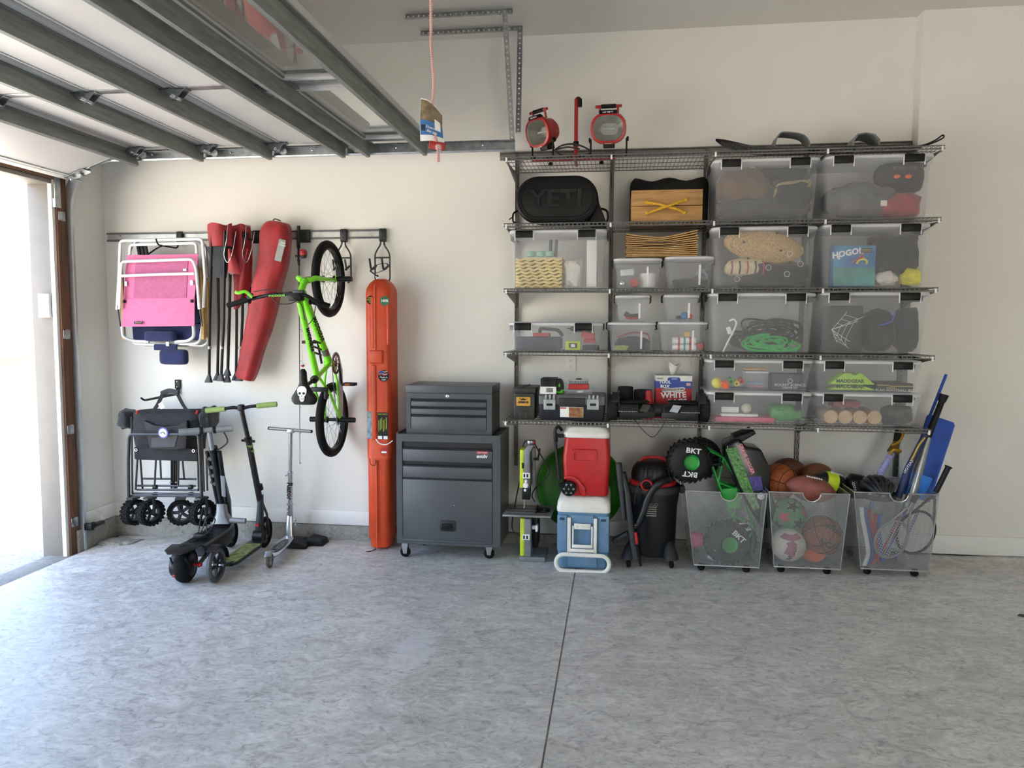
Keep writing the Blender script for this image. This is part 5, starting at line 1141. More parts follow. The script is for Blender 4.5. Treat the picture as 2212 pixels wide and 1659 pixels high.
# ------------------------------------------------------------------ coolers
m_cw = mat('cooler_white', 'e6e3da', .45, var=.03); m_cr = mat('cooler_red', 'bd2021', .42, var=.05); m_cb = mat('cooler_blue', '6488a8', .45, var=.05)
YC = -.585
bc = thing('blue_cooler', 'blue cooler with white lid and oval pull handle on the floor', 'cooler', (at(1260, 1230, YC).x, -.33, fz(-.2)))
x0, x1 = at(1202, 1150, YC).x, at(1318, 1150, YC).x; cx = (x0+x1)/2; w = x1-x0; zf = fz(cx)+.004; zl0 = at(1260, 1108, YC).z; zl1 = at(1260, 1075, YC).z
def CR(ins, z, r=.03, dep=.52): return [(cx+a, YC+dep/2+c_, z) for a, c_ in rrect(w-2*ins, dep-2*ins, r, 5)]
b = B(); b.rings([CR(.014, zf), CR(.008, zf+.012), CR(.006, zl0-.02), CR(.004, zl0)]); b.obj('body', m_cb, bc, ang=45)
b = B(); b.rings([CR(.002, zl0+.001), CR(0, zl0+.008), CR(0, zl0+.03), CR(.002, zl0+.033), CR(.002, zl0+.038), CR(.004, zl0+.06, .035), CR(.018, zl1-.012, .045), CR(.045, zl1, .05), CR(.08, zl1+.002, .05)]); b.obj('lid', m_cw, bc, ang=45)
def zc(py): return at(1260, py, YC).z
def xc(px): return at(px, 1150, YC).x
for (a0, a1) in ((1203.5, 1225), (1291, 1316)):
    b = B(); b.b2((xc(a0), YC-.006, zc(1192)), (xc(a1), YC+.02, zc(1113))); sp = b.obj('side_panel', m_cb, bc, .008)
    b = B(); px_ = (a0+a1)/2; b.prism([(xc(px_)+a, zc(1122)+c_) for a, c_ in rrect(.034, .016, .007, 4)], YC-.0075, YC-.005); b.obj('grip_hole', mat('deep_blue', '1f3a55'), sp)
b = B(); b.b2((xc(1233), YC-.010, zc(1130)), (xc(1282), YC+.01, zc(1112))); b.obj('latch_block', m_cb, bc, .005)
# telescoping handle
for px in (1229.5, 1286): b = B(); b.b2((xc(px)-.011, YC-.022, zc(1196)), (xc(px)+.011, YC-.006, zc(1118))); b.obj('handle_rail', m_cw, bc, .003)
b = B(); b.b2((xc(1236), YC-.026, zc(1182)), (xc(1281), YC-.012, zc(1175)))
for px in (1238, 1279): b.b2((xc(px)-.005, YC-.024, zc(1180)), (xc(px)+.005, YC-.012, zc(1135)))
b.b2((xc(1232), YC-.026, zc(1191)), (xc(1284), YC-.012, zc(1184)))
b.obj('inner_frame', m_cw, bc, .002)
b = B(); b.b2((xc(1240), YC-.022, zc(1142)), (xc(1276), YC-.006, zc(1130))); cl = b.obj('lid_latch', m_cw, bc, .003)
for px in (1245, 1259, 1268): b = B(); b.b2((xc(px)-.008, YC-.028, zc(1138)), (xc(px)+.008, YC-.02, zc(1134))); b.obj('latch_button', m_cw, cl, .002)
hz = (zc(1191)+zc(1234))/2; hh = .058
P = [V((cx+a, YC-.045+.01*0, hz+c_)) for a, c_ in rrect(w-.006, hh*2-.008, hh-.006, 8)]
b = B(); b.tube(P, .0135, 10, False, True); b.obj('pull_handle', m_cw, bc)
b = B(); b.b2((xc(1227), YC-.004, zc(1225)), (xc(1290), YC+.01, zc(1198))); b.obj('lower_panel', m_cb, bc, .004)
# red cooler
YR = -.56
rc = thing('red_cooler', 'red and white wheeled cooler stacked on the blue cooler', 'cooler', (cx, -.33, zl1+.003))
x0, x1 = at(1216, 1000, YR).x, at(1317, 1000, YR).x; cx = (x0+x1)/2; w = x1-x0; zb = zl1+.004; zt = min(at(1262, 919, YR).z, .853); zl = at(1262, 947, YR).z
def CR2(ins, z, r=.03, dep=.46, sh=0.): return [(cx+a+sh, YR+dep/2+c_, z) for a, c_ in rrect(w-2*ins, dep-2*ins, r, 5)]
b = B(); b.rings([CR2(.014, zb), CR2(.008, zb+.01), CR2(.002, zb+.15), CR2(-.002, zb+.22), CR2(-.002, zb+.25), CR2(.006, zl-.04), CR2(.010, zl)]); b.obj('body', m_cr, rc, ang=45)
b = B(); b.rings([CR2(.006, zl+.001), CR2(.002, zl+.006), CR2(.002, zl+.030), CR2(.004, zl+.034), CR2(.012, zt-.03, .035), CR2(.022, zt-.012, .04), CR2(.05, zt, .045)]); b.obj('lid', m_cw, rc, ang=45)
p = at(1263, 985, YR)
b = B(); o1 = rrect(.165, .088, .018, 4); o2 = rrect(.135, .056, .012, 4)
b.rings([[(p.x+a, YR+.004, p.z+c_) for a, c_ in o1], [(p.x+a, YR-.009, p.z+c_) for a, c_ in rrect(.158, .08, .016, 4)], [(p.x+a, YR-.009, p.z+c_) for a, c_ in o2], [(p.x+a*.96, YR+.002, p.z+c_*.94) for a, c_ in o2]]); gr = b.obj('grip_recess', m_cr, rc, ang=40)
wx, wz = at(1229, 1060, YR-.0).x, max(at(1229, 1060, YR).z, zb+.050)
ww = .049
b = B(); b.lathe([(.001, -.018), (.02, -.018), (.024, -.012), (.036, -.012), (.040, -.018), (ww-.003, -.018), (ww, -.010), (ww, .014), (.001, .014)], (wx, YR-.012, wz), (0, 1, 0), 28); wh = b.obj('wheel', m_black, rc)
for k in range(6):
    a = 2*PI*k/6; b = B(); b.prism([(wx+.030*math.cos(a)+r_*math.cos(a+t_), wz+.030*math.sin(a)+r_*math.sin(a+t_)) for r_, t_ in ((.010, -2.2), (.010, 2.2), (.009, .5), (.009, -.5))], YR-.031, YR-.0235); b.obj('wheel_insert', m_sg, wh)
b = B(); b.cyl((wx, YR-.034, wz), (wx, YR-.01, wz), .005, 8); b.obj('axle_cap', m_steel, wh)
b = B(); Pw = [(wx-.03, wz-.052)]+[(wx+.063*math.cos(math.radians(a)), wz+.063*math.sin(math.radians(a))) for a in range(120, -20, -14)]+[(wx+.085, wz-.052), (wx+.11, wz-.052), (wx+.10, wz+.01)]+[(wx+.085*math.cos(math.radians(a)), wz+.080*math.sin(math.radians(a))) for a in range(20, 125, 15)]
b.prism([(max(x, x0+.004), max(z, zb+.001)) for x, z in Pw], YR-.010, YR+.004); b.obj('wheel_arch', m_cr, rc, .002)
xh = at(1205, 970, YR+.02).x
b = B(); b.tube(bez([at(1214, 930, YR+.03), at(1207, 922, YR+.02), at(1200, 928, YR+.01), at(1199, 945, YR+.01), at(1203, 985, YR+.01), at(1208, 1035, YR+.01)]), .010, 10); b.obj('pull_handle', m_black, rc)
b = B(); b.tube([at(1199.5, 935, YR+.01), at(1201, 955, YR+.01)], .0135, 10); b.b2((x0-.045, YR+.0, zl+.0), (x0+.005, YR+.04, zl+.02)); b.b2((x0-.03, YR-.005, zb+.055), (x0+.004, YR+.03, zb+.075)); b.obj('handle_mount', m_black, rc, .002)
# ------------------------------------------------------------------ shop vacuum
m_vb = mat('vacuum_black', '0f1012', .45, var=.15, scale=14); m_vg = mat('vacuum_grey', '2a2b2e', .5, var=.1)
YV = -.36; vx = at(1411, 1150, YV).x; zf = fz(vx); dep_s = 1629/4.93
va = thing('shop_vacuum', 'black shop vacuum with red fittings and a ribbed hose', 'vacuum', (vx, YV, zf))
def zv(py, Y=YV): return at(1411, py, Y).z
b = B(); b.lathe([(.001, 0), (.135, 0), (.142, .012), (.150, zv(1090)-zf-.06), (.163, zv(1060)-zf-.06), (.163, zv(1055)-zf-.06), (.001, zv(1055)-zf-.06)], (vx, YV, zf+.06), (0, 0, 1), 36); b.obj('drum', m_vb, va, ang=40)
b = B(); zr_ = zv(1052); b.lathe([(.150, 0), (.172, .002), (.174, .03), (.165, .045), (.150, .048)], (vx, YV, zr_-.02), (0, 0, 1), 36, True); rm = b.obj('drum_rim', m_vg, va, ang=40)
for s in (-1, 1): b = B(); b.box((vx+s*.178, YV-.03, zr_+.0), (.035, .06, .05)); b.obj('caddy_grip', m_vg, rm, .01)
zl_ = zv(1043); b = B(); b.lathe([(.150, 0), (.152, .02), (.140, .03), (.120, .032), (.001, .032)], (vx-.01, YV, zl_), (0, 0, 1), 32); b.obj('red_collar', m_red, va, ang=40)
b = B(); b.lathe([(.136, 0), (.138, .03), (.128, .075), (.105, .105), (.07, .118), (.001, .12)], (vx-.012, YV, zl_+.03), (0, 0, 1), 32); mh = b.obj('motor_head', m_vb, va, ang=40)
for a in (-125, -100, -75, -50):
    aa = math.radians(a); e = V((math.cos(aa), math.sin(aa), 0)); c_ = V((vx-.012, YV, zl_+.03)); b = B()
    t = V((-e.y, e.x, 0)); b.tube(bez([c_+e*.138+t*.018+V((0, 0, .03)), c_+e*.127+t*.016+V((0, 0, .078)), c_+e*.118+V((0, 0, .09)), c_+e*.127-t*.016+V((0, 0, .078)), c_+e*.138-t*.018+V((0, 0, .03))]), .004, 6); b.obj('vent_arch', m_black, mh)
b = B(); zh_ = zl_+.15; b.tube(bez([(vx-.095, YV, zh_-.025), (vx-.08, YV, zh_+.008), (vx-.03, YV, zh_+.02), (vx+.03, YV, zh_+.02), (vx+.07, YV, zh_+.005), (vx+.085, YV, zh_-.03)]), .010, 8); b.obj('carry_handle', m_red, mh)
b = B(); pc = V((vx-.05, YV-.135, zl_+.022)); b.lathe([(.026, 0), (.034, 0), (.038, .015), (.038, .055), (.034, .06), (.028, .06), (.028, .01)], pc, (-.12, -1, 0), 24); b.obj('hose_port', m_red, va)
b = B(); b.lathe([(.001, 0), (.028, 0), (.028, .002), (.001, .002)], pc+V((0, -.012, 0)), (-.12, -1, 0), 20); b.obj('port_bore', m_black, va)
for (px, rot) in ((1358, 0), (1451, 0)):
    p = atf(px, 1232); x = p.x; Y = -.50; zz_ = fz(x)
    b = B(); R = []
    for k in range(7):
        t = k/6; R.append([(x+(.048-.03*t**2)*math.cos(2*PI*i/16)+(vx-x)*.12*t, Y+(.055-.03*t**2)*math.sin(2*PI*i/16)+.05*t, zz_+.058+.10*t) for i in range(16)])
    b.rings(R); ft = b.obj('caster_foot', m_vg, va, ang=50)
    b = B(); b.lathe([(.004, -.009), (.022, -.009), (.025, 0), (.022, .009), (.004, .009)], (x, Y-.02, zz_+.026), (1, .35, 0), 20); b.cyl((x, Y-.02, zz_+.026), (x, Y, zz_+.07), .006, 8); b.obj('caster_wheel', m_rub, ft)
def ribbed(P, r, pit=.008, name='hose', par=None, m=None):
    Q = [V(p) for p in P]; rad = [r*(1 if i % 2 else .86) for i in range(len(Q))]; b = B(); b.tube(Q, rad, 12); return b.obj(name, m, par, ang=70)
Yh = YV-.20
ribbed(bez([at(1445, 1035, Yh+.06), at(1428, 1042, Yh), at(1410, 1058, Yh), at(1398, 1080, Yh), at(1390, 1105, Yh), at(1378, 1130, Yh), at(1362, 1138, Yh-.01)], 12), .024, par=va, m=m_vb)
b = B(); b.tube([at(1355, 1062, Yh-.02), at(1363, 1140, Yh-.02), at(1374, 1208, Yh-.02)], [.018, .020, .022], 12); b.obj('wand', m_vg, va)
ribbed(bez([at(1345, 1020, Yh), at(1350, 1040, Yh), at(1356, 1064, Yh-.015)], 10), .021, par=va, m=m_vb)
b = B(); b.tube([at(1336, 1000, Yh), at(1343, 1060, Yh)], [.020, .022], 12); b.tube([at(1343, 1060, Yh), at(1348, 1122, Yh)], [.018, .017], 12); b.obj('crevice_tool', m_vg, va)
b = B(); b.box(at(1340, 1160, Yh+.05), (.12, .04, .03), MX.Rotation(-.55, 3, 'Y')); b.obj('floor_nozzle', m_vg, va, .008)
b = B(); b.tube(bez([at(1405, 1028, Yh-.0), at(1385, 1040, Yh-.02), at(1375, 1060, Yh-.02), at(1370, 1090, Yh-.01)]), .004, 6); b.obj('power_cord', m_kcord, va)
b = B(); b.tube([at(1373, 1150, Yh-.04), at(1376, 1175, Yh-.04)], .010, 8); b.obj('red_clip', m_red, va); b = B(); b.tube([at(1376, 1175, Yh-.04), at(1384, 1222, Yh-.02)], .008, 8); b.obj('plug_end', m_black, va)
p = at(1406, 1105, YV-.157)
for k in range(5): b = B(); b.b2((p.x-.045+.006*(k == 0), YV-.1605, p.z-.03+k*.014), (p.x+.035, YV-.152, p.z-.026+k*.014+.003)); b.obj('printed_line', mat('faded_white', '83857f'), va)
text('RIDGID', va, (p.x+.0, YV-.161, p.z+.045), .028, MATS['faded_white'])
# ------------------------------------------------------------------ wire mesh rolling bins
def mesh_mat():
    m = bpy.data.materials.new('wire_mesh'); m.use_nodes = True; nt = m.node_tree; n = nt.nodes; l = nt.links; b = n['Principled BSDF']
    b.inputs['Base Color'].default_value = (*lin('9fa1a3'), 1); b.inputs['Metallic'].default_value = .6; b.inputs['Roughness'].default_value = .38
    tc = n.new('ShaderNodeTexCoord'); uv = n.new('ShaderNodeUVMap'); sp = n.new('ShaderNodeSeparateXYZ'); l.new(uv.outputs[0], sp.inputs[0])
    def math_(op, a, c=None):
        x = n.new('ShaderNodeMath'); x.operation = op
        for i, v in enumerate((a, c)):
            if v is None: continue
            if isinstance(v, (int, float)): x.inputs[i].default_value = v
            else: l.new(v, x.inputs[i])
        return x.outputs[0]
    pitch = .0075; wires = []
    for sg in (1, -1):
        s = math_('ADD', math_('MULTIPLY', sp.outputs[0], 1/pitch), math_('MULTIPLY', sp.outputs[1], sg/(pitch*.62)))
        fr = math_('FRACT', math_('MULTIPLY', s, .5)); d = math_('ABSOLUTE', math_('SUBTRACT', fr, .5)); wires.append(math_('GREATER_THAN', d, .5-.105))
    a = math_('MAXIMUM', wires[0], wires[1])
    t = n.new('ShaderNodeBsdfTransparent'); mx = n.new('ShaderNodeMixShader'); l.new(a, mx.inputs[0]); l.new(t.outputs[0], mx.inputs[1]); l.new(b.outputs[0], mx.inputs[2]); l.new(mx.outputs[0], n['Material Output'].inputs['Surface'])
    MATS['wire_mesh'] = m; return m
m_mesh = mesh_mat(); m_rim = mat('satin_wire', 'b3b5b6', .3, .9)
def panel(par, quad, name='mesh_panel', notch=None, nu=24, nv=14):
    """mesh sheet between four corners (bl, br, tr, tl) with metric UVs; optional half-round hand hole at the top"""
    bl, br, tr, tl = [V(q) for q in quad]; inv = WINV[par.name]; vs = []; fs = []; uv = []
    Wd = (tr-tl).length; Hh = ((tl-bl).length+(tr-br).length)/2
    for j in range(nv+1):
        for i in range(nu+1):
            u, v = i/nu, j/nv
            vs.append(tuple(inv @ (bl.lerp(br, u)).lerp(tl.lerp(tr, u), v)))
    for j in range(nv):
        for i in range(nu):
            u, v = (i+.5)/nu, (j+.5)/nv
            if notch:
                du = (u-notch[0])*Wd; dv = (1-v)*Hh
                if math.hypot(du, dv) < notch[1]: continue
            fs.append((j*(nu+1)+i, j*(nu+1)+i+1, (j+1)*(nu+1)+i+1, (j+1)*(nu+1)+i))
    me = bpy.data.meshes.new(name); me.from_pydata(vs, [], fs); lay = me.uv_layers.new(name='UVMap')
    for lp in me.loops:
        k = lp.vertex_index; i, j = k % (nu+1), k//(nu+1); lay.data[lp.index].uv = (i/nu*Wd, j/nv*Hh)
    me.materials.append(m_mesh); o = bpy.data.objects.new(name, me); COL.objects.link(o); o.parent = par; WINV[o.name] = inv; return o
BINS = []
def bin_(tl, tr, bl, br, label, Y=-.585, dep=.47):
    """front face corners in pixels"""
    TL, TR, BL, BR = at(*tl, Y-.012), at(*tr, Y-.012), at(*bl, Y), at(*br, Y); zf = fz((BL.x+BR.x)/2); zb = zf+.042; zt = (TL.z+TR.z)/2
    for q in (BL, BR): q.z = zb
    for q in (TL, TR): q.z = zt
    bt = [q+V((0, dep-.03, 0)) for q in (BL, BR)]; tp = [q+V((0, dep, 0)) for q in (TL, TR)]
    t = thing('mesh_bin', label, 'basket', ((BL.x+BR.x)/2, Y+dep/2, zf), group='rolling wire mesh bins')
    hr = .052; Wd = (TR-TL).length
    panel(t, (BL, BR, TR, TL), notch=(.535, hr), nu=64, nv=64); panel(t, (bt[0], BL, TL, tp[0])); panel(t, (BR, bt[1], tp[1], TR)); panel(t, (bt[1], bt[0], tp[0], tp[1])); panel(t, (bt[0], bt[1], BR, BL), 'mesh_floor')
    hc = TL.lerp(TR, .535)
    dn = (BL.lerp(BR, .535)-hc).normalized(); ex = (TR-TL).normalized()
    arc = [hc+ex*hr*math.cos(PI*k/14)+dn*hr*math.sin(PI*k/14)+V((0, -.002, 0)) for k in range(15)]
    b = B(); b.tube([TL, hc-ex*hr]+arc[::-1][1:-1]+[hc+ex*hr, TR, tp[1], tp[0]], .0042, 6, False, True); b.obj('rim_wire', m_rim, t)
    b = B(); b.tube([BL, BR, bt[1], bt[0]], .0042, 6, False, True); b.obj('base_wire', m_rim, t)
    for (a_, c_) in ((BL, TL), (BR, TR), (bt[0], tp[0]), (bt[1], tp[1])): b = B(); b.tube([a_, c_], .003, 6); b.obj('corner_wire', m_rim, t)
    for (u, yy) in ((.12, .03), (.82, .03), (.12, dep-.09), (.82, dep-.09)):
        q = BL.lerp(BR, u); b = B(); b.sph((q.x, q.y+yy, zf+.021), .021, 14, 10, (1.15, 1.0, 1.0)); b.cyl((q.x, q.y+yy, zf+.02), (q.x, q.y+yy, zb), .018, 12); b.obj('caster', m_rub, t)
    BINS.append(dict(BL=BL, BR=BR, TL=TL, TR=TR, zb=zb, zt=zt, Y=Y, dep=dep)); return t
bin_((1481, 1063), (1657, 1065), (1499, 1229), (1639, 1231), 'wire mesh bin holding the toy monster truck')
bin_((1661, 1065), (1836, 1066), (1672, 1229), (1815, 1233), 'wire mesh bin full of sports balls')
bin_((1845, 1066), (2028, 1066), (1859, 1236), (2006, 1238), 'wire mesh bin of bats, rackets and foam weapons nearest the bare wall')
# ------------------------------------------------------------------ contents of bin one: toy monster truck
m_mg = mat('truck_green', '23a03a', .4); m_tyre = mat('big_tyre', '0f0f10', .7, var=.15, scale=50, bump=.2)
mt = thing('toy_truck', 'large black and green toy monster truck standing on end in its bin', 'toy truck', at(1560, 1150, -.38))
def big_wheel(px, py, Y, r, rot, front=True):
    c = at(px, py, Y); b = B(); d = V((.16, -1, .02)).normalized()
    b.lathe([(r*.34, .055), (r*.52, .062), (r*.80, .052), (r*.93, .034), (r, .012), (r, -.04), (r*.93, -.06), (r*.7, -.068), (r*.34, -.068)], c, d, 48, True); tw = b.obj('tyre', m_tyre, mt, ang=40)
    u = d.orthogonal().normalized(); w = d.cross(u); b = B()
    for k in range(24):
        a = 2*PI*k/24; e = u*math.cos(a)+w*math.sin(a); t = d.cross(e)
        for sg in (-1, 1):
            R3 = MX((t, d, e)).transposed() @ MX.Rotation(sg*.5, 3, 'Z')
            b.box(c+e*(r*.985)+d*(-.014+sg*.024)+t*sg*.006, (.012, .05, .014), R3)
    b.obj('tread_lug', m_tyre, tw, kind='stuff')
    if front:
        b = B(); b.lathe([(r*.20, .02), (r*.30, .058), (r*.36, .066), (r*.36, .058), (r*.30, .05)], c, d, 28); b.lathe([(.001, .0), (r*.22, .0), (r*.30, .05), (r*.27, .05), (r*.2, .01), (.001, .01)], c, d, 28); b.lathe([(.001, .0), (r*.09, .0), (r*.07, .045), (.001, .045)], c, d, 12); b.obj('rim', m_mg, tw)
        rt_ = V((math.cos(rot), .16*math.cos(rot), math.sin(rot))); up_ = V((-math.sin(rot), 0, math.cos(rot)))
        for s in (1, -1): text('BKT', tw, c+d*.0625+up_*(s*r*.55), r*.34, m_wht, rt_*s, up_*s, bold=.001, ext=.002, wx=1.15)
    return c
k_ = 1/338
O = big_wheel(1489, 996, -.46, .135, -.12)
big_wheel(1512, 990, -.22, .135, 0, False)
O2 = big_wheel(1571, 1172, -.49, .135, -.75)
big_wheel(1590, 1168, -.25, .13, 0, False)
uu = V((.417, 0, -.909)); vv = V((.909, 0, .417))
def tp(u, v, y): return V((O.x, y, O.z))+uu*(u*k_)+vv*(v*k_)
b = B(); b.tube([tp(0, 2, -.42), tp(0, 2, -.24)], .016, 10); b.tube([V((O2.x, -.44, O2.z)), V((O2.x, -.27, O2.z))], .016, 10); b.obj('axle', m_black, mt)
b = B()
for y in (-.42, -.30):
    P = [tp(-5, 45, y), tp(25, 70, y), tp(70, 38, y), tp(110, 80, y), tp(150, 36, y), tp(190, 70, y), tp(215, 40, y)]
    b.tube(P, .007, 6); b.tube([tp(-5, 45, y), tp(70, 38, y), tp(150, 36, y), tp(215, 40, y)], .007, 6); b.tube([tp(25, 70, y), tp(110, 80, y), tp(190, 70, y)], .007, 6)
for (u, v) in ((-5, 45), (25, 70), (70, 38), (110, 80), (150, 36), (190, 70)): b.tube([tp(u, v, -.42), tp(u, v, -.30)], .006, 6)
b.obj('chassis_frame', m_mg, mt)
b = B(); b.prism([(tp(u, v, 0).x, tp(u, v, 0).z) for u, v in ((85, 38), (130, 34), (140, 62), (95, 70))], -.43, -.29); b.obj('belly_plate', m_mg, mt, .005)
for y in (-.435, -.285):
    for u in (20, 175): b = B(); b.tube([tp(u, 8, y), tp(u+14, 62, y)], .011, 10); b.obj('shock', m_steel if u > 100 else m_black, mt)
body = [(-2, 84), (30, 74), (95, 72), (150, 76), (196, 82), (200, 100), (165, 128), (120, 132), (85, 150), (35, 148), (20, 122), (-4, 116)]
b = B(); b.prism([(tp(u, v, 0).x, tp(u, v, 0).z) for u, v in body], -.46, -.22); bd = b.obj('body_shell', mat('gloss_black_body', '131416', .22), mt, .018, 3)
m_camo = mat('green_skull_print', '6fae5a', .5, var=.35, scale=60, col2='1f3a22')
b = B(); b.prism([(tp(u, v, 0).x, tp(u, v, 0).z) for u, v in ((6, 80), (95, 77), (150, 82), (150, 96), (95, 98), (10, 102))], -.4625, -.4595); b.obj('side_print', m_camo, bd)
text('GRAVE DIGGER', bd, tp(42, 112, -.4635), .030, mat('pink_ink', 'e58a96'), uu, vv, bold=.001)
b = B(); b.prism([(tp(u, v, 0).x, tp(u, v, 0).z) for u, v in ((80, 100), (112, 98), (118, 118), (88, 124))], -.4628, -.4594); b.obj('purple_print', mat('purple_ink', '4b3f8f', .5, var=.3, scale=80), bd)
b = B(); b.lathe([(.001, 0), (.022, 0), (.022, .003), (.001, .003)], tp(128, 108, -.460), (0, -1, 0), 20); b.obj('round_decal', m_wht, bd)
b = B(); b.prism([(tp(u, v, 0).x, tp(u, v, 0).z) for u, v in ((-8, 108), (-6, 152), (2, 152), (8, 108))], -.44, -.24); b.obj('spoiler', m_black, mt, .004)
def inbin(k, b, m_=.012):
    q = BINS[k]
    for p in b.v:
        t = min(max((p.z-q['zb'])/(q['zt']-q['zb']), 0), 1); xl = q['BL'].lerp(q['TL'], t).x+m_; xr = q['BR'].lerp(q['TR'], t).x-m_
        p.x = min(max(p.x, xl), xr); p.y = min(max(p.y, q['Y']+m_), q['Y']+q['dep']-.03-m_); p.z = max(p.z, q['zb']+.006)
    return b
inbin(0, B().blob(at(1505, 1165, -.40), (.06, .06, .05), 3, .2)).obj('pink_toy', mat('raspberry_plastic', 'c3265a', .5), None, label='raspberry pink toy at the lower left of the truck bin', cat='toy')
inbin(0, B().blob(at(1548, 1215, -.45), (.055, .05, .05), 6, .35)).obj('crumpled_paper', m_wht, None, label='white crumpled wrapper at the bottom of the truck bin', cat='wrapper')
inbin(0, B().blob(at(1610, 1222, -.42), (.07, .07, .035), 8, .2)).obj('grey_toy_car', mat('silver_toy', '9fa3a8', .4), None, label='silver grey toy car at the bottom right of the truck bin', cat='toy')
# ------------------------------------------------------------------ bin two: balls
m_bb = mat('basketball_orange', 'a8562a', .6, var=.12, scale=50, bump=.5, bscale=500); m_bb2 = mat('basketball_worn', '96502f', .65, var=.15, scale=50, bump=.5, bscale=500); m_seam = mat('seam_black', '1a1512', .6)
def bball(px, py, Y, r, m, label, ax=(0, 0, 1), txt=None, seam=True, name='basketball', cat='basketball', clampz=True, nose=1.):
    c = at(px, py, Y)
    if clampz: c.z = max(c.z, BINS[1]['zb']+r+.006)
    A = V(ax).normalized(); b = B(); b.sph(c, r, 32, 20); o = b.obj(name, m, None, label=label, cat=cat, ang=60)
    if seam:
        u = A.orthogonal().normalized(); w = A.cross(u)
        for d in (A, u, w.lerp(u, 0)):
            b = B(); b.torus(c, r+.0002, .0022, d, 48, 5); b.obj('seam', m_seam, o)
        for s in (1, -1): b = B(); b.torus(c+u*s*r*.62*.0+w*s*r*.55, r*.835, .0022, w, 40, 5); b.obj('seam', m_seam, o)
    if txt:
        for t_, dx, dz, sz, tl in txt:
            n_ = V((dx, -math.sqrt(max(.05, 1-dx*dx-dz*dz)), dz)); R_ = V((0, 0, 1)).cross(n_)*-1; R_ = V((1, 0, 0)); R_ = (R_-n_*R_.dot(n_)).normalized(); U_ = n_.cross(R_)*1
            U_ = R_.cross(n_)*-1
            rr = (R_*math.cos(tl)+U_*math.sin(tl)); uu_ = (U_*math.cos(tl)-R_*math.sin(tl))
            tx = text(t_, o, c+n_*r, sz, m_seam, rr, uu_, ext=0, bold=.0012); iv = WINV[o.name]; cl = iv @ c
            for v in tx.data.vertices: v.co = cl+(v.co-cl).normalized()*(r+.0012)
    return c
bball(1776, 1156, -.44, .122, m_bb2, 'worn orange basketball at the front of the ball bin', (.8, -.35, .4), [('NCAA', .15, -.28, .055, -.45), ('Wilson', .42, .48, .05, -.35)])
bball(1683, 1040, -.30, .118, m_bb, 'orange basketball on top at the left of the ball bin', (.3, .1, 1))
c = bball(1702, 1187, -.47, .105, mat('volleyball_cream', 'ded6c6', .6, var=.06), 'cream and pink volleyball at the bottom of the ball bin', seam=False, name='volleyball', cat='volleyball', txt=[('Wilson', .05, -.35, .045, 1.25)])
vo = bpy.data.objects['volleyball']; m_vp = mat('volleyball_pink', 'b0677c', .6)
for (a0, a1, t0, t1, d) in ((-1.1, 1.1, .35, .75, (0, -.35, 1)), (-.5, .5, .9, 1.25, (-.9, -.5, -.2)), (-.5, .5, .9, 1.25, (.75, -.6, -.5))):
    d = V(d).normalized(); u = (V((0, -1, 0))-d*V((0, -1, 0)).dot(d)).normalized(); w = d.cross(u); b = B(); R = []
    for i in range(7):
        th = t0+(t1-t0)*i/6; R.append([c+(d*math.cos(th)+(u*math.cos(a0+(a1-a0)*k/14)+w*math.sin(a0+(a1-a0)*k/14))*math.sin(th))*.1062 for k in range(15)])
    b.rings(R, False, loop=False); b.obj('pink_panel', m_vp, vo, ang=60)
c = bball(1704, 1112, -.40, .108, mat('green_panel', '2f7d45', .5, var=.1), 'green and red panelled soccer ball in the ball bin', seam=False, name='soccer_ball', cat='soccer ball')
so_ = bpy.data.objects['soccer_ball']; rnd = random.Random(3)
for k in range(16):
    zz = 1-2*(k+.5)/16; a = k*2.4; d = V((math.sqrt(1-zz*zz)*math.cos(a), math.sqrt(1-zz*zz)*math.sin(a), zz)); u = d.orthogonal().normalized(); w = d.cross(u)
    b = B(); b.rings([[c+(d*math.cos(t)+(u*math.cos(q)+w*math.sin(q))*math.sin(t)).normalized()*(.1092) for q in [2*PI*i/5+k for i in range(5)]] for t in (.40, .2, .01)], False); b.obj('ball_panel', mat('soccer_red', 'b8433f', .5) if k % 2 else m_black, so_)
def football(px, py, Y, L, r, m, ax, label, stripe=None, lace=True):
    c = at(px, py, Y); A = V(ax).normalized(); prof = []
    for i in range(21):
        t = -1+2*i/20; prof.append((max(r*(1-abs(t)**2.1)**.82, .001), t*L/2))
    b = B(); b.lathe(prof, c, A, 28); o = b.obj('football', m, None, ang=60, label=label, cat='football')
    u = V((0, -.4, 1)); u = (u-A*u.dot(A)).normalized()
    if lace:
        b = B()
        for i in range(7): t = -.28+.56*i/6; b.tube([c+A*(t*L/2)+u*(r*1.005)+A.cross(u)*.008, c+A*(t*L/2)+u*(r*1.03), c+A*(t*L/2)+u*(r*1.005)-A.cross(u)*.008], .0025, 5)
        b.tube([c+A*(-.15*L)+u*r*1.0, c+u*r*1.03, c+A*(.15*L)+u*r*1.0], .0025, 5); b.obj('lacing', m_wht, o)
    if stripe:
        pr = [(r*(1-abs(t)**2.1)**.82+.0008, t*L/2) for t in [stripe[0]+(stripe[1]-stripe[0])*i/8 for i in range(9)]]; b = B(); b.lathe(pr, c, A, 28, cap=False); b.obj('stripe', stripe[2], o, ang=60)
    return o
m_fb = mat('football_brown', '8d4f43', .55, var=.1, bump=.4, bscale=500)
o = football(1752, 1056, -.46, .31, .083, m_fb, (1, -.1, -.18), 'reddish brown football lying across the top of the ball bin'); text('WILSON', o, at(1770, 1040, -.555), .022, m_seam, (1, 0, -.18))
football(1795, 1044, -.30, .26, .075, mat('football_black', '1e2023', .5), (1, .25, -.30), 'black football with a neon yellow stripe behind the brown one', (-.45, .1, mat('neon_yellow', 'd4ea2a', .45)))
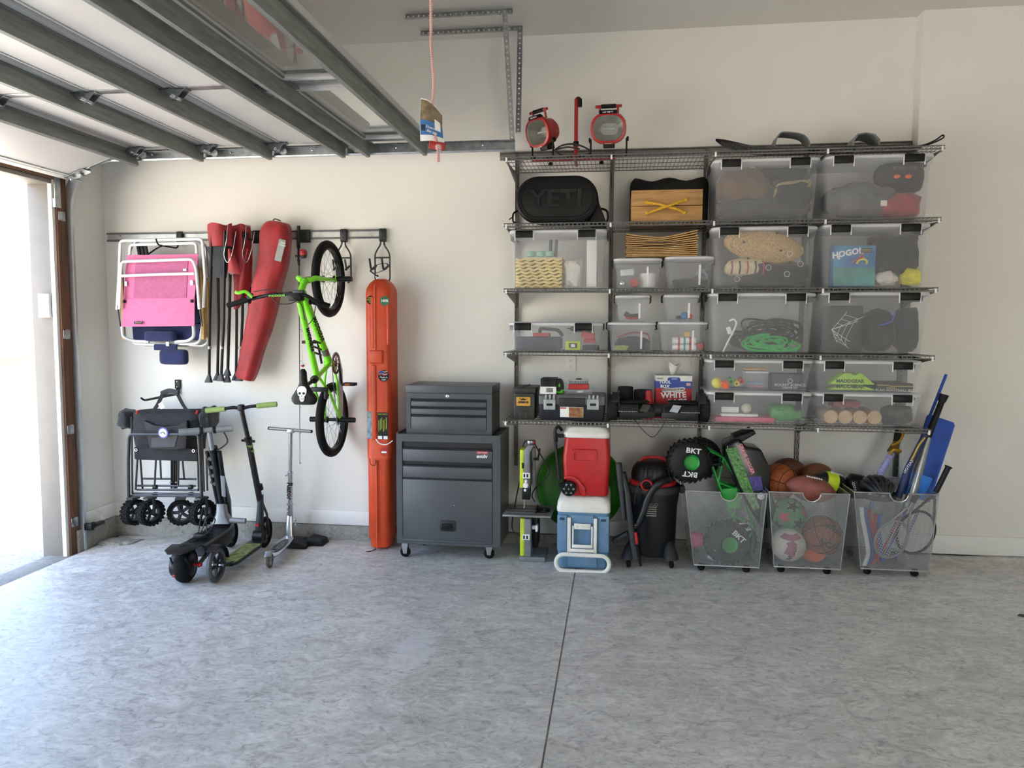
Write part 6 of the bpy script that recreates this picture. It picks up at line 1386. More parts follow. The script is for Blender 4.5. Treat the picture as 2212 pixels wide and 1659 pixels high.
football(1700, 1012, -.20, .24, .070, mat('football_dark_brown', '5a3424', .5), (1, .2, .1), 'dark brown football at the back left of the ball bin', lace=False)
football(1760, 1022, -.17, .22, .066, mat('football_tan', '7a4a2c', .5), (1, .1, .25), 'tan football at the back middle of the ball bin', lace=False)
c = at(1760, 1198, -.46); inbin(1, B().lathe([(max(.046*(1-abs(t)**2.2)**.8, .001), t*.075) for t in [-1+i/8 for i in range(17)]], c, (1, 0, .2), 20)).obj('foam_football', mat('neon_orange_foam', 'f2691c', .7), None, ang=60, label='small bright orange foam football low in the ball bin', cat='football')
# ------------------------------------------------------------------ bin three: helmet, bats, rackets, foam floats
hm = thing('bike_helmet', 'black vented bike helmet on top of the racket bin', 'helmet', at(1893, 1062, -.42))
c = at(1893, 1066, -.43); m_helm = mat('helmet_black', '1d1f22', .3)
for k in range(7):
    a = -.9+1.8*k/6; b = B(); P = [c+V((.105*math.sin(a)*math.sin(t), -.14*math.cos(t), .105*math.sin(t)*math.cos(a)+.0)) for t in [PI*i/14 for i in range(1, 14)]]
    b.tube(P, [(.013, .012)]*len(P), 8, flat=(1, 0, 0)); b.obj('shell_rib', m_helm if k % 2 else m_vg, hm, ang=60)
b = B(); R = [[c+V((.108*math.cos(q), .14*math.sin(q), z)) for q in [2*PI*i/24 for i in range(24)]] for z in (-.02, .012)]; b.rings(R, False); b.obj('brim', m_helm, hm)
for z, t0 in ((.03, .9), (.06, .7)):
    b = B(); b.tube([c+V((.10*math.cos(q)*t0, .13*math.sin(q)*t0, z+.02)) for q in [2*PI*i/24 for i in range(24)]], .011, 8, False, True); b.obj('cross_band', m_helm, hm)
inbin(2, B().blob(at(1852, 1050, -.32), (.07, .07, .075), 4, .15)).obj('shin_guard', m_black, None, label='black guard with white lettering beside the helmet', cat='guard')
text('OSTO', bpy.data.objects['shin_guard'], at(1845, 1052, -.398), .022, m_wht, (.3, 0, -1), (1, 0, .3))
def stick(name, label, cat, pts, parts):
    """a long thing along a polyline of (px,py,Y); parts = (name, i0, i1, radius, material)"""
    P = [at(*p) for p in pts]; t = thing(name, label, cat, P[-1])
    for (nm, a, c_, r, m) in parts:
        b = B(); b.tube([P[i] for i in range(a, c_+1)], r, 12); b.obj(nm, m, t, ang=50)
    return t, P
m_lav = mat('lavender_foam', '9a9ccb', .6, bump=.4, bscale=60); m_brz = mat('bronze_plastic', '7d5f25', .4, .4); m_blu = mat('royal_blue_foam', '1f4fb0', .55); m_sil = mat('silver_bat', 'a8aaad', .3, .8)
t, P = stick('toy_sword', 'bronze and black toy sword with a lavender grip leaning in the racket bin', 'toy sword', ((1944, 932, -.25), (1937, 955, -.27), (1927, 978, -.29), (1897, 1032, -.33), (1880, 1100, -.36)), (('pommel', 0, 1, [.030, .022], m_black), ('hilt', 1, 2, [.020, .034], m_brz), ('grip', 2, 3, [.021, .019], m_lav), ('blade', 3, 4, [.015, .01], m_lav)))
b = B(); b.tube(bez([at(1926, 962, -.30), at(1941, 955, -.31), at(1950, 940, -.30), at(1948, 932, -.28)]), .008, 8); b.tube(bez([at(1922, 982, -.32), at(1930, 972, -.33), at(1946, 975, -.32)]), .010, 8); b.obj('gold_guard', mat('gold_plastic', 'b38a2e', .35, .5), t)
for k in range(6): q = P[2].lerp(P[3], .1+.14*k); b = B(); b.torus(q, .0205, .003, (P[3]-P[2]), 16, 6); b.obj('grip_ring', m_lav, t)
t, P = stick('baseball_bat', 'silver baseball bat with a long black grip leaning out of the bin', 'bat', ((2040, 852, -.36), (2034, 868, -.36), (2004, 945, -.39), (1985, 1010, -.42), (1960, 1100, -.45)), (('knob', 0, 1, [.028, .022], m_black), ('grip', 1, 2, [.018, .020], m_black), ('barrel', 2, 4, [.02, .030, .032], m_sil)))
t, P = stick('blue_wand', 'thin blue plastic stick rising above the other bats', 'stick', ((2044, 809, -.30), (2010, 895, -.32), (1950, 1060, -.36)), (('shaft', 0, 2, .009, m_blu),))
t, P = stick('hockey_stick', 'dark blue stick with a yellow flash leaning in the racket bin', 'stick', ((1999, 940, -.44), (1960, 1015, -.46), (1940, 1075, -.48)), (('shaft', 0, 2, .020, mat('navy_foam', '1d2c5e', .5)),))
b = B(); b.tube(bez([at(1998, 945, -.465), at(1985, 962, -.472), at(1975, 982, -.478), at(1968, 995, -.485)]), .006, 6); b.obj('yellow_flash', mat('gold_ink', 'c2a23c'), t)
tx = text('EASTON', t, at(1962, 1008, -.487), .024, m_wht, at(1950, 1030, -.4)-at(1975, 990, -.4))
A0, A1 = at(2032, 905, -.28), at(1978, 1075, -.38); d = (A1-A0).normalized(); sd = V((d.z, 0, -d.x))*-1
b = B(); n_ = d.cross(sd); R = []
for u, w_ in ((0, .078), (.012, .082), ((A1-A0).length, .075)):
    q = A0+d*u; R.append([q+sd*a+n_*c_ for a, c_ in rrect(w_*2, .05, .012, 3)])
b.rings(R); o = b.obj('foam_board', m_blu, None, label='broad royal blue foam board leaning at the back of the racket bin', cat='foam board', ang=40)
b = B(); b.tube([A0+d*.01+sd*.085, A1+sd*.08], .010, 8); b.obj('edge_rail', mat('bright_blue', '2a63d6', .45), o)
b = B(); q = at(1985, 1050, -.44); b.box(q, (.11, .02, .15), MX.Rotation(.35, 3, 'Y')); b.obj('blue_paddle', mat('sky_blue_plastic', '2c7ad6', .45), None, .006, label='bright blue flat paddle in front of the foam board', cat='paddle')
def racket(c, rx, rz, ang, hl, label, mf, Y, tilt=0.):
    t = thing('racket', label, 'racket', c); T = MX.Translation(c) @ MX.Rotation(ang, 4, 'Y')
    b = B(T); b.tube([(rx*math.cos(2*PI*k/40), 0, rz*math.sin(2*PI*k/40)) for k in range(40)], (.008, .011), 8, False, True); b.obj('head_frame', mf, t)
    b = B(T); n = 13
    for i in range(1, n): x = -rx+2*rx*i/n; h = rz*math.sqrt(1-(x/rx)**2); b.tube([(x, 0, -h), (x, 0, h)], .0008, 4, False)
    for i in range(1, n+3): z = -rz+2*rz*i/(n+3); h = rx*math.sqrt(1-(z/rz)**2); b.tube([(-h, .001, z), (h, .001, z)], .0008, 4, False)
    b.obj('strings', m_wht, t, kind='stuff')
    b = B(T)
    for s in (-1, 1): b.tube([(s*rx*.62, 0, rz*.80), (s*.012, 0, rz+.10)], .008, 8)
    b.tube([(0, 0, rz+.09), (0, 0, rz+.15)], .012, 8); b.obj('throat', mf, t)
    b = B(T); b.tube([(0, 0, rz+.14), (0, 0, rz+.14+hl)], (.016, .018), 10); b.lathe([(.019, 0), (.022, .004), (.022, .01), (.001, .012)], (0, 0, rz+.14+hl-.006), (0, 0, 1), 14); b.obj('handle', m_black, t)
    return t
ca, cb_ = at(1978, 1150, -.51), at(2048, 1010, -.51); an = math.atan2(cb_.x-ca.x, cb_.z-ca.z)
racket(ca, .105, .135, an, .17, 'black and red tennis racket with its black handle out of the bin', mat('racket_red_black', '4a1a20', .4, var=.3), -.51)
ca = at(1925, 1165, -.53); racket(ca, .09, .12, .45, .05, 'white strung badminton racket pressed against the mesh front', m_sil, -.53)
for k, (px, cc, lb) in enumerate(((1863, 'dfe0e0', 'white'), (1871, '3b62b5', 'blue'), (1879, 'b5483f', 'red'))):
    P = [at(px-2+k, 1095+3*k, -.54+.02*k), at(px, 1120, -.54+.02*k), at(px+8, 1160, -.54+.02*k), at(px+12, 1195, -.54+.02*k), at(px+4, 1222, -.54+.02*k)]
    b = B(); b.tube(bez(P), .013, 10)
    for p in b.v: p.z = max(p.z, BINS[2]['zb']+.006)
    b.obj('foam_float', mat('%s_foam' % lb, cc, .75), None, label='curved %s foam strip at the left of the racket bin' % lb, cat='foam strip', group='curved foam strips')
for k, (px, cc, lb) in enumerate(((1893, 'c03a3a', 'red'), (1902, '3d6bc4', 'blue'))):
    b = B(); b.tube(bez([at(px, 1110, -.46), at(px-4, 1140, -.46), at(px+2, 1190, -.44), at(px+2, 1222, -.44)]), .012, 10)
    for p in b.v: p.z = max(p.z, BINS[2]['zb']+.006)
    b.obj('plastic_bat', mat('%s_gloss' % lb, cc, .4), None, label='slim %s plastic bat among the rackets' % lb, cat='bat', group='slim plastic bats')
for k, (p0, p1, cc, lb) in enumerate((((1965, 1085), (1908, 1215), '4a62b0', 'blue'), ((1950, 1100), (1900, 1205), 'b5525f', 'red'), ((1985, 1100), (1935, 1222), '8a6ab0', 'purple'))):
    b = B(); b.tube([at(*p0, -.40), at(*p1, -.43)], .009, 8)
    for p in b.v: p.z = max(p.z, BINS[2]['zb']+.006)
    b.obj('racket_shaft', mat('%s_shaft' % lb, cc, .4), None, label='thin %s racket shaft slanting inside the bin' % lb, cat='shaft', group='slanting shafts')
# ------------------------------------------------------------------ wall rail with its hooks
m_rail = mat('rail_grey', '6f7172', .45, .5); m_raill = mat('rail_light', 'b9bab8', .4, .5)
p0, p1 = at(230, 504, -.02), at(834, 499, -.02); zr0 = p0.z-.062; zr1 = p0.z
rl = thing('wall_rail', 'long grey storage rail on the wall that carries the hanging gear', 'rail', ((p0.x+p1.x)/2, -.01, zr0))
b = B(); b.b2((p0.x, -.008, zr0), (p1.x, -.001, zr1)); b.obj('rail_back', m_raill, rl)
for z in (zr0, zr1-.010): b = B(); b.b2((p0.x, -.022, z), (p1.x, -.006, z+.012)); b.obj('rail_lip', m_rail, rl, .002)
for px in (260, 678, 802): b = B(); b.lathe([(.001, 0), (.006, 0), (.004, .003), (.001, .003)], at(px, 510, -.008), (0, -1, 0), 10); b.obj('screw', m_steel, rl)
def hook_clip(px, par_label, name='rail_hook', kind='hook', w=.05):
    p = at(px, 508, -.03); t = thing(name, par_label, kind, (p.x, -.03, zr0-.03))
    b = B(); b.prism([(-.012, zr1+.006), (-.030, zr1+.006), (-.036, zr1-.02), (-.036, zr0-.01), (-.026, zr0-.026), (-.012, zr0-.026)], p.x-w/2, p.x+w/2, 'x'); b.obj('clip', m_vg, t, .004)
    for z in (zr1-.012, zr0+.004): b = B(); b.cyl((p.x, -.0375, z), (p.x, -.034, z), .005, 8); b.obj('rivet', m_black, t)
    return t, p
t, p = hook_clip(387, 'black rail hook above the pink chair', w=.045)
b = B(); b.tube(corner([(p.x, -.03, zr0-.01), (p.x, -.06, zr0-.06), (p.x, -.30, zr0-.06), (p.x, -.32, zr0-.02)], .03), .006, 8); b.obj('prong', m_black, t)
t, p = hook_clip(555, 'black rail hook between the red chairs and the canopy bag', w=.07)
b = B(); b.tube(corner([(p.x, -.03, zr0+.0), (p.x, -.16, zr0-.02), (p.x, -.18, zr0+.03)], .03), .006, 8); b.obj('prong', m_black, t)
def loop_hook(px, label, prong):
    t, p = hook_clip(px, label)
    b = B(); P = [(p.x-.012, -.03, zr0-.02), (p.x-.014, -.035, zr0-.05), (p.x-.055, -.035, zr0-.11), (p.x-.055, -.035, zr0-.30), (p.x-.03, -.035, zr0-.32)]
    b.tube(corner(P, .03), .006, 8); b.tube(corner([(2*p.x-a, c, d) for a, c, d in P], .03), .006, 8); b.tube([(p.x-.055, -.035, zr0-.14), (p.x+.055, -.035, zr0-.14)], .005, 8); b.obj('loop', m_vg, t)
    b = B()
    for s in (-1, 1): b.tube(corner([(p.x+s*.045, -.04, zr0-.20), (p.x+s*.045, -.12, zr0-.23), (p.x+s*.045, -prong, zr0-.23), (p.x+s*.045, -prong-.03, zr0-.16)], .03), .0075, 8)
    b.obj('prong', m_vg, t); return p
loop_hook(742, 'grey wire hook on the rail holding the bike wheel', .10)
hp = loop_hook(826, 'grey wire hook at the rail end holding the orange ski case strap', .16)
# ------------------------------------------------------------------ folded beach chairs
m_alu = mat('white_aluminium', 'dfe0e1', .3, .35, var=.03); m_pink = mat('pink_fabric', 'd6719a', .8, var=.05, scale=30, bump=.2, bscale=400); m_pinkm = mat('pink_mesh', 'b25f86', .8, var=.06, scale=60, bump=.3, bscale=500); m_nvy = fab('navy_fabric', '1d2450', .12)
Yp = -.27
def A(px, py, Y=Yp): return at(px, py, Y)
pc_ = thing('pink_chair', 'pink folding beach chair with white metal frame hanging on the rail', 'beach chair', A(345, 740))
def sheet(pts, Y, th, m, par, name, bow=0., n=10):
    """cloth between a top edge and a bottom edge (pixels tl,tr,bl,br)"""
    tl, tr, bl, br = [at(*q, Y) for q in pts]; R = []
    for j in range(n+1):
        v = j/n; R.append([(tl.lerp(tr, u)).lerp(bl.lerp(br, u), v)+V((0, -bow*math.sin(PI*v)*math.sin(PI*u)**.5 if 0 < u < 1 else 0, 0)) for u in [i/n for i in range(n+1)]]+[(tl.lerp(tr, u)).lerp(bl.lerp(br, u), v)+V((0, th, 0)) for u in [1-i/n for i in range(n+1)]])
    b = B(); b.rings(R); return b.obj(name, m, par, ang=60)
s1 = sheet(((274, 551), (428, 549), (266, 647), (420, 644)), Yp+.012, .006, m_pink, pc_, 'backrest_sleeve')
sheet(((293, 563), (406, 562), (288, 643), (402, 642)), Yp+.008, .003, m_pinkm, s1, 'mesh_insert')
s2 = sheet(((266, 646), (420, 643), (262, 706), (420, 704)), Yp+.006, .008, m_pink, pc_, 'seat_panel', .012)
for (px, py) in ((272, 613), (415, 611)): b = B(); p = A(px, py, Yp+.004); b.b2((p.x-.012, Yp-.004, p.z-.018), (p.x+.012, Yp+.006, p.z+.018)); b.obj('side_notch', m_alu, pc_, .003)
for (px, py) in ((268, 648), (414, 647)): b = B(); b.cyl(A(px, py, Yp-.004), A(px, py, Yp-.004)+V((0, 0, -.022)), .010, 10); b.obj('tube_end', m_black, pc_)
plate(pc_, A(299, 697, Yp-.012), .066, .018, m_nvy, name='brand_tag'); text('BIMAOP', pc_, A(299, 697, Yp-.0155), .014, mat('gold_thread', 'c9a545')); plate(pc_, A(399, 583, Yp+.003), .026, .016, m_wht, name='care_tag')
def frame(pts, Y, r=.0115, rad=.03, nm='frame_tube', par=pc_, m=None):
    b = B(); b.tube(corner([at(px, py, Y+(d or 0)) for px, py, d in pts], rad), r, 10); return b.obj(nm, m or m_alu, par)
frame(((253, 669, .02), (257, 600, .02), (260, 520, .0), (437, 516, .0), (443, 600, .02), (440, 665, .02)), Yp)
frame(((280, 550, 0), (281, 529, 0), (424, 525, 0), (425, 548, 0)), Yp+.02)
frame(((258, 668, 0), (260, 600, 0), (263, 565, 0), (416, 560, 0), (424, 580, 0), (431, 668, 0)), Yp-.024)
frame(((264, 596, 0), (340, 593, 0), (420, 591, 0)), Yp-.022)
frame(((264, 705, .0), (265, 728, .02), (290, 737, .05), (322, 738, .05)), Yp+.01); frame(((418, 704, 0), (419, 728, .03), (405, 737, .05), (378, 738, .05)), Yp+.01)
for (px0, px1) in ((254, 260), (430, 437)):
    b = B(); b.tube([at(px0, 660, Yp), at(px1, 705, Yp+.01)], .006, 6); b.obj('ratchet_bar', m_vg, pc_)
# blue chair behind
Yb_ = -.16
bc_ = thing('blue_chair', 'navy blue folding beach chair with pillow and wooden arms behind the pink chair', 'beach chair', at(360, 790, Yb_))
sheet(((285, 700), (432, 700), (288, 735), (430, 735)), Yb_, .01, m_nvy, bc_, 'seat_fabric'); sheet(((275, 552), (425, 550), (285, 701), (432, 701)), Yb_+.02, .01, m_nvy, bc_, 'back_fabric')
def pillow(px, py, Y, w, h, d, par, name='pillow'):
    c = at(px, py, Y); b = B(); R = []
    for t in [-1+i/8 for i in range(17)]:
        k = (1-abs(t)**4)**.35 if abs(t) < 1 else .05
        R.append([c+V((t*w/2, a*k, c_*(.6+.4*k))) for a, c_ in rrect(d, h, min(d, h)*.45, 4)])
    b.rings(R); return b.obj(name, m_nvy, par, ang=70)
pillow(347, 727, Yb_-.055, .255, .075, .07, bc_); pillow(376, 771, Yb_-.03, .225, .115, .075, bc_)
b = B(); c = at(366, 748, Yb_-.04); b.b2((c.x-.12, Yb_-.05, c.z-.03), (c.x+.06, Yb_-.03, c.z+.015)); b.obj('pillow_strap', m_nvy, bc_, .006); b = B(); c = at(362, 743, Yb_-.056); b.b2((c.x-.012, Yb_-.058, c.z-.016), (c.x+.012, Yb_-.05, c.z+.016)); b.obj('buckle', m_alu, bc_, .002)
frame(((285, 733, 0), (290, 742, 0), (330, 744, 0), (425, 742, 0), (433, 735, 0), (438, 700, 0)), Yb_-.02, par=bc_); frame(((300, 700, 0), (310, 745, 0), (440, 747, 0), (450, 738, 0), (450, 640, 0)), Yb_+.05, par=bc_)
frame(((276, 560, 0), (284, 530, 0), (300, 519, 0), (425, 517, 0), (444, 530, 0), (448, 600, 0)), Yb_, par=bc_, m=m_galv)
m_arm = mat('varnished_wood', 'c09a55', .5, var=.12, stretch=(8, 8, 1))
for (x0, x1, y0, y1, Y) in ((430, 441, 575, 733, Yb_-.04), (440, 452, 584, 735, Yb_), (256, 269, 560, 734, Yb_-.03)):
    a, c = at(x0, y0, Y), at(x1, y1, Y); b = B(); b.prism([(a.x, a.z), (c.x-.01, a.z-.02), (c.x, a.z-.14), (c.x, c.z), (a.x, c.z)], Y, Y+.02); b.obj('wooden_arm', m_arm, bc_, .004)
b = B(); b.strap(bez([at(318, 551, -.15), at(340, 536, -.13), at(362, 528, -.1), at(384, 527, -.08)]), .02, .004, (0, 1, 0)); b.obj('carry_strap', f_blk, bc_)
for px in (300, 308, 316): b = B(); b.tube([at(px-2, 530, -.19), at(px+2, 552, -.19)], .013, 8); b.obj('hinge_boot', m_vg, bc_)
# ------------------------------------------------------------------ folded red camp chairs
m_rfab = mat('red_nylon', 'a01a23', .62, var=.14, scale=9, bump=.35, bscale=30, sheen=.2); m_pole = mat('black_steel_tube', '0f1012', .35, .3)
def camp_chair(dx, Y, label, seed, flip=1):
    t = thing('camp_chair', label, 'camp chair', at(475+dx, 828, Y)); rnd = random.Random(seed)
    top, mid_ = at(472+dx, 484, Y), at(478+dx, 700, Y)
    feet = [(452, 826, -.03), (470, 822, .04), (478, 823, -.05), (492, 812, .03)]
    tops = [(458, 505, -.03), (470, 500, .04), (486, 500, -.05), (500, 505, .03)]
    for (fx, fy, d), (tx_, ty, d2) in zip(feet, tops):
        kn = at((fx+tx_)/2+dx+rnd.uniform(-3, 3), 690, Y+d*.7)
        b = B(); b.tube([at(tx_+dx, ty, Y+d2), kn, at(fx+dx, fy-14, Y+d)], .0105, 8); lg = b.obj('leg', m_pole, t)
        b = B(); f0 = at(fx+dx, fy-14, Y+d); b.rings([[f0+V((a*.6, c, .012)) for a, c in rrect(.02, .02, .005, 2)], [f0+V((a-.006, c, -.04)) for a, c in rrect(.052, .03, .006, 2)], [f0+V((a-.006, c, -.048)) for a, c in rrect(.052, .03, .006, 2)]]); b.obj('foot', m_vg, lg)
        b = B(); kk = at(fx+dx+1, 748, Y+d); b.cyl(kk, kk+V((0, 0, -.02)), .012, 8); b.obj('joint_collar', m_galv, lg)
    n = 32; R = []
    # folded seat cloth: a slack band at the top, or a long drape
    rows = ((485, 474, .083, .045), (496, 475, .085, .05), (515, 476, .083, .05), (533, 478, .080, .045)) if flip > 0 else ((488, 476, .075, .05), (520, 478, .078, .055), (560, 482, .07, .05), (610, 484, .06, .045), (645, 478, .04, .03), (668, 470, .015, .015))
    for j, (py, px, wx, wy) in enumerate(rows):
        c = at(px+dx, py, Y); R.append([c+V((wx*math.copysign(abs(math.cos(a))**.7, math.cos(a))*(1+.10*math.sin(5*a+j*.5+seed)), wy*math.sin(a)*(1+.25*math.sin(4*a+seed+j*.4)), .010*math.sin(3*a+seed)*(j == 0))) for a in [2*PI*i/n for i in range(n)]])
    b = B(); b.rings(R, flip < 0); b.obj('seat_cloth', m_rfab, t, ang=70)
    b = B(); R = []
    for j in range(9):
        v = j/8; c = at(497+dx, 538, Y-.07).lerp(at(506+dx, 590, Y-.05) if flip > 0 else at(478+dx, 640, Y-.03), v); ww = .012+.036*v*(1 if flip > 0 else .4)
        R.append([c+V((ww*math.cos(a)*(1+.2*math.sin(3*a+v*2)), .022*math.sin(a), .010*math.sin(a*2) if j == 8 else 0)) for a in [2*PI*i/16 for i in range(16)]])
    b.rings(R); b.obj('loose_flap', m_rfab, t, ang=70)
    b = B(); b.prism([(at(450+dx, 535, 0-.0+Y).x, at(450+dx, 533, Y).z), (at(496+dx, 533, Y).x, at(496+dx, 533, Y).z), (at(487+dx, 600, Y).x, at(487+dx, 600, Y).z), (at(470+dx, 610, Y).x, at(470+dx, 600, Y).z)], Y-.03, Y+.02); b.obj('mesh_panel', f_char, t, .004)
    b = B(); b.tube(bez([at(492+dx, 485, Y-.07), at(489+dx, 520, Y-.085), at(484+dx, 550, Y-.08), at(492+dx, 567, Y-.08), at(502+dx, 545, Y-.08), at(510+dx, 500, Y-.06)]), .003, 6); b.obj('piping', m_galv, t)
    return t
camp_chair(0, -.24, 'folded red and black camp chair hanging beside the pink chair', 1)
camp_chair(40, -.13, 'folded red camp chair tucked behind, next to the canopy bag', 5, -1)
# ------------------------------------------------------------------ red canopy bag
cb = thing('canopy_bag', 'long red nylon canopy bag hanging at a slant', 'bag', at(527, 818, -.16)); R = []; n = 24
axis = [(597, 478, .040, .03), (596, 484, .085, .055), (596, 505, .105, .08), (594, 560, .104, .085), (580, 610, .098, .085), (566, 680, .090, .08), (549, 745, .078, .075), (535, 800, .070, .065), (528, 815, .066, .055), (526, 819, .05, .03)]
C0 = [at(a, c, -.13-.05*(i/9)) for i, (a, c, _, _) in enumerate(axis)]; Cs = bez(C0, 5); Ws = bez([V((a[2], a[3], 0)) for a in axis], 5); N_ = len(Cs)
for i in range(N_):
    tdir = (Cs[min(i+1, N_-1)]-Cs[max(i-1, 0)]).normalized(); xs = V((0, 1, 0)).cross(tdir); xs = xs if xs.x > 0 else -xs; ring = []
    for x, y in rrect(.2, .2, .075, 8):
        a_ = math.atan2(y, x); k_ = 1+.10*NZ.noise(V((math.cos(a_)*2.2, math.sin(a_)*2.2, i*.10)))+.05*NZ.noise(V((math.cos(a_)*6, math.sin(a_)*6, i*.12+3)))+.03*NZ.noise(V((x*30, y*30, i*.5)))
        ring.append(Cs[i]+xs*(x*Ws[i].x/.1*k_)+V((0, y*Ws[i].y/.1*k_, 0)))
    R.append(ring)
b = B(); b.rings(R); cbb = b.obj('bag_body', m_rfab, cb, ang=70)
p = at(611, 540, -.255); u_ = (C0[2]-C0[5]).normalized(); plate(cb, at(606, 541, -.235), .05, .155, mat('grey_label', '8b8e8a', .6), V((1, 0, -.25)), u_, 'label_patch', .008)
text('Shade\nCanopy', cb, at(611, 527, -.247), .016, m_wht, V((1, 0, -.25)), u_); b = B(); b.tube(bez([at(590, 477, -.13), at(594, 473, -.12), at(606, 477, -.11)]), .004, 6); b.obj('drawcord', m_black, cb)
# ------------------------------------------------------------------ fishing rod
Yf_ = -.10
fr_ = thing('fishing_rod', 'black fishing rod with red reel hanging tip-down from the rail', 'fishing rod', at(647, 1003, Yf_))
b = B(); b.tube([at(645, 488, Yf_), at(645, 536, Yf_)], .0125, 10); b.tube([at(645, 536, Yf_), at(645, 560, Yf_)], .008, 10); b.tube([at(645, 560, Yf_), at(646, 574, Yf_)], [.011, .008], 10); b.obj('grip', m_black, fr_)
b = B(); b.tube([at(646, 574, Yf_), at(647, 800, Yf_), at(648, 1003, Yf_)], [.0042, .003, .0018], 6); b.obj('blank', m_black, fr_)
b = B(); c = at(655, 548, Yf_-.03); b.lathe([(.001, -.03), (.02, -.03), (.027, -.01), (.027, .018), (.015, .03), (.001, .032)], c, (0, -.3, 1), 18); re = b.obj('reel_body', m_vg, fr_); b = B(); b.lathe([(.028, -.006), (.029, -.004), (.026, .024), (.012, .032), (.001, .033)], c, (0, -.3, 1), 18); b.obj('reel_cover', m_red, re)
b = B(); b.tube([at(638, 553, Yf_-.03), at(652, 553, Yf_-.03)], .006, 8); b.obj('reel_handle', m_black, re)
for py in (640, 712, 780, 880, 935, 1000): b = B(); b.torus(at(649, py, Yf_-.006), .006, .0012, (0, 0, 1), 12, 5); b.obj('line_guide', m_vg, fr_)
b = B(); b.tube([at(649, 640, Yf_-.01), at(651, 712, Yf_-.012), at(654, 785, Yf_-.012)], .0007, 4); b.obj('line', m_galv, fr_)
c = at(654, 789, Yf_-.012); b = B(); b.sph(c, .0135, 16, 10); bo_ = b.obj('bobber', m_wht, fr_); b = B(); b.sph(c+V((0, -.0004, -.0012)), .0136, 16, 10, (1.01, 1.01, .9)); b.obj('bobber_half', m_red, bo_)
c = at(652, 712, Yf_-.012); b = B(); b.tube(bez([c, c+V((.004, 0, -.01)), c+V((-.005, 0, -.018)), c+V((-.006, 0, -.008))]), .0012, 5); b.obj('fish_hook', m_red, fr_)
t, p = hook_clip(655, 'black rod clip on the rail behind the fishing rod', 'rod_clip', 'clip', .10)
# ------------------------------------------------------------------ green BMX bike hung upright by its front wheel
m_bmx = mat('neon_green_paint', '7ee01f', .3, var=.05, coat=.4); m_chn = mat('chain_steel', '8b8d8f', .35, .9); m_brn = mat('sprocket_brown', '5a2c20', .5)
XB = -1.986
bk = thing('bmx_bike', 'neon green BMX bike hung upright on the wall by its front wheel', 'bicycle', (XB, -.3, .57))
def bp_(px, py, dx=0.): q = atx(px, py, XB+0); return V((XB+dx, q.y, q.z))
H1 = V((XB, -.295, 1.811)); H2 = V((XB, -.265, .826)); RW = .264
def bike_wheel(c, nm):
    w = B(); w.torus(c, RW-.029, .029, (1, 0, 0), 56, 12); ty = w.obj('tyre', m_rub, bk)
    w = B()
    for k in range(60):
        a = 2*PI*k/60; e = V((0, math.cos(a), math.sin(a))); t = V((0, -math.sin(a), math.cos(a)))
        for s in (-1, 0, 1): w.box(c+e*(RW-.002-.005*abs(s))+V((s*.012, 0, 0))+t*.006*s, (.009, .012, .004), MX((V((1, 0, 0)), t, e)).transposed())
    w.obj('knob', m_rub, ty, kind='stuff')
    w = B(); w.lathe([(RW-.060, -.016), (RW-.050, -.018), (RW-.050, .018), (RW-.060, .016)], c, (1, 0, 0), 56, True); w.obj('rim', m_black, ty)
    w = B(); w.lathe([(.008, -.05), (.024, -.045), (.024, -.035), (.012, -.03), (.012, .03), (.024, .035), (.024, .045), (.008, .05)], c, (1, 0, 0), 20); w.obj('hub', m_black, ty)
    w = B()
    for k in range(28):
        a = 2*PI*k/28; s = 1 if k % 2 else -1; off = .7 if (k//2) % 2 else -.7
        w.tube([c+V((s*.038, .022*math.cos(a+off), .022*math.sin(a+off))), c+V((s*.004, (RW-.056)*math.cos(a), (RW-.056)*math.sin(a)))], .0013, 4, False)
    w.obj('spoke', m_steel, ty, kind='stuff')
    for s in (-1, 1):
        w = B(); w.cyl(c+V((s*.055, 0, 0)), c+V((s*.165, 0, 0)), .0185, 16); w.cyl(c+V((s*.04, 0, 0)), c+V((s*.058, 0, 0)), .009, 8); w.obj('axle_peg', m_black, bk)
bike_wheel(H1, 'front'); bike_wheel(H2, 'rear')
HT, HB = V((XB, -.80, 1.655)), V((XB, -.735, 1.745))     # head tube, lower end faces up-wall
crown = V((XB, -.70, 1.775)); BBk = V((XB, -.30, 1.225)); ST = V((XB, -.53, 1.145))
def bt(nm, pts, r, m=m_bmx): b = B(); b.tube(pts, r, 12); return b.obj(nm, m, bk)
bt('head_tube', [HT, HB], .021)
tt = bt('top_tube', [V((XB, -.79, 1.64)), ST], .0205); dn = bt('down_tube', [V((XB, -.745, 1.70)), BBk], .0245)
bt('seat_tube', [BBk, ST, ST+V((0, -.035, -.012))], .016)
b = B(); b.cyl(BBk+V((-.036, 0, 0)), BBk+V((.036, 0, 0)), .022, 16); b.obj('bottom_bracket', m_bmx, bk)
for s in (-1, 1):
    bt('seat_stay', [ST+V((s*.012, 0, 0)), ST.lerp(H2, .35)+V((s*.05, 0, 0)), H2+V((s*.055, 0, .01))], .0095); bt('chain_stay', [BBk+V((s*.02, 0, 0)), BBk.lerp(H2, .3)+V((s*.045, 0, 0)), H2+V((s*.055, 0, 0))], .0095)
    bt('fork_leg', [crown+V((s*.02, 0, 0)), crown+V((s*.058, .03, .02)), H1+V((s*.056, -.02, -.01))], [.018, .017, .011]); b = B(); b.box(H1+V((s*.056, 0, 0)), (.006, .05, .045)); b.obj('dropout', m_bmx, bk, .004)
bt('fork_crown', [HB, crown], .022)
pv = (tt, 'THE NEXT'); d_ = (ST-V((XB, -.79, 1.64))).normalized()
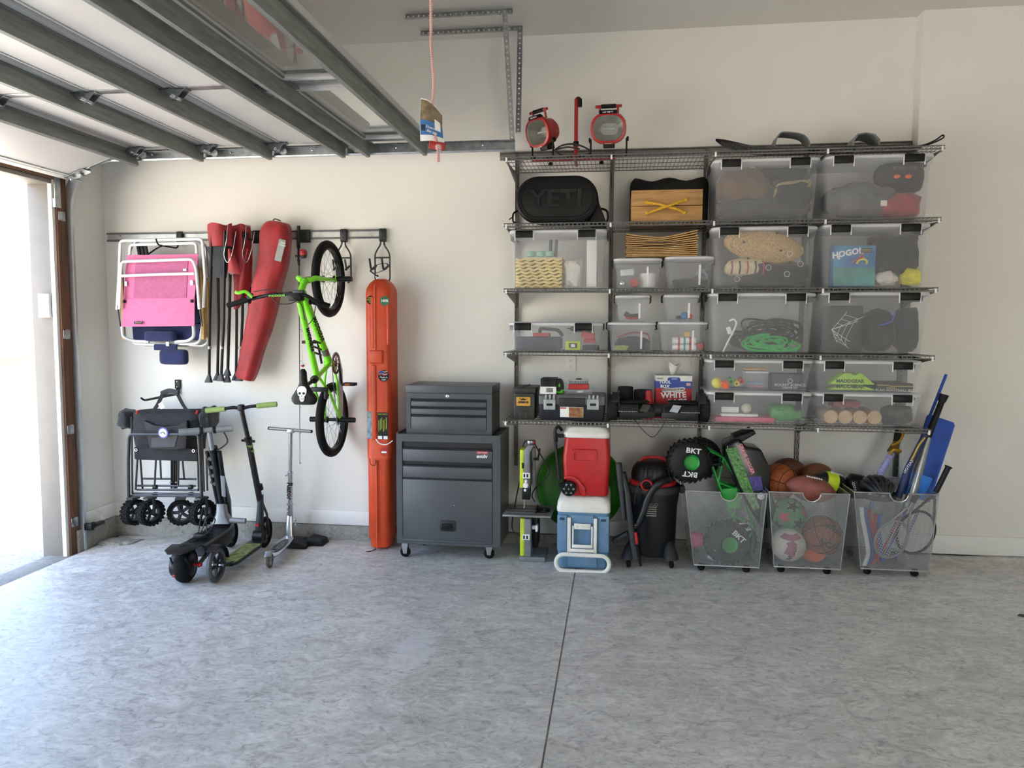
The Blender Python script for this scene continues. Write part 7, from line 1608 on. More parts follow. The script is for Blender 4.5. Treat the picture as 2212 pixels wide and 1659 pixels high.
for (o_, a, c, s_, sz) in ((dn, V((XB, -.745, 1.70)), BBk, 'MADDGEAR', .040), (tt, V((XB, -.79, 1.64)), ST, 'MADDGEAR', .032)):
    d_ = (c-a).normalized(); n_ = V((.75, -.65, 0)); n_ = (n_-d_*n_.dot(d_)).normalized(); text(s_, o_, a.lerp(c, .48)+n_*.0225, sz, m_ink, d_, n_.cross(d_), ext=.003, bold=.0006)
b = B(); b.lathe([(.0246, 0), (.025, 0), (.025, .06), (.0246, .06)], BBk.lerp(V((XB, -.745, 1.70)), .14), (V((XB, -.745, 1.70))-BBk), 14); b.obj('silver_decal', m_chn, dn)
# cranks, chainring, chain, pedals
CX = BBk+V((.045, 0, 0)); b = B(); b.lathe([(.055, -.002), (.075, -.002), (.075, .002), (.055, .002)], CX, (1, 0, 0), 36, True); b.lathe([(.001, -.003), (.018, -.003), (.018, .003), (.001, .003)], CX, (1, 0, 0), 14)
for k in range(10): a = 2*PI*k/10; b.tube([CX+V((0, .016*math.cos(a), .016*math.sin(a))), CX+V((0, .057*math.cos(a), .057*math.sin(a)))], .003, 4)
b.obj('chainring', m_brn, bk)
b = B(); P = []
for k in range(19): a = math.radians(-10+200*k/18); P.append(CX+V((0, .077*math.cos(a), .077*math.sin(a))))
HR = H2+V((.045, 0, 0))
for k in range(9): a = math.radians(190+160*k/8); P.append(HR+V((0, .033*math.cos(a), .033*math.sin(a))))
Q = []
for i in range(len(P)):
    a, c = P[i], P[(i+1) % len(P)]; m_ = max(1, int((c-a).length/.012))
    Q += [a.lerp(c, j/m_) for j in range(m_)]
for i, q in enumerate(Q):
    t_ = (Q[(i+1) % len(Q)]-Q[i-1]).normalized(); e_ = V((1, 0, 0)).cross(t_)
    b.box(q, (.005, .0075, .006) if i % 2 else (.0035, .012, .009), MX((V((1, 0, 0)), t_, e_)).transposed())
b.obj('chain', m_chn, bk, kind='stuff')
b = B(); P = [CX+V((.016, .085, .02)), CX+V((.016, .085, -.12)), HR+V((.016, .045, .05)), HR+V((.016, -.03, .04))]
P = [CX+V((.012, .05, .03)), CX+V((.012, .095, -.05)), HR+V((.012, .06, .12)), HR+V((.012, .05, .02)), HR+V((.012, -.045, .02)), HR+V((.012, -.02, .16)), CX+V((.012, .015, -.1))]
b.prism([(q.y, q.z) for q in P], CX.x+.010, CX.x+.0125, 'x'); b.obj('chain_guard', mat('clear_guard', 'a9abac', .3, .2), bk)
pd1 = CX+V((.028, .03, -.145)); pd2 = BBk+V((-.07, -.04, .15))
for a, c, s in ((CX+V((.022, 0, 0)), pd1, 1), (BBk+V((-.06, 0, 0)), pd2, -1)):
    b = B(); b.tube([a, c], (.008, .011), 8); b.obj('crank_arm', m_black, bk)
    b = B(); q = c+V((s*.055, 0, 0))
    for y in (-.035, .035): b.box(q+V((0, y, 0)), (.085, .012, .020))
    for x in (-.04, .04): b.box(q+V((x, 0, 0)), (.008, .08, .020))
    b.tube([c, c+V((s*.1, 0, 0))], .008, 8); pe = b.obj('pedal', m_black, bk)
    b = B(); b.box(q+V((0, -.0425, 0)), (.035, .004, .014)); b.obj('reflector', mat('amber_reflector', 'b4641c', .3), pe)
# seat
SP = ST+V((0, -.035, -.012)); b = B(); b.tube([ST, SP+V((0, -.14, -.03))], .0125, 10); b.obj('seat_post', m_black, bk)
b = B(); b.lathe([(.017, 0), (.026, .004), (.026, .03), (.017, .034)], ST+V((0, -.03, -.008)), V((0, -1, -.2)), 14); b.obj('seat_clamp', m_black, bk)
sc_ = at(655, 840, -.80); sT = V((sc_.x, -.80, at(652, 797, -.8).z)); sB = V((sc_.x, -.78, at(656, 874, -.8).z)); R = []
for i in range(13):
    t = i/12; w_ = .022+.004*t if t < .35 else .023+.062*min(1, (t-.35)/.45)**1.3; w_ *= (1 if t < .9 else 1-2.2*(t-.9)); q = sT.lerp(sB, t); th = .022+.012*t
    if i == 0: w_ = .012; th = .012
    R.append([q+V((a, c, 0)) for a, c in rrect(2*w_, 2*th, min(w_, th)*.95, 5)])
b = B(); b.rings(R); se = b.obj('saddle', m_black, bk, ang=60)
sk_c = sT.lerp(sB, .70)+V((0, -.036, 0)); o_ = [(0, .052), (.020, .048), (.030, .032), (.030, .012), (.024, -.006), (.016, -.012), (.015, -.034), (.008, -.046), (0, -.048)]
poly = o_+[(-x, z) for x, z in reversed(o_[1:-1])]
b = B(); b.prism([(sk_c.x+x, sk_c.z+z) for x, z in poly], sk_c.y-.003, sk_c.y+.02); b.obj('skull_print', m_wht, se)
for s in (-1, 1): b = B(); b.prism([(sk_c.x+s*.013+x, sk_c.z+.006+z) for x, z in circ(.0085, 10)], sk_c.y-.0045, sk_c.y); b.obj('skull_eye', m_ink, se)
b = B(); b.prism([(sk_c.x-.004, sk_c.z-.014), (sk_c.x+.004, sk_c.z-.014), (sk_c.x, sk_c.z-.005)], sk_c.y-.0045, sk_c.y)
for k in range(4): b.b2((sk_c.x-.011+k*.0065, sk_c.y-.0045, sk_c.z-.036), (sk_c.x-.010+k*.0065, sk_c.y, sk_c.z-.022))
b.obj('skull_teeth', m_ink, se, kind='stuff')
# bars
hb0 = at(492, 660, -.82); hb1 = at(712, 662, -.72); hc = V((XB-.07, -.83, 1.70)); hc2 = V((XB-.0, -.83, 1.70))
b = B(); b.tube(corner([hb0.lerp(hc, .12), at(545, 645, -.82), at(585, 636, -.84), at(655, 634, -.84), at(690, 655, -.80), hb1.lerp(hc, .3)], .04), .0115, 10); hb = b.obj('handlebar', m_black, bk)
b = B(); b.tube([hb0, hb0.lerp(at(545, 645, -.82), .85)], .017, 12); b.obj('grip', m_rub, hb); b = B(); b.tube([hb1, at(672, 650, -.77)], .0185, 12); b.obj('grip', m_rub, hb)
for q, d2 in ((hb0.lerp(at(545, 645, -.82), .85), (1, 0, .15)), (at(672, 650, -.77), (-1, 0, .15))): b = B(); b.lathe([(.012, 0), (.026, 0), (.026, .006), (.012, .006)], q, d2, 16); b.obj('grip_flange', m_rub, hb)
text('MADDGEAR', hb, at(598, 639, -.856), .020, m_bmx, (1, 0, .05))
b = B(); b.box(at(640, 640, -.82), (.09, .07, .06)); b.obj('stem', m_black, bk, .012); b = B(); b.box(at(645, 630, -.86), (.07, .03, .02)); b.obj('stem_clamp', m_vg, bk, .004)
b = B(); b.tube(bez([at(545, 642, -.86), at(530, 630, -.88), at(515, 633, -.89), at(508, 630, -.89)]), (.005, .010), 8); b.obj('brake_lever', m_bmx, hb); b = B(); b.box(at(541, 640, -.85), (.03, .03, .04)); b.obj('lever_mount', m_black, hb, .005)
b = B(); b.tube(bez([at(548, 630, -.87), at(590, 626, -.88), at(630, 640, -.88), at(652, 660, -.82), at(660, 700, -.72), at(675, 690, -.70), at(682, 660, -.72)]), .0028, 6); b.tube(bez([at(585, 640, -.87), at(600, 655, -.88), at(630, 655, -.87), at(655, 640, -.8)]), .0028, 6); b.obj('brake_cable', m_kcord, bk)
b = B(); b.box(ST.lerp(H2, .33)+V((0, -.05, .02)), (.12, .03, .03)); b.box(ST.lerp(H2, .38)+V((.045, -.06, 0)), (.025, .03, .06)); b.obj('rear_brake', m_black, bk, .006)
b = B()
for py in (742, 755, 767): b.tube([bp_(678, py-6), bp_(694, py)], .007, 6)
b.obj('number_clips', m_black, bk, kind='stuff')
# ------------------------------------------------------------------ orange ski case
m_or = mat('orange_polyethylene', 'd2491f', .42, var=.07, scale=7, bump=.05)
sc = thing('ski_case', 'tall orange plastic ski case hanging against the wall', 'ski case', (at(816, 1190, -.2).x, -.18, fz(-1.65)))
YS = -.27; xl, xr = at(788, 800, YS).x, at(842, 800, YS).x; cx = (xl+xr)/2; w = xr-xl; zt = at(820, 601, YS).z; zs = at(820, 992, YS).z; zb = fz(cx)+.005; CYs = -.155
def SR(w_, d_, z, r, dx=0.): return [(cx+dx+a, CYs+c, z) for a, c in rrect(w_, d_, r, 5)]
b = B(); b.rings([SR(w*1.0, .23, zs, .045), SR(w, .23, zt-.10, .045), SR(w*.97, .22, zt-.07, .05), SR(w*.80, .19, zt-.035, .05), SR(w*.55, .13, zt-.008, .04), SR(w*.35, .08, zt, .03)]); up_ = b.obj('upper_shell', m_or, sc, ang=50)
b = B(); b.rings([SR(w*.62, .15, zb, .04, -.008), SR(w*.80, .19, zb+.012, .05, -.008), SR(w*.82, .195, zb+.06, .05, -.008), SR(w*.90, .21, zb+.075, .045, -.008), SR(w*.92, .213, zs+.01, .045, -.006)]); lo_ = b.obj('lower_shell', m_or, sc, ang=50)
def rib(x0, x1, z0, z1, d, par): b = B(); b.b2((x0, YS-d, z0), (x1, YS+.03, z1)); return b.obj('moulded_rib', m_or, par, .008, 3)
def zz(py): return at(820, py, YS).z
def xx(px): return at(px, 850, YS).x
rib(xx(803), xx(811), zz(752), zz(640), .010, up_); rib(xx(800), xx(828), zz(785), zz(757), .016, up_); rib(xx(803), xx(813), zz(950), zz(788), .010, up_); rib(xx(836), xx(842), zz(745), zz(650), .004, up_)
for (z0_, z1_) in ((1185, 995), (760, 615)): b = B(); b.tube([(xx(812), YS-.004, zz(z0_)), (xx(812), YS-.003, zz(z1_))], .006, 8); b.obj('mould_seam', m_or, sc)
def disc(px, py, r, m, par=sc, nm='sticker'):
    c = at(px, py, YS-.002); b = B(); b.lathe([(.001, 0), (r, 0), (r, .002), (.001, .002)], c, (0, -1, 0), 28); return b.obj(nm, m, par), c
s_, c = disc(831, 650, .034, mat('sticker_green', '2c6b45', .5)); text('100%', s_, c+V((0, -.003, 0)), .024, m_wht, bold=.0008)
s_, c = disc(801, 648, .030, m_black); text('MORE\nSTRENGTH\nLESS', s_, c+V((0, -.003, 0)), .0135, mat('lime_ink', 'c5d43a'))
s_, c = disc(829, 812, .040, m_black); text('Made in\nUSA', s_, c+V((0, -.003, -.018)), .017, m_wht)
for k in range(4): b = B(); q = c+V((-.004, -.0025, .004+.009*k)); b.tube(bez([q+V((-.03, 0, 0)), q+V((-.01, 0, .004)), q+V((.01, 0, -.003)), q+V((.03, 0, .002))]), .0024, 5); b.obj('flag_stripe', m_wht if k % 2 else MATS['carton_red'], s_)
b = B(); q = c+V((-.016, -.004, .026)); b.b2((q.x-.014, q.y-.001, q.z-.010), (q.x+.012, q.y+.002, q.z+.010)); b.obj('flag_canton', MATS['carton_blue'], s_)
c0 = at(827, 920, YS-.002); plate(sc, c0, .078, .19, m_black, name='spec_label'); text('TECH SPECS', sc, c0+V((0, -.003, .082)), .0125, MATS['lime_ink'])
for k in range(6): b = B(); q = c0+V((-.028+.011*k, -.003, .01+.01*(k % 3))); b.b2((q.x-.0015, q.y-.001, q.z-.05), (q.x+.0015, q.y+.001, q.z+.03)); b.obj('spec_column', MATS['lime_ink'], sc)
plate(sc, c0+V((-.02, -.0022, -.082)), .03, .022, m_wht, name='barcode_patch'); plate(sc, c0+V((.02, -.0022, -.082)), .03, .022, m_wht, name='barcode_patch')
c0 = at(797, 918, YS-.0); plate(sc, c0+V((.006, -.003, 0)), .036, .19, mat('label_picture_print', '8fa3b0', .5, var=.3, scale=30), name='picture_label'); text('OC\nAUR\nBA', sc, c0+V((.006, -.006, .06)), .012, MATS['lime_ink'])
s_, c = disc(830, 975, .030, m_red); plate(sc, c+V((0, -.003, -.006)), .036, .012, m_wht, name='sticker_band')
b = B(); b.tube(bez([at(812, 948, YS-.014), at(820, 958, YS-.02), at(835, 960, YS-.02), at(848, 952, YS-.006)]), .004, 6); b.obj('white_cord', m_wht, sc)
b = B(); b.tube(bez([at(799, 990, YS-.01), at(801, 1003, YS-.016), at(810, 1005, YS-.016), at(812, 992, YS-.012)]), .0022, 5); b.tube(bez([at(812, 1186, YS-.004), at(804, 1190, YS-.03), at(788, 1193, YS-.04)]), .003, 5); b.obj('lock_lanyard', m_black, sc)
b = B(); b.strap(bez([at(817, 598, -.21), at(806, 590, -.21), at(801, 584, -.21), at(813, 573, -.20), at(829, 569, -.19), at(838, 572, -.19), at(832, 582, -.2), at(812, 590, -.21)]), .03, .003, (0, 1, .1)); b.obj('wrist_strap', f_blk, sc); b = B(); b.torus(at(815, 598, -.20), .012, .003, (.5, 1, 0), 18, 6); b.obj('strap_ring', m_steel, sc)
# ------------------------------------------------------------------ collapsible wagon hung on a wall hook
Yw = -.36; m_wfr = mat('wagon_frame', '47484a', .4, .6); m_wfab = mat('heather_charcoal', '282a2e', .9, var=.25, scale=14, stretch=(1, 1, 14), bump=.3)
hk = thing('wall_hook', 'black double-rivet wall hook holding the wagon', 'hook', at(384, 842, -.02))
c = at(384, 830, -.01); b = B(); b.prism([(c.x+a, c.z+d) for a, d in rrect(.045, .07, .006, 3)], -.016, -.002); b.obj('plate', m_black, hk, .003)
for s in (-1, 1): b = B(); b.sph(c+V((0, -.008, s*.020)), .007, 10, 6); b.obj('rivet', m_steel, hk)
b = B(); b.tube(corner([(c.x-.005, -.012, c.z-.03), (c.x-.005, -.02, c.z-.07), (c.x-.02, -.40, c.z-.085), (c.x-.022, -.43, c.z-.065)], .02), .007, 8); b.tube(corner([(c.x+.010, -.012, c.z-.03), (c.x+.012, -.02, c.z-.075), (c.x-.005, -.40, c.z-.085)], .02), .006, 8); b.obj('prong', m_black, hk)
wg = thing('folding_wagon', 'folded charcoal fabric wagon with chunky black wheels hanging on the wall', 'wagon', at(360, 1137, Yw))
def wt(pts, r=.0085, nm='frame_tube', m=m_wfr, rad=.03):
    b = B(); b.tube(corner([at(px, py, Yw+d) for px, py, d in pts], rad), r, 8); return b.obj(nm, m, wg)
wt(((278, 1074, -.02), (277, 1000, -.06), (279, 938, -.085), (429, 938, -.085), (433, 1000, -.06), (436, 1076, -.02)), .0115)
for (y, x0, x1, d) in ((1071, 280, 436, 0), (1066, 286, 434, .03), (1058, 296, 428, .02), (1049, 294, 422, .06), (1034, 308, 424, .14)): wt(((x0, y, d), (x1, y+1, d)), .0075, 'cross_tube')
for (x0, y0, x1, y1, d) in ((297, 990, 293, 1058, .03), (337, 990, 334, 1048, .05), (346, 990, 348, 1034, .13), (386, 990, 385, 1048, .05), (394, 990, 398, 1034, .13), (427, 985, 429, 1060, .03), (303, 990, 308, 1056, .1), (284, 900, 286, 1068, .02), (434, 892, 441, 1062, .05), (446, 990, 448, 1060, .12)): wt(((x0, y0, d), (x1, y1, d)), .007, 'strut_tube')
b = B()
for px in (371, 376, 381): b.tube([at(px, 985, Yw+.09), at(px, 1055, Yw+.09)], .008, 8)
b.obj('folding_mast', m_black, wg, kind='stuff')
for (px, py) in ((369, 1042), (380, 1042), (374, 1053)): b = B(); b.sph(at(px, py, Yw+.07), .008, 8, 6); b.obj('rivet', m_steel, wg)
for (px, py) in ((335, 1052), (412, 1052), (335, 1068), (412, 1068)): b = B(); b.box(at(px, py, Yw+.05), (.03, .03, .03)); b.obj('bracket', m_black, wg, .004)
# fabric body: sagging folded bag
prof = [(888, 287, 432, .05), (892, 283, 437, .09), (915, 281, 436, .11), (940, 282, 430, .11), (960, 285, 428, .10), (975, 290, 428, .08)]
R = []
for j, (py, x0, x1, d) in enumerate(prof):
    a, c = at(x0, py, Yw+.02), at(x1, py, Yw+.02); ring = []
    for i in range(30):
        q = 2*PI*i/30; u = .5-.5*math.copysign(abs(math.cos(q))**.55, math.cos(q)); y = math.copysign(abs(math.sin(q))**.6, math.sin(q)); ring.append(a.lerp(c, u)+V((0, .07+y*d*(1+.12*math.sin(u*13+j*1.3))*-1, .006*math.sin(u*9+j))))
    R.append(ring)
b = B(); b.rings(R); fb = b.obj('fabric_body', m_wfab, wg, ang=60)
a, c = at(290, 993, Yw-.0), at(427, 969, Yw-.0); b = B(); b.b2((a.x, Yw-.004, a.z), (c.x, Yw+.05, c.z)); b.obj('fabric_flap', m_wfab, fb, .012, 3)
for (px, py) in ((294, 972), (418, 974)): b = B(); b.torus(at(px, py, Yw-.008), .009, .003, (0, 1, 0), 16, 6); b.obj('grommet', m_steel, fb)
b = B(); pk = [at(x, y, Yw-.04) for x, y in ((313, 908), (335, 918), (360, 921), (385, 918), (406, 907), (404, 968), (380, 972), (325, 969))]; b.prism([(p.x, p.z) for p in pk], Yw-.052, Yw-.020); b.obj('mesh_pocket', mat('black_net', '141518', .7, var=.4, scale=160), fb, .006)
b = B(); pk = [at(x, y, Yw-.05) for x, y in ((328, 946), (385, 940), (378, 965), (328, 966))]; b.prism([(p.x, p.z) for p in pk], Yw-.056, Yw-.05); b.obj('pocket_patch', mat('net_speckle', '4a4d54', .7, var=.7, scale=180, col2='1d1f22'), fb)  # speckled grey patch on the front of the net pocket
for (px, py, r, s) in ((278, 905, (.05, .09, .07), 3), (452, 902, (.045, .09, .085), 6)): b = B(); b.blob(at(px, py, Yw+.10), r, s, .25); b.obj('fabric_end', f_char, fb, ang=60)
for (px, py) in ((295, 891), (424, 891)): b = B(); b.tube([at(px, py+3, Yw-.04), at(px+3, py-4, Yw-.03)], .008, 6); b.obj('red_toggle', m_red, fb)
hg_ = at(367, 849, Yw+.06)
for (x0, x1) in ((331, 352), (405, 383)): b = B(); b.strap(bez([at(x0, 888, Yw-.02), at((x0+x1)/2, 872, Yw+.0), at(x1, 850, Yw+.05)]), .030, .004, (1, 0, 0)); b.obj('carry_strap', f_blk, fb)
b = B(); b.tube(bez([at(349, 851, Yw+.05), at(366, 845, Yw+.06), at(386, 849, Yw+.05)]), (.014, .020), 8); b.obj('handle_wrap', f_char, fb); plate(fb, at(349, 876, Yw-.02), .034, .042, m_wht, (1, 0, .6), name='paper_tag')
s_b = at(353, 935, Yw-.098); b = B(); b.lathe([(.001, 0), (.038, 0), (.038, .004), (.001, .004)], s_b, (0, -1, 0), 28); bd = b.obj('round_badge', mat('badge_blue', '3c45b0', .4), wg); b = B(); b.lathe([(.001, 0), (.029, 0), (.029, .002), (.001, .002)], s_b+V((0, -.004, 0)), (0, -1, 0), 28); b.obj('badge_disc', m_wht, bd); b = B(); b.tube(bez([s_b+V((-.02, -.007, -.004)), s_b+V((0, -.007, .006)), s_b+V((.02, -.007, -.01))]), .004, 6); b.obj('badge_mark', mat('badge_grey', '70757c'), bd)
def wag_wheel(px, py, d, yaw, r=.093, wd=.08):
    c = at(px, py, Yw+d); ax = V((math.sin(yaw), -math.cos(yaw), 0)); b = B(); h = wd/2
    b.lathe([(r*.70, -h*.8), (r*.86, -h), (r*.97, -h*.7), (r, -h*.2), (r, h*.2), (r*.97, h*.7), (r*.86, h), (r*.70, h*.8)], c, ax, 36, True); ty = b.obj('tyre', m_rub, wg)
    u = V((0, 0, 1)); w_ = ax.cross(u); b = B()
    for k in range(20):
        a = 2*PI*k/20; e = u*math.cos(a)+w_*math.sin(a); t = ax.cross(e)
        for s in (-1, 0, 1): b.box(c+e*(r*.985)+ax*(s*h*.62)+t*(.008*(s != 0)), (.016, h*.55, .008), MX((t, ax, e)).transposed() @ MX.Rotation(.4*s, 3, 'Z'))
    b.obj('tread_block', m_rub, ty, kind='stuff')
    b = B(); b.lathe([(r*.62, -h*.5), (r*.74, -h*.55), (r*.74, h*.55), (r*.62, h*.5)], c, ax, 30, True); b.lathe([(.004, -h*.6), (.014, -h*.6), (.014, h*.6), (.004, h*.6)], c, ax, 12, True)
    for k in range(5): a = 2*PI*k/5+.3; e = u*math.cos(a)+w_*math.sin(a); b.tube([c+e*.010, c+e*(r*.68)], (.012, .008), 6, flat=ax)
    b.obj('rim', m_vg, ty); b = B(); b.cyl(c-ax*(h+.012), c+ax*(h+.012), .005, 8); b.obj('axle', m_steel, ty)
    top = c+V((0, 0, r+.012)); b = B()
    b.tube([c+ax*(h+.010), top+ax*(h+.010)], (.012, .004), 6, flat=ax) if d < .05 else b.tube([c-ax*(h+.01), top-ax*(h+.01)], (.012, .004), 6)
    b.box(top, (.07, .06, .014), MX.Rotation(yaw, 3, 'Z')); b.obj('fork', m_vg, ty)
wag_wheel(289, 1106, .08, math.radians(76)); wag_wheel(325, 1107, -.03, math.radians(64)); wag_wheel(391, 1107, .10, math.radians(24), wd=.05); wag_wheel(437, 1107, -.02, math.radians(68))
# ------------------------------------------------------------------ scooters
def disc_wheel(par, c, ax, r, wd, m_t, m_h, spokes=5, hub=.3, nm='wheel'):
    ax = V(ax).normalized(); h = wd/2; b = B(); b.lathe([(r*.72, -h*.7), (r*.9, -h), (r, -h*.35), (r, h*.35), (r*.9, h), (r*.72, h*.7)], c, ax, 36, True); ty = b.obj(nm, m_t, par)
    u = ax.orthogonal().normalized(); w_ = ax.cross(u); b = B()
    b.lathe([(r*.66, -h*.5), (r*.76, -h*.6), (r*.76, h*.6), (r*.66, h*.5)], c, ax, 30, True); b.lathe([(.003, -h*.8), (r*hub*.6, -h*.8), (r*hub*.6, h*.8), (.003, h*.8)], c, ax, 16, True)
    for k in range(spokes): a = 2*PI*k/spokes; e = u*math.cos(a)+w_*math.sin(a); b.tube([c+e*r*.1, c+e*r*.72], (h*.5, r*.11), 6, flat=ax)
    b.obj('wheel_hub', m_h, ty); return ty
# electric scooter
m_es = mat('scooter_black', '101113', .4, var=.12); m_esg = mat('scooter_grey', '8c9095', .4, .4)
rw = atf(402, 1257); rw.z = fz(rw.x); fw_ = V((-2.78, -.26, fz(-2.78))); fdir = (fw_-rw); fdir.z = 0; Ls = fdir.length; fdir.normalize(); sd = V((-fdir.y, fdir.x, 0))*-1
es = thing('electric_scooter', 'black electric scooter with folded rear wheel, grey handlebar grips', 'scooter', rw.lerp(fw_, .5))
es['label'] = 'black electric scooter with silver handlebar grips standing by the wagon'
def sp(u, s, h): return V((rw.x, rw.y, 0))+fdir*u+sd*s+V((0, 0, fz(rw.x)+h))
Rr = .112
rc_ = sp(0, 0, Rr); b = B(); b.lathe([(.055, -.042), (.085, -.044), (.104, -.03), (Rr, -.010), (Rr, .010), (.104, .03), (.085, .044), (.055, .042)], rc_, sd, 36, True); ty = b.obj('rear_tyre', m_rub, es)
for s in (-.024, -.008, .008, .024): b = B(); b.torus(rc_+sd*s, Rr-.003-abs(s)*.25, .0028, sd, 40, 5); b.obj('tread_rib', m_rub, ty)
b = B(); b.lathe([(.001, -.075), (.070, -.075), (.078, -.06), (.078, .04), (.06, .05), (.001, .05)], rc_, sd, 28); b.obj('hub_motor', m_es, ty)
for s in (-1, 1): b = B(); b.tube([sp(0, s*.082, Rr), sp(.14, s*.07, Rr+.015), sp(.20, s*.05, .11)], (.006, .022), 8); b.obj('rear_arm', m_es, es)
b = B(); b.cyl(sp(0, -.095, Rr), sp(0, .095, Rr), .008, 8); b.obj('axle', m_red, es); b = B(); b.sph(sp(0, .093, Rr), .014, 10, 8); b.sph(sp(0, -.094, Rr), .014, 10, 8); b.obj('axle_cap', m_red, es)
# deck: boat-shaped
R = []
for u, w_, h0, h1 in ((-.15, .045, .222, .228), (-.10, .085, .226, .236), (.02, .095, .228, .238), (.10, .09, .175, .215), (.20, .088, .10, .205), (.38, .086, .085, .20), (.55, .080, .085, .20), (.68, .06, .10, .205), (.72, .045, .12, .20)):
    R.append([sp(u, a, (h0+h1)/2+c) for a, c in rrect(2*w_, h1-h0, .014, 3)])
b = B(); b.rings(R); dk = b.obj('deck', m_es, es, ang=45)
for k in range(12): b = B(); b.tube([sp(.16+.038*k, -.07, .2085), sp(.17+.038*k, 0, .2095), sp(.16+.038*k, .07, .2085)], .0022, 4); b.obj('grip_rib', m_rub, dk)
b = B(); R = []
for k in range(8):
    a = math.radians(112-75*k/7); R.append([sp(-.0+(.135)*math.cos(a), s, Rr+.135*math.sin(a)+o_) for s, o_ in ((-.05, -.012), (0, 0), (.05, -.012), (.05, -.016), (0, -.004), (-.05, -.016))])
b.rings(R); b.obj('rear_fender', m_es, es, ang=50)
for s in (-1, 1): b = B(); b.tube([sp(-.11, s*.045, .19), sp(-.06, s*.05, .12), sp(-.055, s*.05, .085)], .006, 6); b.obj('fender_stay', m_es, es)
b = B(); b.box(sp(-.085, -.03, .07), (.02, .03, .02)); b.obj('tail_lamp', m_red, es, .005)
fc = sp(Ls, 0, .095); disc_wheel(es, fc, sd, .095, .05, m_rub, m_es, 5)
nk = sp(Ls-.14, 0, .22); hingept = sp(Ls-.15, 0, .36); topS = at(455, 950, hingept.y-.17)
b = B(); b.rings([[nk+sd*a+fdir*c for a, c in rrect(.13, .10, .02, 3)], [nk.lerp(hingept, .45)+sd*a+fdir*c for a, c in rrect(.07, .08, .02, 3)], [hingept+sd*a+fdir*c for a, c in rrect(.06, .07, .02, 3)]]); b.obj('neck', m_esg, es, ang=45)
b = B(); b.tube([sp(Ls-.09, 0, .16), hingept+fdir*.05, topS.lerp(hingept, .12)+fdir*.02], [(.045, .05), (.042, .055), (.028, .03)], 12); b.obj('front_body', m_es, es)
for s, rr in ((-.040, .013), (.0, .022), (.045, .016)): b = B(); b.tube([hingept+sd*s*.7, topS.lerp(hingept, .18)+sd*s], rr, 10); b.obj('stem_tube', m_es, es)
for k in range(4): q = topS.lerp(hingept, .28+.13*k); b = B(); b.box(q+sd*-.03+fdir*-.008, (.045, .010, .022), MX.Rotation(.5, 3, 'Y')); b.obj('stem_rung', m_es, es)
b = B(); q = topS.lerp(hingept, .55)+sd*.05; q2 = topS.lerp(hingept, .88)+sd*.035; b.tube([q+V((0, -.022, 0)), q2+V((0, -.022, 0))], (.016, .004), 4); b.obj('silver_label', m_esg, es)
b = B(); b.tube([topS.lerp(hingept, .15), at(452, 932, topS.y)], .016, 10); b.obj('stem_top', m_esg, es)
h0, h1 = at(387, 934, topS.y-.08), at(502, 925, topS.y+.05)
b = B(); b.tube([h0.lerp(h1, .38), h0.lerp(h1, .62)], .017, 10); hb = b.obj('handlebar', m_esg, es)
for a, c in ((0, .38), (.66, 1)): b = B(); b.tube([h0.lerp(h1, a), h0.lerp(h1, c)], .023, 14); b.obj('hand_grip', m_esg, hb)
for a in (.40, .64): b = B(); q = h0.lerp(h1, a); b.tube([q, h0.lerp(h1, a+.05)], .026, 14); b.obj('grip_collar', m_black, hb)
b = B(); b.tube(bez([h0.lerp(h1, .8)+V((0, .02, -.02)), h0.lerp(h1, .85)+V((0, .03, -.10)), topS.lerp(hingept, .2)]), .005, 6); b.obj('brake_cable', m_kcord, es)
b = B(); b.box(sp(Ls-.02, -.09, .26), (.045, .05, .13), MX.Rotation(-.35, 3, 'X')); b.obj('pedal_latch', m_esg, es, .012); b = B(); b.cyl(sp(Ls-.16, .06, .24), sp(Ls-.16, .17, .235), .020, 12); b.obj('foot_peg', m_esg, es)
b = B(); b.tube(bez([sp(.16, -.02, .215), sp(.22, .05, .25), sp(.26, .09, .33), sp(.24, .05, .36), sp(.22, .02, .28), sp(.28, -.03, .225), sp(.36, -.05, .30), sp(.44, -.06, .37), sp(.40, -.03, .33), sp(.34, .0, .225)]), .004, 6); cw = b.obj('charger_cord', m_kcord, es); b = B(); b.box(sp(.25, 0, .228), (.09, .05, .03)); b.obj('charger_brick', m_black, cw, .005)
# kick scooter with green grips
m_ks = mat('kick_scooter_grey', '1c1e21', .4, .4); m_kg = mat('sage_foam', '8fa55c', .7); m_kd = mat('camouflage_grip', '9aa565', .8, var=.4, scale=26, col2='4d5a35')
rw = atf(468, 1258); fw_ = V((-2.52, -.25, fz(-2.5))); fdir = fw_-rw; fdir.z = 0; Ls = fdir.length; fdir.normalize(); sd = V((fdir.y, -fdir.x, 0)); base = V((rw.x, rw.y, fz(rw.x)))
ks = thing('kick_scooter', 'dark kick scooter with sage green grips and camouflage deck', 'scooter', base+fdir*.4)
def sp(u, s, h): return base+fdir*u+sd*s+V((0, 0, h))
disc_wheel(ks, sp(0, 0, .112), sd, .112, .032, mat('grey_urethane', '4b4d50', .5), m_es, 5); disc_wheel(ks, sp(Ls, 0, .112), sd, .112, .032, m_rub, m_es, 5)
b = B(); R = []
for k in range(9): a = math.radians(175-120*k/8); R.append([sp(.128*math.cos(-a+PI)*-1*-1, s, .112+.128*math.sin(a)) for s in (-.028, .028)]+[sp(.124*math.cos(-a+PI), s, .112+.124*math.sin(a)) for s in (.028, -.028)])
b.rings(R); b.obj('rear_fender', m_es, ks, ang=50)
for s in (-1, 1): b = B(); b.tube([sp(-.0, s*.03, .11), sp(.10, s*.034, .085), sp(.20, s*.04, .072)], (.004, .013), 6); b.obj('rear_arm', m_es, ks)
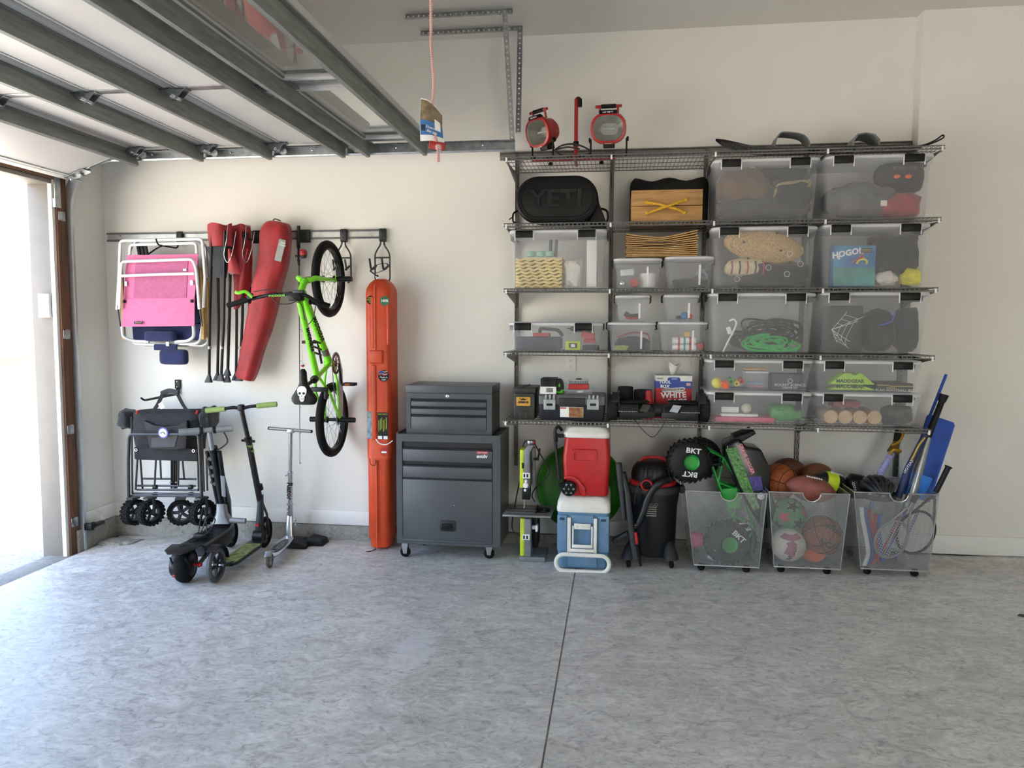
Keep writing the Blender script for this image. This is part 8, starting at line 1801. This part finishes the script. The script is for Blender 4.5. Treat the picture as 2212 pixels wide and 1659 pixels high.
for s in (-1, 1): b = B(); b.cyl(sp(0, s*.02, .112), sp(0, s*.045, .112), .009, 8); b.obj('axle_nut', m_steel, ks)
b = B(); R = [[sp(u, a, h+c) for a, c in rrect(w_, .022, .006, 2)] for u, w_, h in ((.12, .10, .075), (.18, .125, .070), (.55, .125, .070), (Ls-.12, .07, .09))]; b.rings(R); dk = b.obj('deck', m_es, ks, ang=40)
b = B(); R = [[sp(u, a, .0825+c) for a, c in rrect(w_, .004, .001, 1)] for u, w_ in ((.15, .095), (.20, .112), (.54, .112), (.58, .09))]; b.rings(R); b.obj('deck_grip', m_kd, dk)
neck = sp(Ls-.10, 0, .10); col = sp(Ls-.055, 0, .40); topK = at(521, 882, -.46)
b = B(); b.rings([[neck+sd*a+fdir*c for a, c in rrect(.05, .06, .01, 2)], [neck.lerp(col, .4)+sd*a+fdir*c for a, c in rrect(.045, .05, .01, 2)], [col+sd*a+fdir*c for a, c in rrect(.034, .04, .01, 2)]]); b.obj('folding_neck', m_ks, ks, ang=40); b = B(); q = neck.lerp(col, .32)-fdir*.03; b.cyl(q, q-fdir*.012, .012, 12); b.obj('release_button', m_red, ks)
b = B(); b.cyl(sp(Ls-.1, -.035, .11), sp(Ls-.1, .035, .11), .045, 18); b.obj('pivot_plate', m_es, ks)
for s in (-1, 1): b = B(); b.tube([sp(Ls, s*.027, .112), sp(Ls-.025, s*.03, .25), sp(Ls-.055, s*.012, .34)], (.005, .015), 8); b.obj('fork_leg', m_es, ks)
b = B(); b.tube([sp(Ls-.05, 0, .30), col.lerp(topK, .62)], .0215, 12); b.obj('steering_tube', m_es, ks); b = B(); b.tube([col.lerp(topK, .6), topK], .016, 12); b.obj('upper_tube', m_es, ks)
for a in (.50, .56): q = col.lerp(topK, a); b = B(); b.tube([q, col.lerp(topK, a+.03)], .0225, 12); b.obj('sage_band', m_kg, ks)
b = B(); q = col.lerp(topK, .63); b.tube([q, col.lerp(topK, .67)], .026, 12); b.tube([q+V((-.045, -.01, .005)), q+V((.05, -.01, -.0))], .009, 8); b.obj('height_clamp', m_black, ks); b = B(); q = col.lerp(topK, .06); b.tube([q, col.lerp(topK, .12)], .027, 12); b.obj('headset', m_black, ks)
h0, h1 = at(445, 887, -.50), at(598, 873, -.42); b = B(); b.tube(bez([h0.lerp(h1, .25), h0.lerp(h1, .38)+V((0, 0, .004)), topK+V((0, -.0, .0)), h0.lerp(h1, .62)+V((0, 0, .0)), h0.lerp(h1, .74)]), .012, 10); hb = b.obj('handlebar', m_black, ks)
for a, c in ((0, .27), (.72, 1)): b = B(); b.tube([h0.lerp(h1, a), h0.lerp(h1, c)], .0185, 12); b.obj('hand_grip', m_kg, hb)
b = B(); b.box(topK+V((0, 0, .004)), (.04, .04, .045)); b.obj('bar_clamp', m_black, ks, .008)
# silver scooter
m_sv = mat('polished_aluminium', 'c5c7ca', .25, .9, var=.05)
rw = atf(583, 1226); fw_ = V((-2.36, -.16, fz(-2.36))); fdir = fw_-rw; fdir.z = 0; Ls = fdir.length; fdir.normalize(); sd = V((fdir.y, -fdir.x, 0)); base = V((rw.x, rw.y, fz(rw.x)))
ss = thing('silver_scooter', 'small polished silver kick scooter with a T-bar', 'scooter', base+fdir*.3)
def sp(u, s, h): return base+fdir*u+sd*s+V((0, 0, h))
m_wb = mat('worn_brown_urethane', '5f534a', .6, var=.15)
disc_wheel(ss, sp(0, 0, .050), sd, .050, .024, m_wb, m_esg, 5); disc_wheel(ss, sp(Ls, 0, .050), sd, .050, .024, m_wb, m_esg, 5)
b = B(); R = [[sp(u, a, h+c) for a, c in rrect(w_, .014, .004, 2)] for u, w_, h in ((.03, .05, .062), (.09, .085, .062), (.32, .10, .062), (.44, .09, .064), (.50, .055, .07))]; b.rings(R); dk = b.obj('deck', m_sv, ss, ang=40)
b = B(); R = [[sp(.27+.16*math.cos(q), .036*math.sin(q), h) for q in [2*PI*i/28 for i in range(28)]] for h in (.0695, .0712)]; b.rings(R); gp = b.obj('deck_grip', m_vg, dk); text('RAZOR', gp, sp(.27, 0, .0718), .05, MATS['faded_white'], -fdir, -sd)
b = B(); b.tube([sp(-.045, 0, .085), sp(-.01, 0, .112), sp(.045, 0, .10)], (.024, .004), 8); b.obj('fender_brake', m_galv, ss)
nk = sp(.50, 0, .07); col = sp(Ls-.02, 0, .22); topZ = at(628, 932, -.30)
b = B(); b.rings([[nk+sd*a+fdir*c for a, c in rrect(.05, .04, .006, 2)], [nk.lerp(col, .5)+sd*a+fdir*c for a, c in rrect(.042, .05, .006, 2)], [col+sd*a+fdir*c for a, c in rrect(.036, .04, .01, 2)]]); b.obj('folding_bracket', m_sv, ss, ang=40); b = B(); b.cyl(nk+sd*.045+V((0, 0, .08)), nk+sd*.045+V((0, 0, .12)), .006, 8); b.sph(nk+sd*.045+V((0, 0, .125)), .009, 10, 6); b.obj('release_lever', m_steel, ss)
for s in (-1, 1): b = B(); b.tube([sp(Ls, s*.018, .05), sp(Ls-.008, s*.018, .12), sp(Ls-.015, s*.008, .16)], (.003, .010), 6); b.obj('fork_leg', m_sv, ss)
b = B(); b.tube([sp(Ls-.012, 0, .15), col.lerp(topZ, .50)], .0165, 12); lt_ = b.obj('lower_tube', m_sv, ss); b = B(); b.tube([col.lerp(topZ, .48), topZ], .0135, 12); b.obj('upper_tube', m_sv, ss)
for a in (.02, .07, .13): b = B(); q = col.lerp(topZ, a); b.tube([q, col.lerp(topZ, a+.012)], .022, 12); b.obj('headset_ring', m_galv, ss)
b = B(); q = col.lerp(topZ, .50); b.tube([q, col.lerp(topZ, .53)], .020, 12); b.tube([q, q+V((-.035, -.01, -.01))], .006, 6); b.obj('quick_release', m_steel, ss)
d_ = (col-topZ).normalized(); text('Razor', lt_, col.lerp(topZ, .30)+V((.003, -.0175, 0)), .058, m_ink, d_, V((1, .2, 0)), bold=.001, ext=.002)
h0, h1 = at(582, 925, -.32), at(672, 932, -.28); b = B(); b.tube([h0, h1], .0125, 12); hb = b.obj('handlebar', m_sv, ss); b = B(); b.box(topZ+V((0, 0, .003)), (.05, .03, .03)); b.obj('bar_joint', m_galv, hb, .006)
for q, dx in ((h0, -1), (h1, 1)): b = B(); b.sph(q, .0128, 10, 6); b.obj('end_cap', m_black, hb)
# black ramp block behind the silver scooter
p = atf(655, 1186); z0 = fz(p.x); b = B(); b.prism([(p.x-.16, z0), (p.x+.02, z0), (p.x+.02, z0+.02), (p.x-.03, z0+.045), (p.x-.13, z0+.05), (p.x-.16, z0+.02)], -.28, -.12); b.prism([(p.x-.02, z0), (p.x+.12, z0), (p.x+.10, z0+.04), (p.x-.0, z0+.06)], -.20, -.07); b.obj('kerb_ramp', m_black, None, .006, label='black plastic ramp block on the floor behind the silver scooter', cat='ramp')
# ------------------------------------------------------------------ small things at the doorway
p = at(96, 660, OY0-.004); kp = thing('keypad', 'white wireless keypad on the doorway jamb', 'keypad', p+V((0, 0, -.08)))
a, c = at(84, 686, OY0-.03), at(105, 634, OY0-.03); b = B(); b.b2((a.x, OY0-.034, a.z), (c.x, OY0-.005, c.z)); b.obj('cover', m_white, kp, .006); b = B(); b.b2((a.x+.004, OY0-.0075, a.z+.004), (c.x+.006, OY0-.004, c.z-.004)); b.obj('base_plate', m_sg, kp, .002)
q = atx(195, 1137, XL+.06); se_ = thing('door_sensor', 'black safety sensor on a bracket at the foot of the track', 'sensor', q)
b = B(); b.b2((XL+.04, TY-.01, q.z-.02), (XL+.10, TY+.02, q.z+.03)); b.cyl((XL+.07, TY+.02, q.z+.005), (XL+.07, TY+.06, q.z+.005), .024, 14); b.obj('sensor_body', m_black, se_, .003); b = B(); b.b2((XL+.05, TY+.05, q.z-.012), (XL+.085, TY+.16, q.z+.014)); b.obj('bracket', m_vg, se_, .003)
b = B(); b.tube(bez([(XL+.06, TY+.15, q.z+.01), (XL+.04, TY+.17, q.z+.06), (XL+.02, TY+.09, q.z+.14), (XL+.02, TY+.05, q.z+.17)]), .0025, 5); b.obj('sensor_wire', m_white, se_); b = B(); b.blob((XL+.055, TY+.165, q.z+.02), (.014, .012, .03), 3, .5); b.obj('wire_nut', m_white, se_)
# pull rope with paper tag
Yr = -2.9; m_rope2 = bpy.data.materials.new('red_white_rope'); m_rope2.use_nodes = True
_nt = m_rope2.node_tree; _w = _nt.nodes.new('ShaderNodeTexWave'); _w.inputs['Scale'].default_value = 120; _w.bands_direction = 'DIAGONAL'; _t = _nt.nodes.new('ShaderNodeTexCoord'); _r = _nt.nodes.new('ShaderNodeValToRGB')
_r.color_ramp.elements[0].color = (*lin('a51d22'), 1); _r.color_ramp.elements[1].color = (*lin('e8dcd6'), 1); _r.color_ramp.elements[0].position = .45; _r.color_ramp.elements[1].position = .55
_nt.links.new(_t.outputs['Object'], _w.inputs[0]); _nt.links.new(_w.outputs['Fac'], _r.inputs[0]); _nt.links.new(_r.outputs[0], _nt.nodes['Principled BSDF'].inputs['Base Color']); _nt.nodes['Principled BSDF'].inputs['Roughness'].default_value = .8
rp_ = thing('release_rope', 'red and white emergency release rope hanging from the door opener', 'rope', at(946, 350, Yr))
b = B(); P0 = at(931, 0, Yr); b.tube(bez([V((P0.x, Yr, ZC-.02)), P0, at(931, 90, Yr), at(937, 180, Yr), at(934, 232, Yr), at(940, 290, Yr-.005), at(946, 322, Yr-.03), at(947, 350, Yr-.03)], 10), .0048, 8); b.obj('cord', m_rope2, rp_)
c = at(944, 315, Yr-.03); b = B(); b.box(c, (.050, .022, .022), MX.Rotation(.12, 3, 'Y') @ MX.Rotation(.35, 3, 'Z')); b.obj('red_handle', m_red, rp_, .002); b = B(); b.blob(c+V((.008, -.012, -.008)), (.010, .010, .010), 3, .2, 2, 10, 8); b.obj('knot', m_rope2, rp_)
rt = thing('paper_tag', 'curled paper app tag threaded on the red release rope', 'tag', at(935, 300, Yr))
def tagpt(u, v, off=0.):
    l_ = at(909+4*v, 212, Yr); tl, tr, bl, br = at(909, 212, Yr+.0), at(952, 232, Yr+.02), at(908, 305, Yr-.01), at(960, 308, Yr+.02)
    if True: tr = at(957, 250, Yr+.02)
    q = tl.lerp(tr, u).lerp(bl.lerp(br, u), v); bow = .014*math.sin(PI*u)+.01*math.sin(PI*v)
    return q+V((0, -bow-off, .012*math.sin(PI*u)*(1-v)))
def tagsheet(u0, u1, v0, v1, m, nm, off, par=rt):
    R = []
    for j in range(9):
        v = v0+(v1-v0)*j/8; R.append([tagpt(u0+(u1-u0)*i/8, v, off) for i in range(9)]+[tagpt(u0+(u1-u0)*(8-i)/8, v, off-.0008) for i in range(9)])
    b = B(); b.rings(R); return b.obj(nm, m, par, ang=60)
tagsheet(0, 1, 0, 1, m_wht, 'card', 0); tagsheet(.02, .98, .03, .52, mat('tag_photo', '9b8a6c', .6, var=.4, scale=30, col2='4a4336'), 'photo_print', .001); tagsheet(.02, .98, .52, .86, mat('tag_blue', '3f78b4', .6), 'blue_print', .001); tagsheet(.68, .90, .40, .70, m_wht, 'phone_print', .002); tagsheet(.08, .26, .63, .77, mat('tag_navy', '1b2440', .6), 'app_icon', .002)
pA, pB = tagpt(.3, .7), tagpt(.9, .7); u_ = tagpt(.6, .6)-tagpt(.6, .8); text('Download\nthe app.', rt, tagpt(.60, .735, .0045), .0115, m_wht, pB-pA, u_)
# scrap on the floor at the right edge
p = atf(2207, 1331); b = B(); b.prism([(p.x-.02, p.y), (p.x+.05, p.y-.05), (p.x+.05, p.y+.0), (p.x+.0, p.y+.02)], fz(p.x)+.001, fz(p.x)+.006, 'z'); b.obj('floor_scrap', m_vg, None, label='small dark strip lying on the floor at the right', cat='scrap')
p = atf(350, 1152.5); b = B(); b.blob((p.x, p.y, fz(p.x)+.006), (.014, .012, .006), 2, .2); b.obj('white_crumb', m_wht, None, label='white crumb of plaster on the floor beneath the wagon wheels', cat='debris')
# bare trees beyond the driveway
def tree(x, y, h, seed, label):
    rnd = random.Random(seed); t = thing('bare_tree', label, 'tree', (x, y, -.2)); m = mat('pale_bark', '8d7a5c', .9)
    b = B(); b.tube([(x, y, -.2), (x+.05, y, h*.5), (x+.1, y+.1, h)], [.09, .06, .02], 8); b.obj('trunk', m, t)
    for k in range(14):
        z = h*(.25+.05*k); a = k*2.4; l_ = h*.28*(1-.04*k); b = B(); b.tube([(x+.05, y, z), (x+.05+l_*.5*math.cos(a), y+l_*.5*math.sin(a), z+l_*.45), (x+.05+l_*.8*math.cos(a+.2), y+l_*.8*math.sin(a+.2), z+l_)], [.03, .018, .006], 6); b.obj('branch', m, t)
tree(-26, 5.5, 4.2, 1, 'bare tan tree beyond the driveway, seen through the doorway');
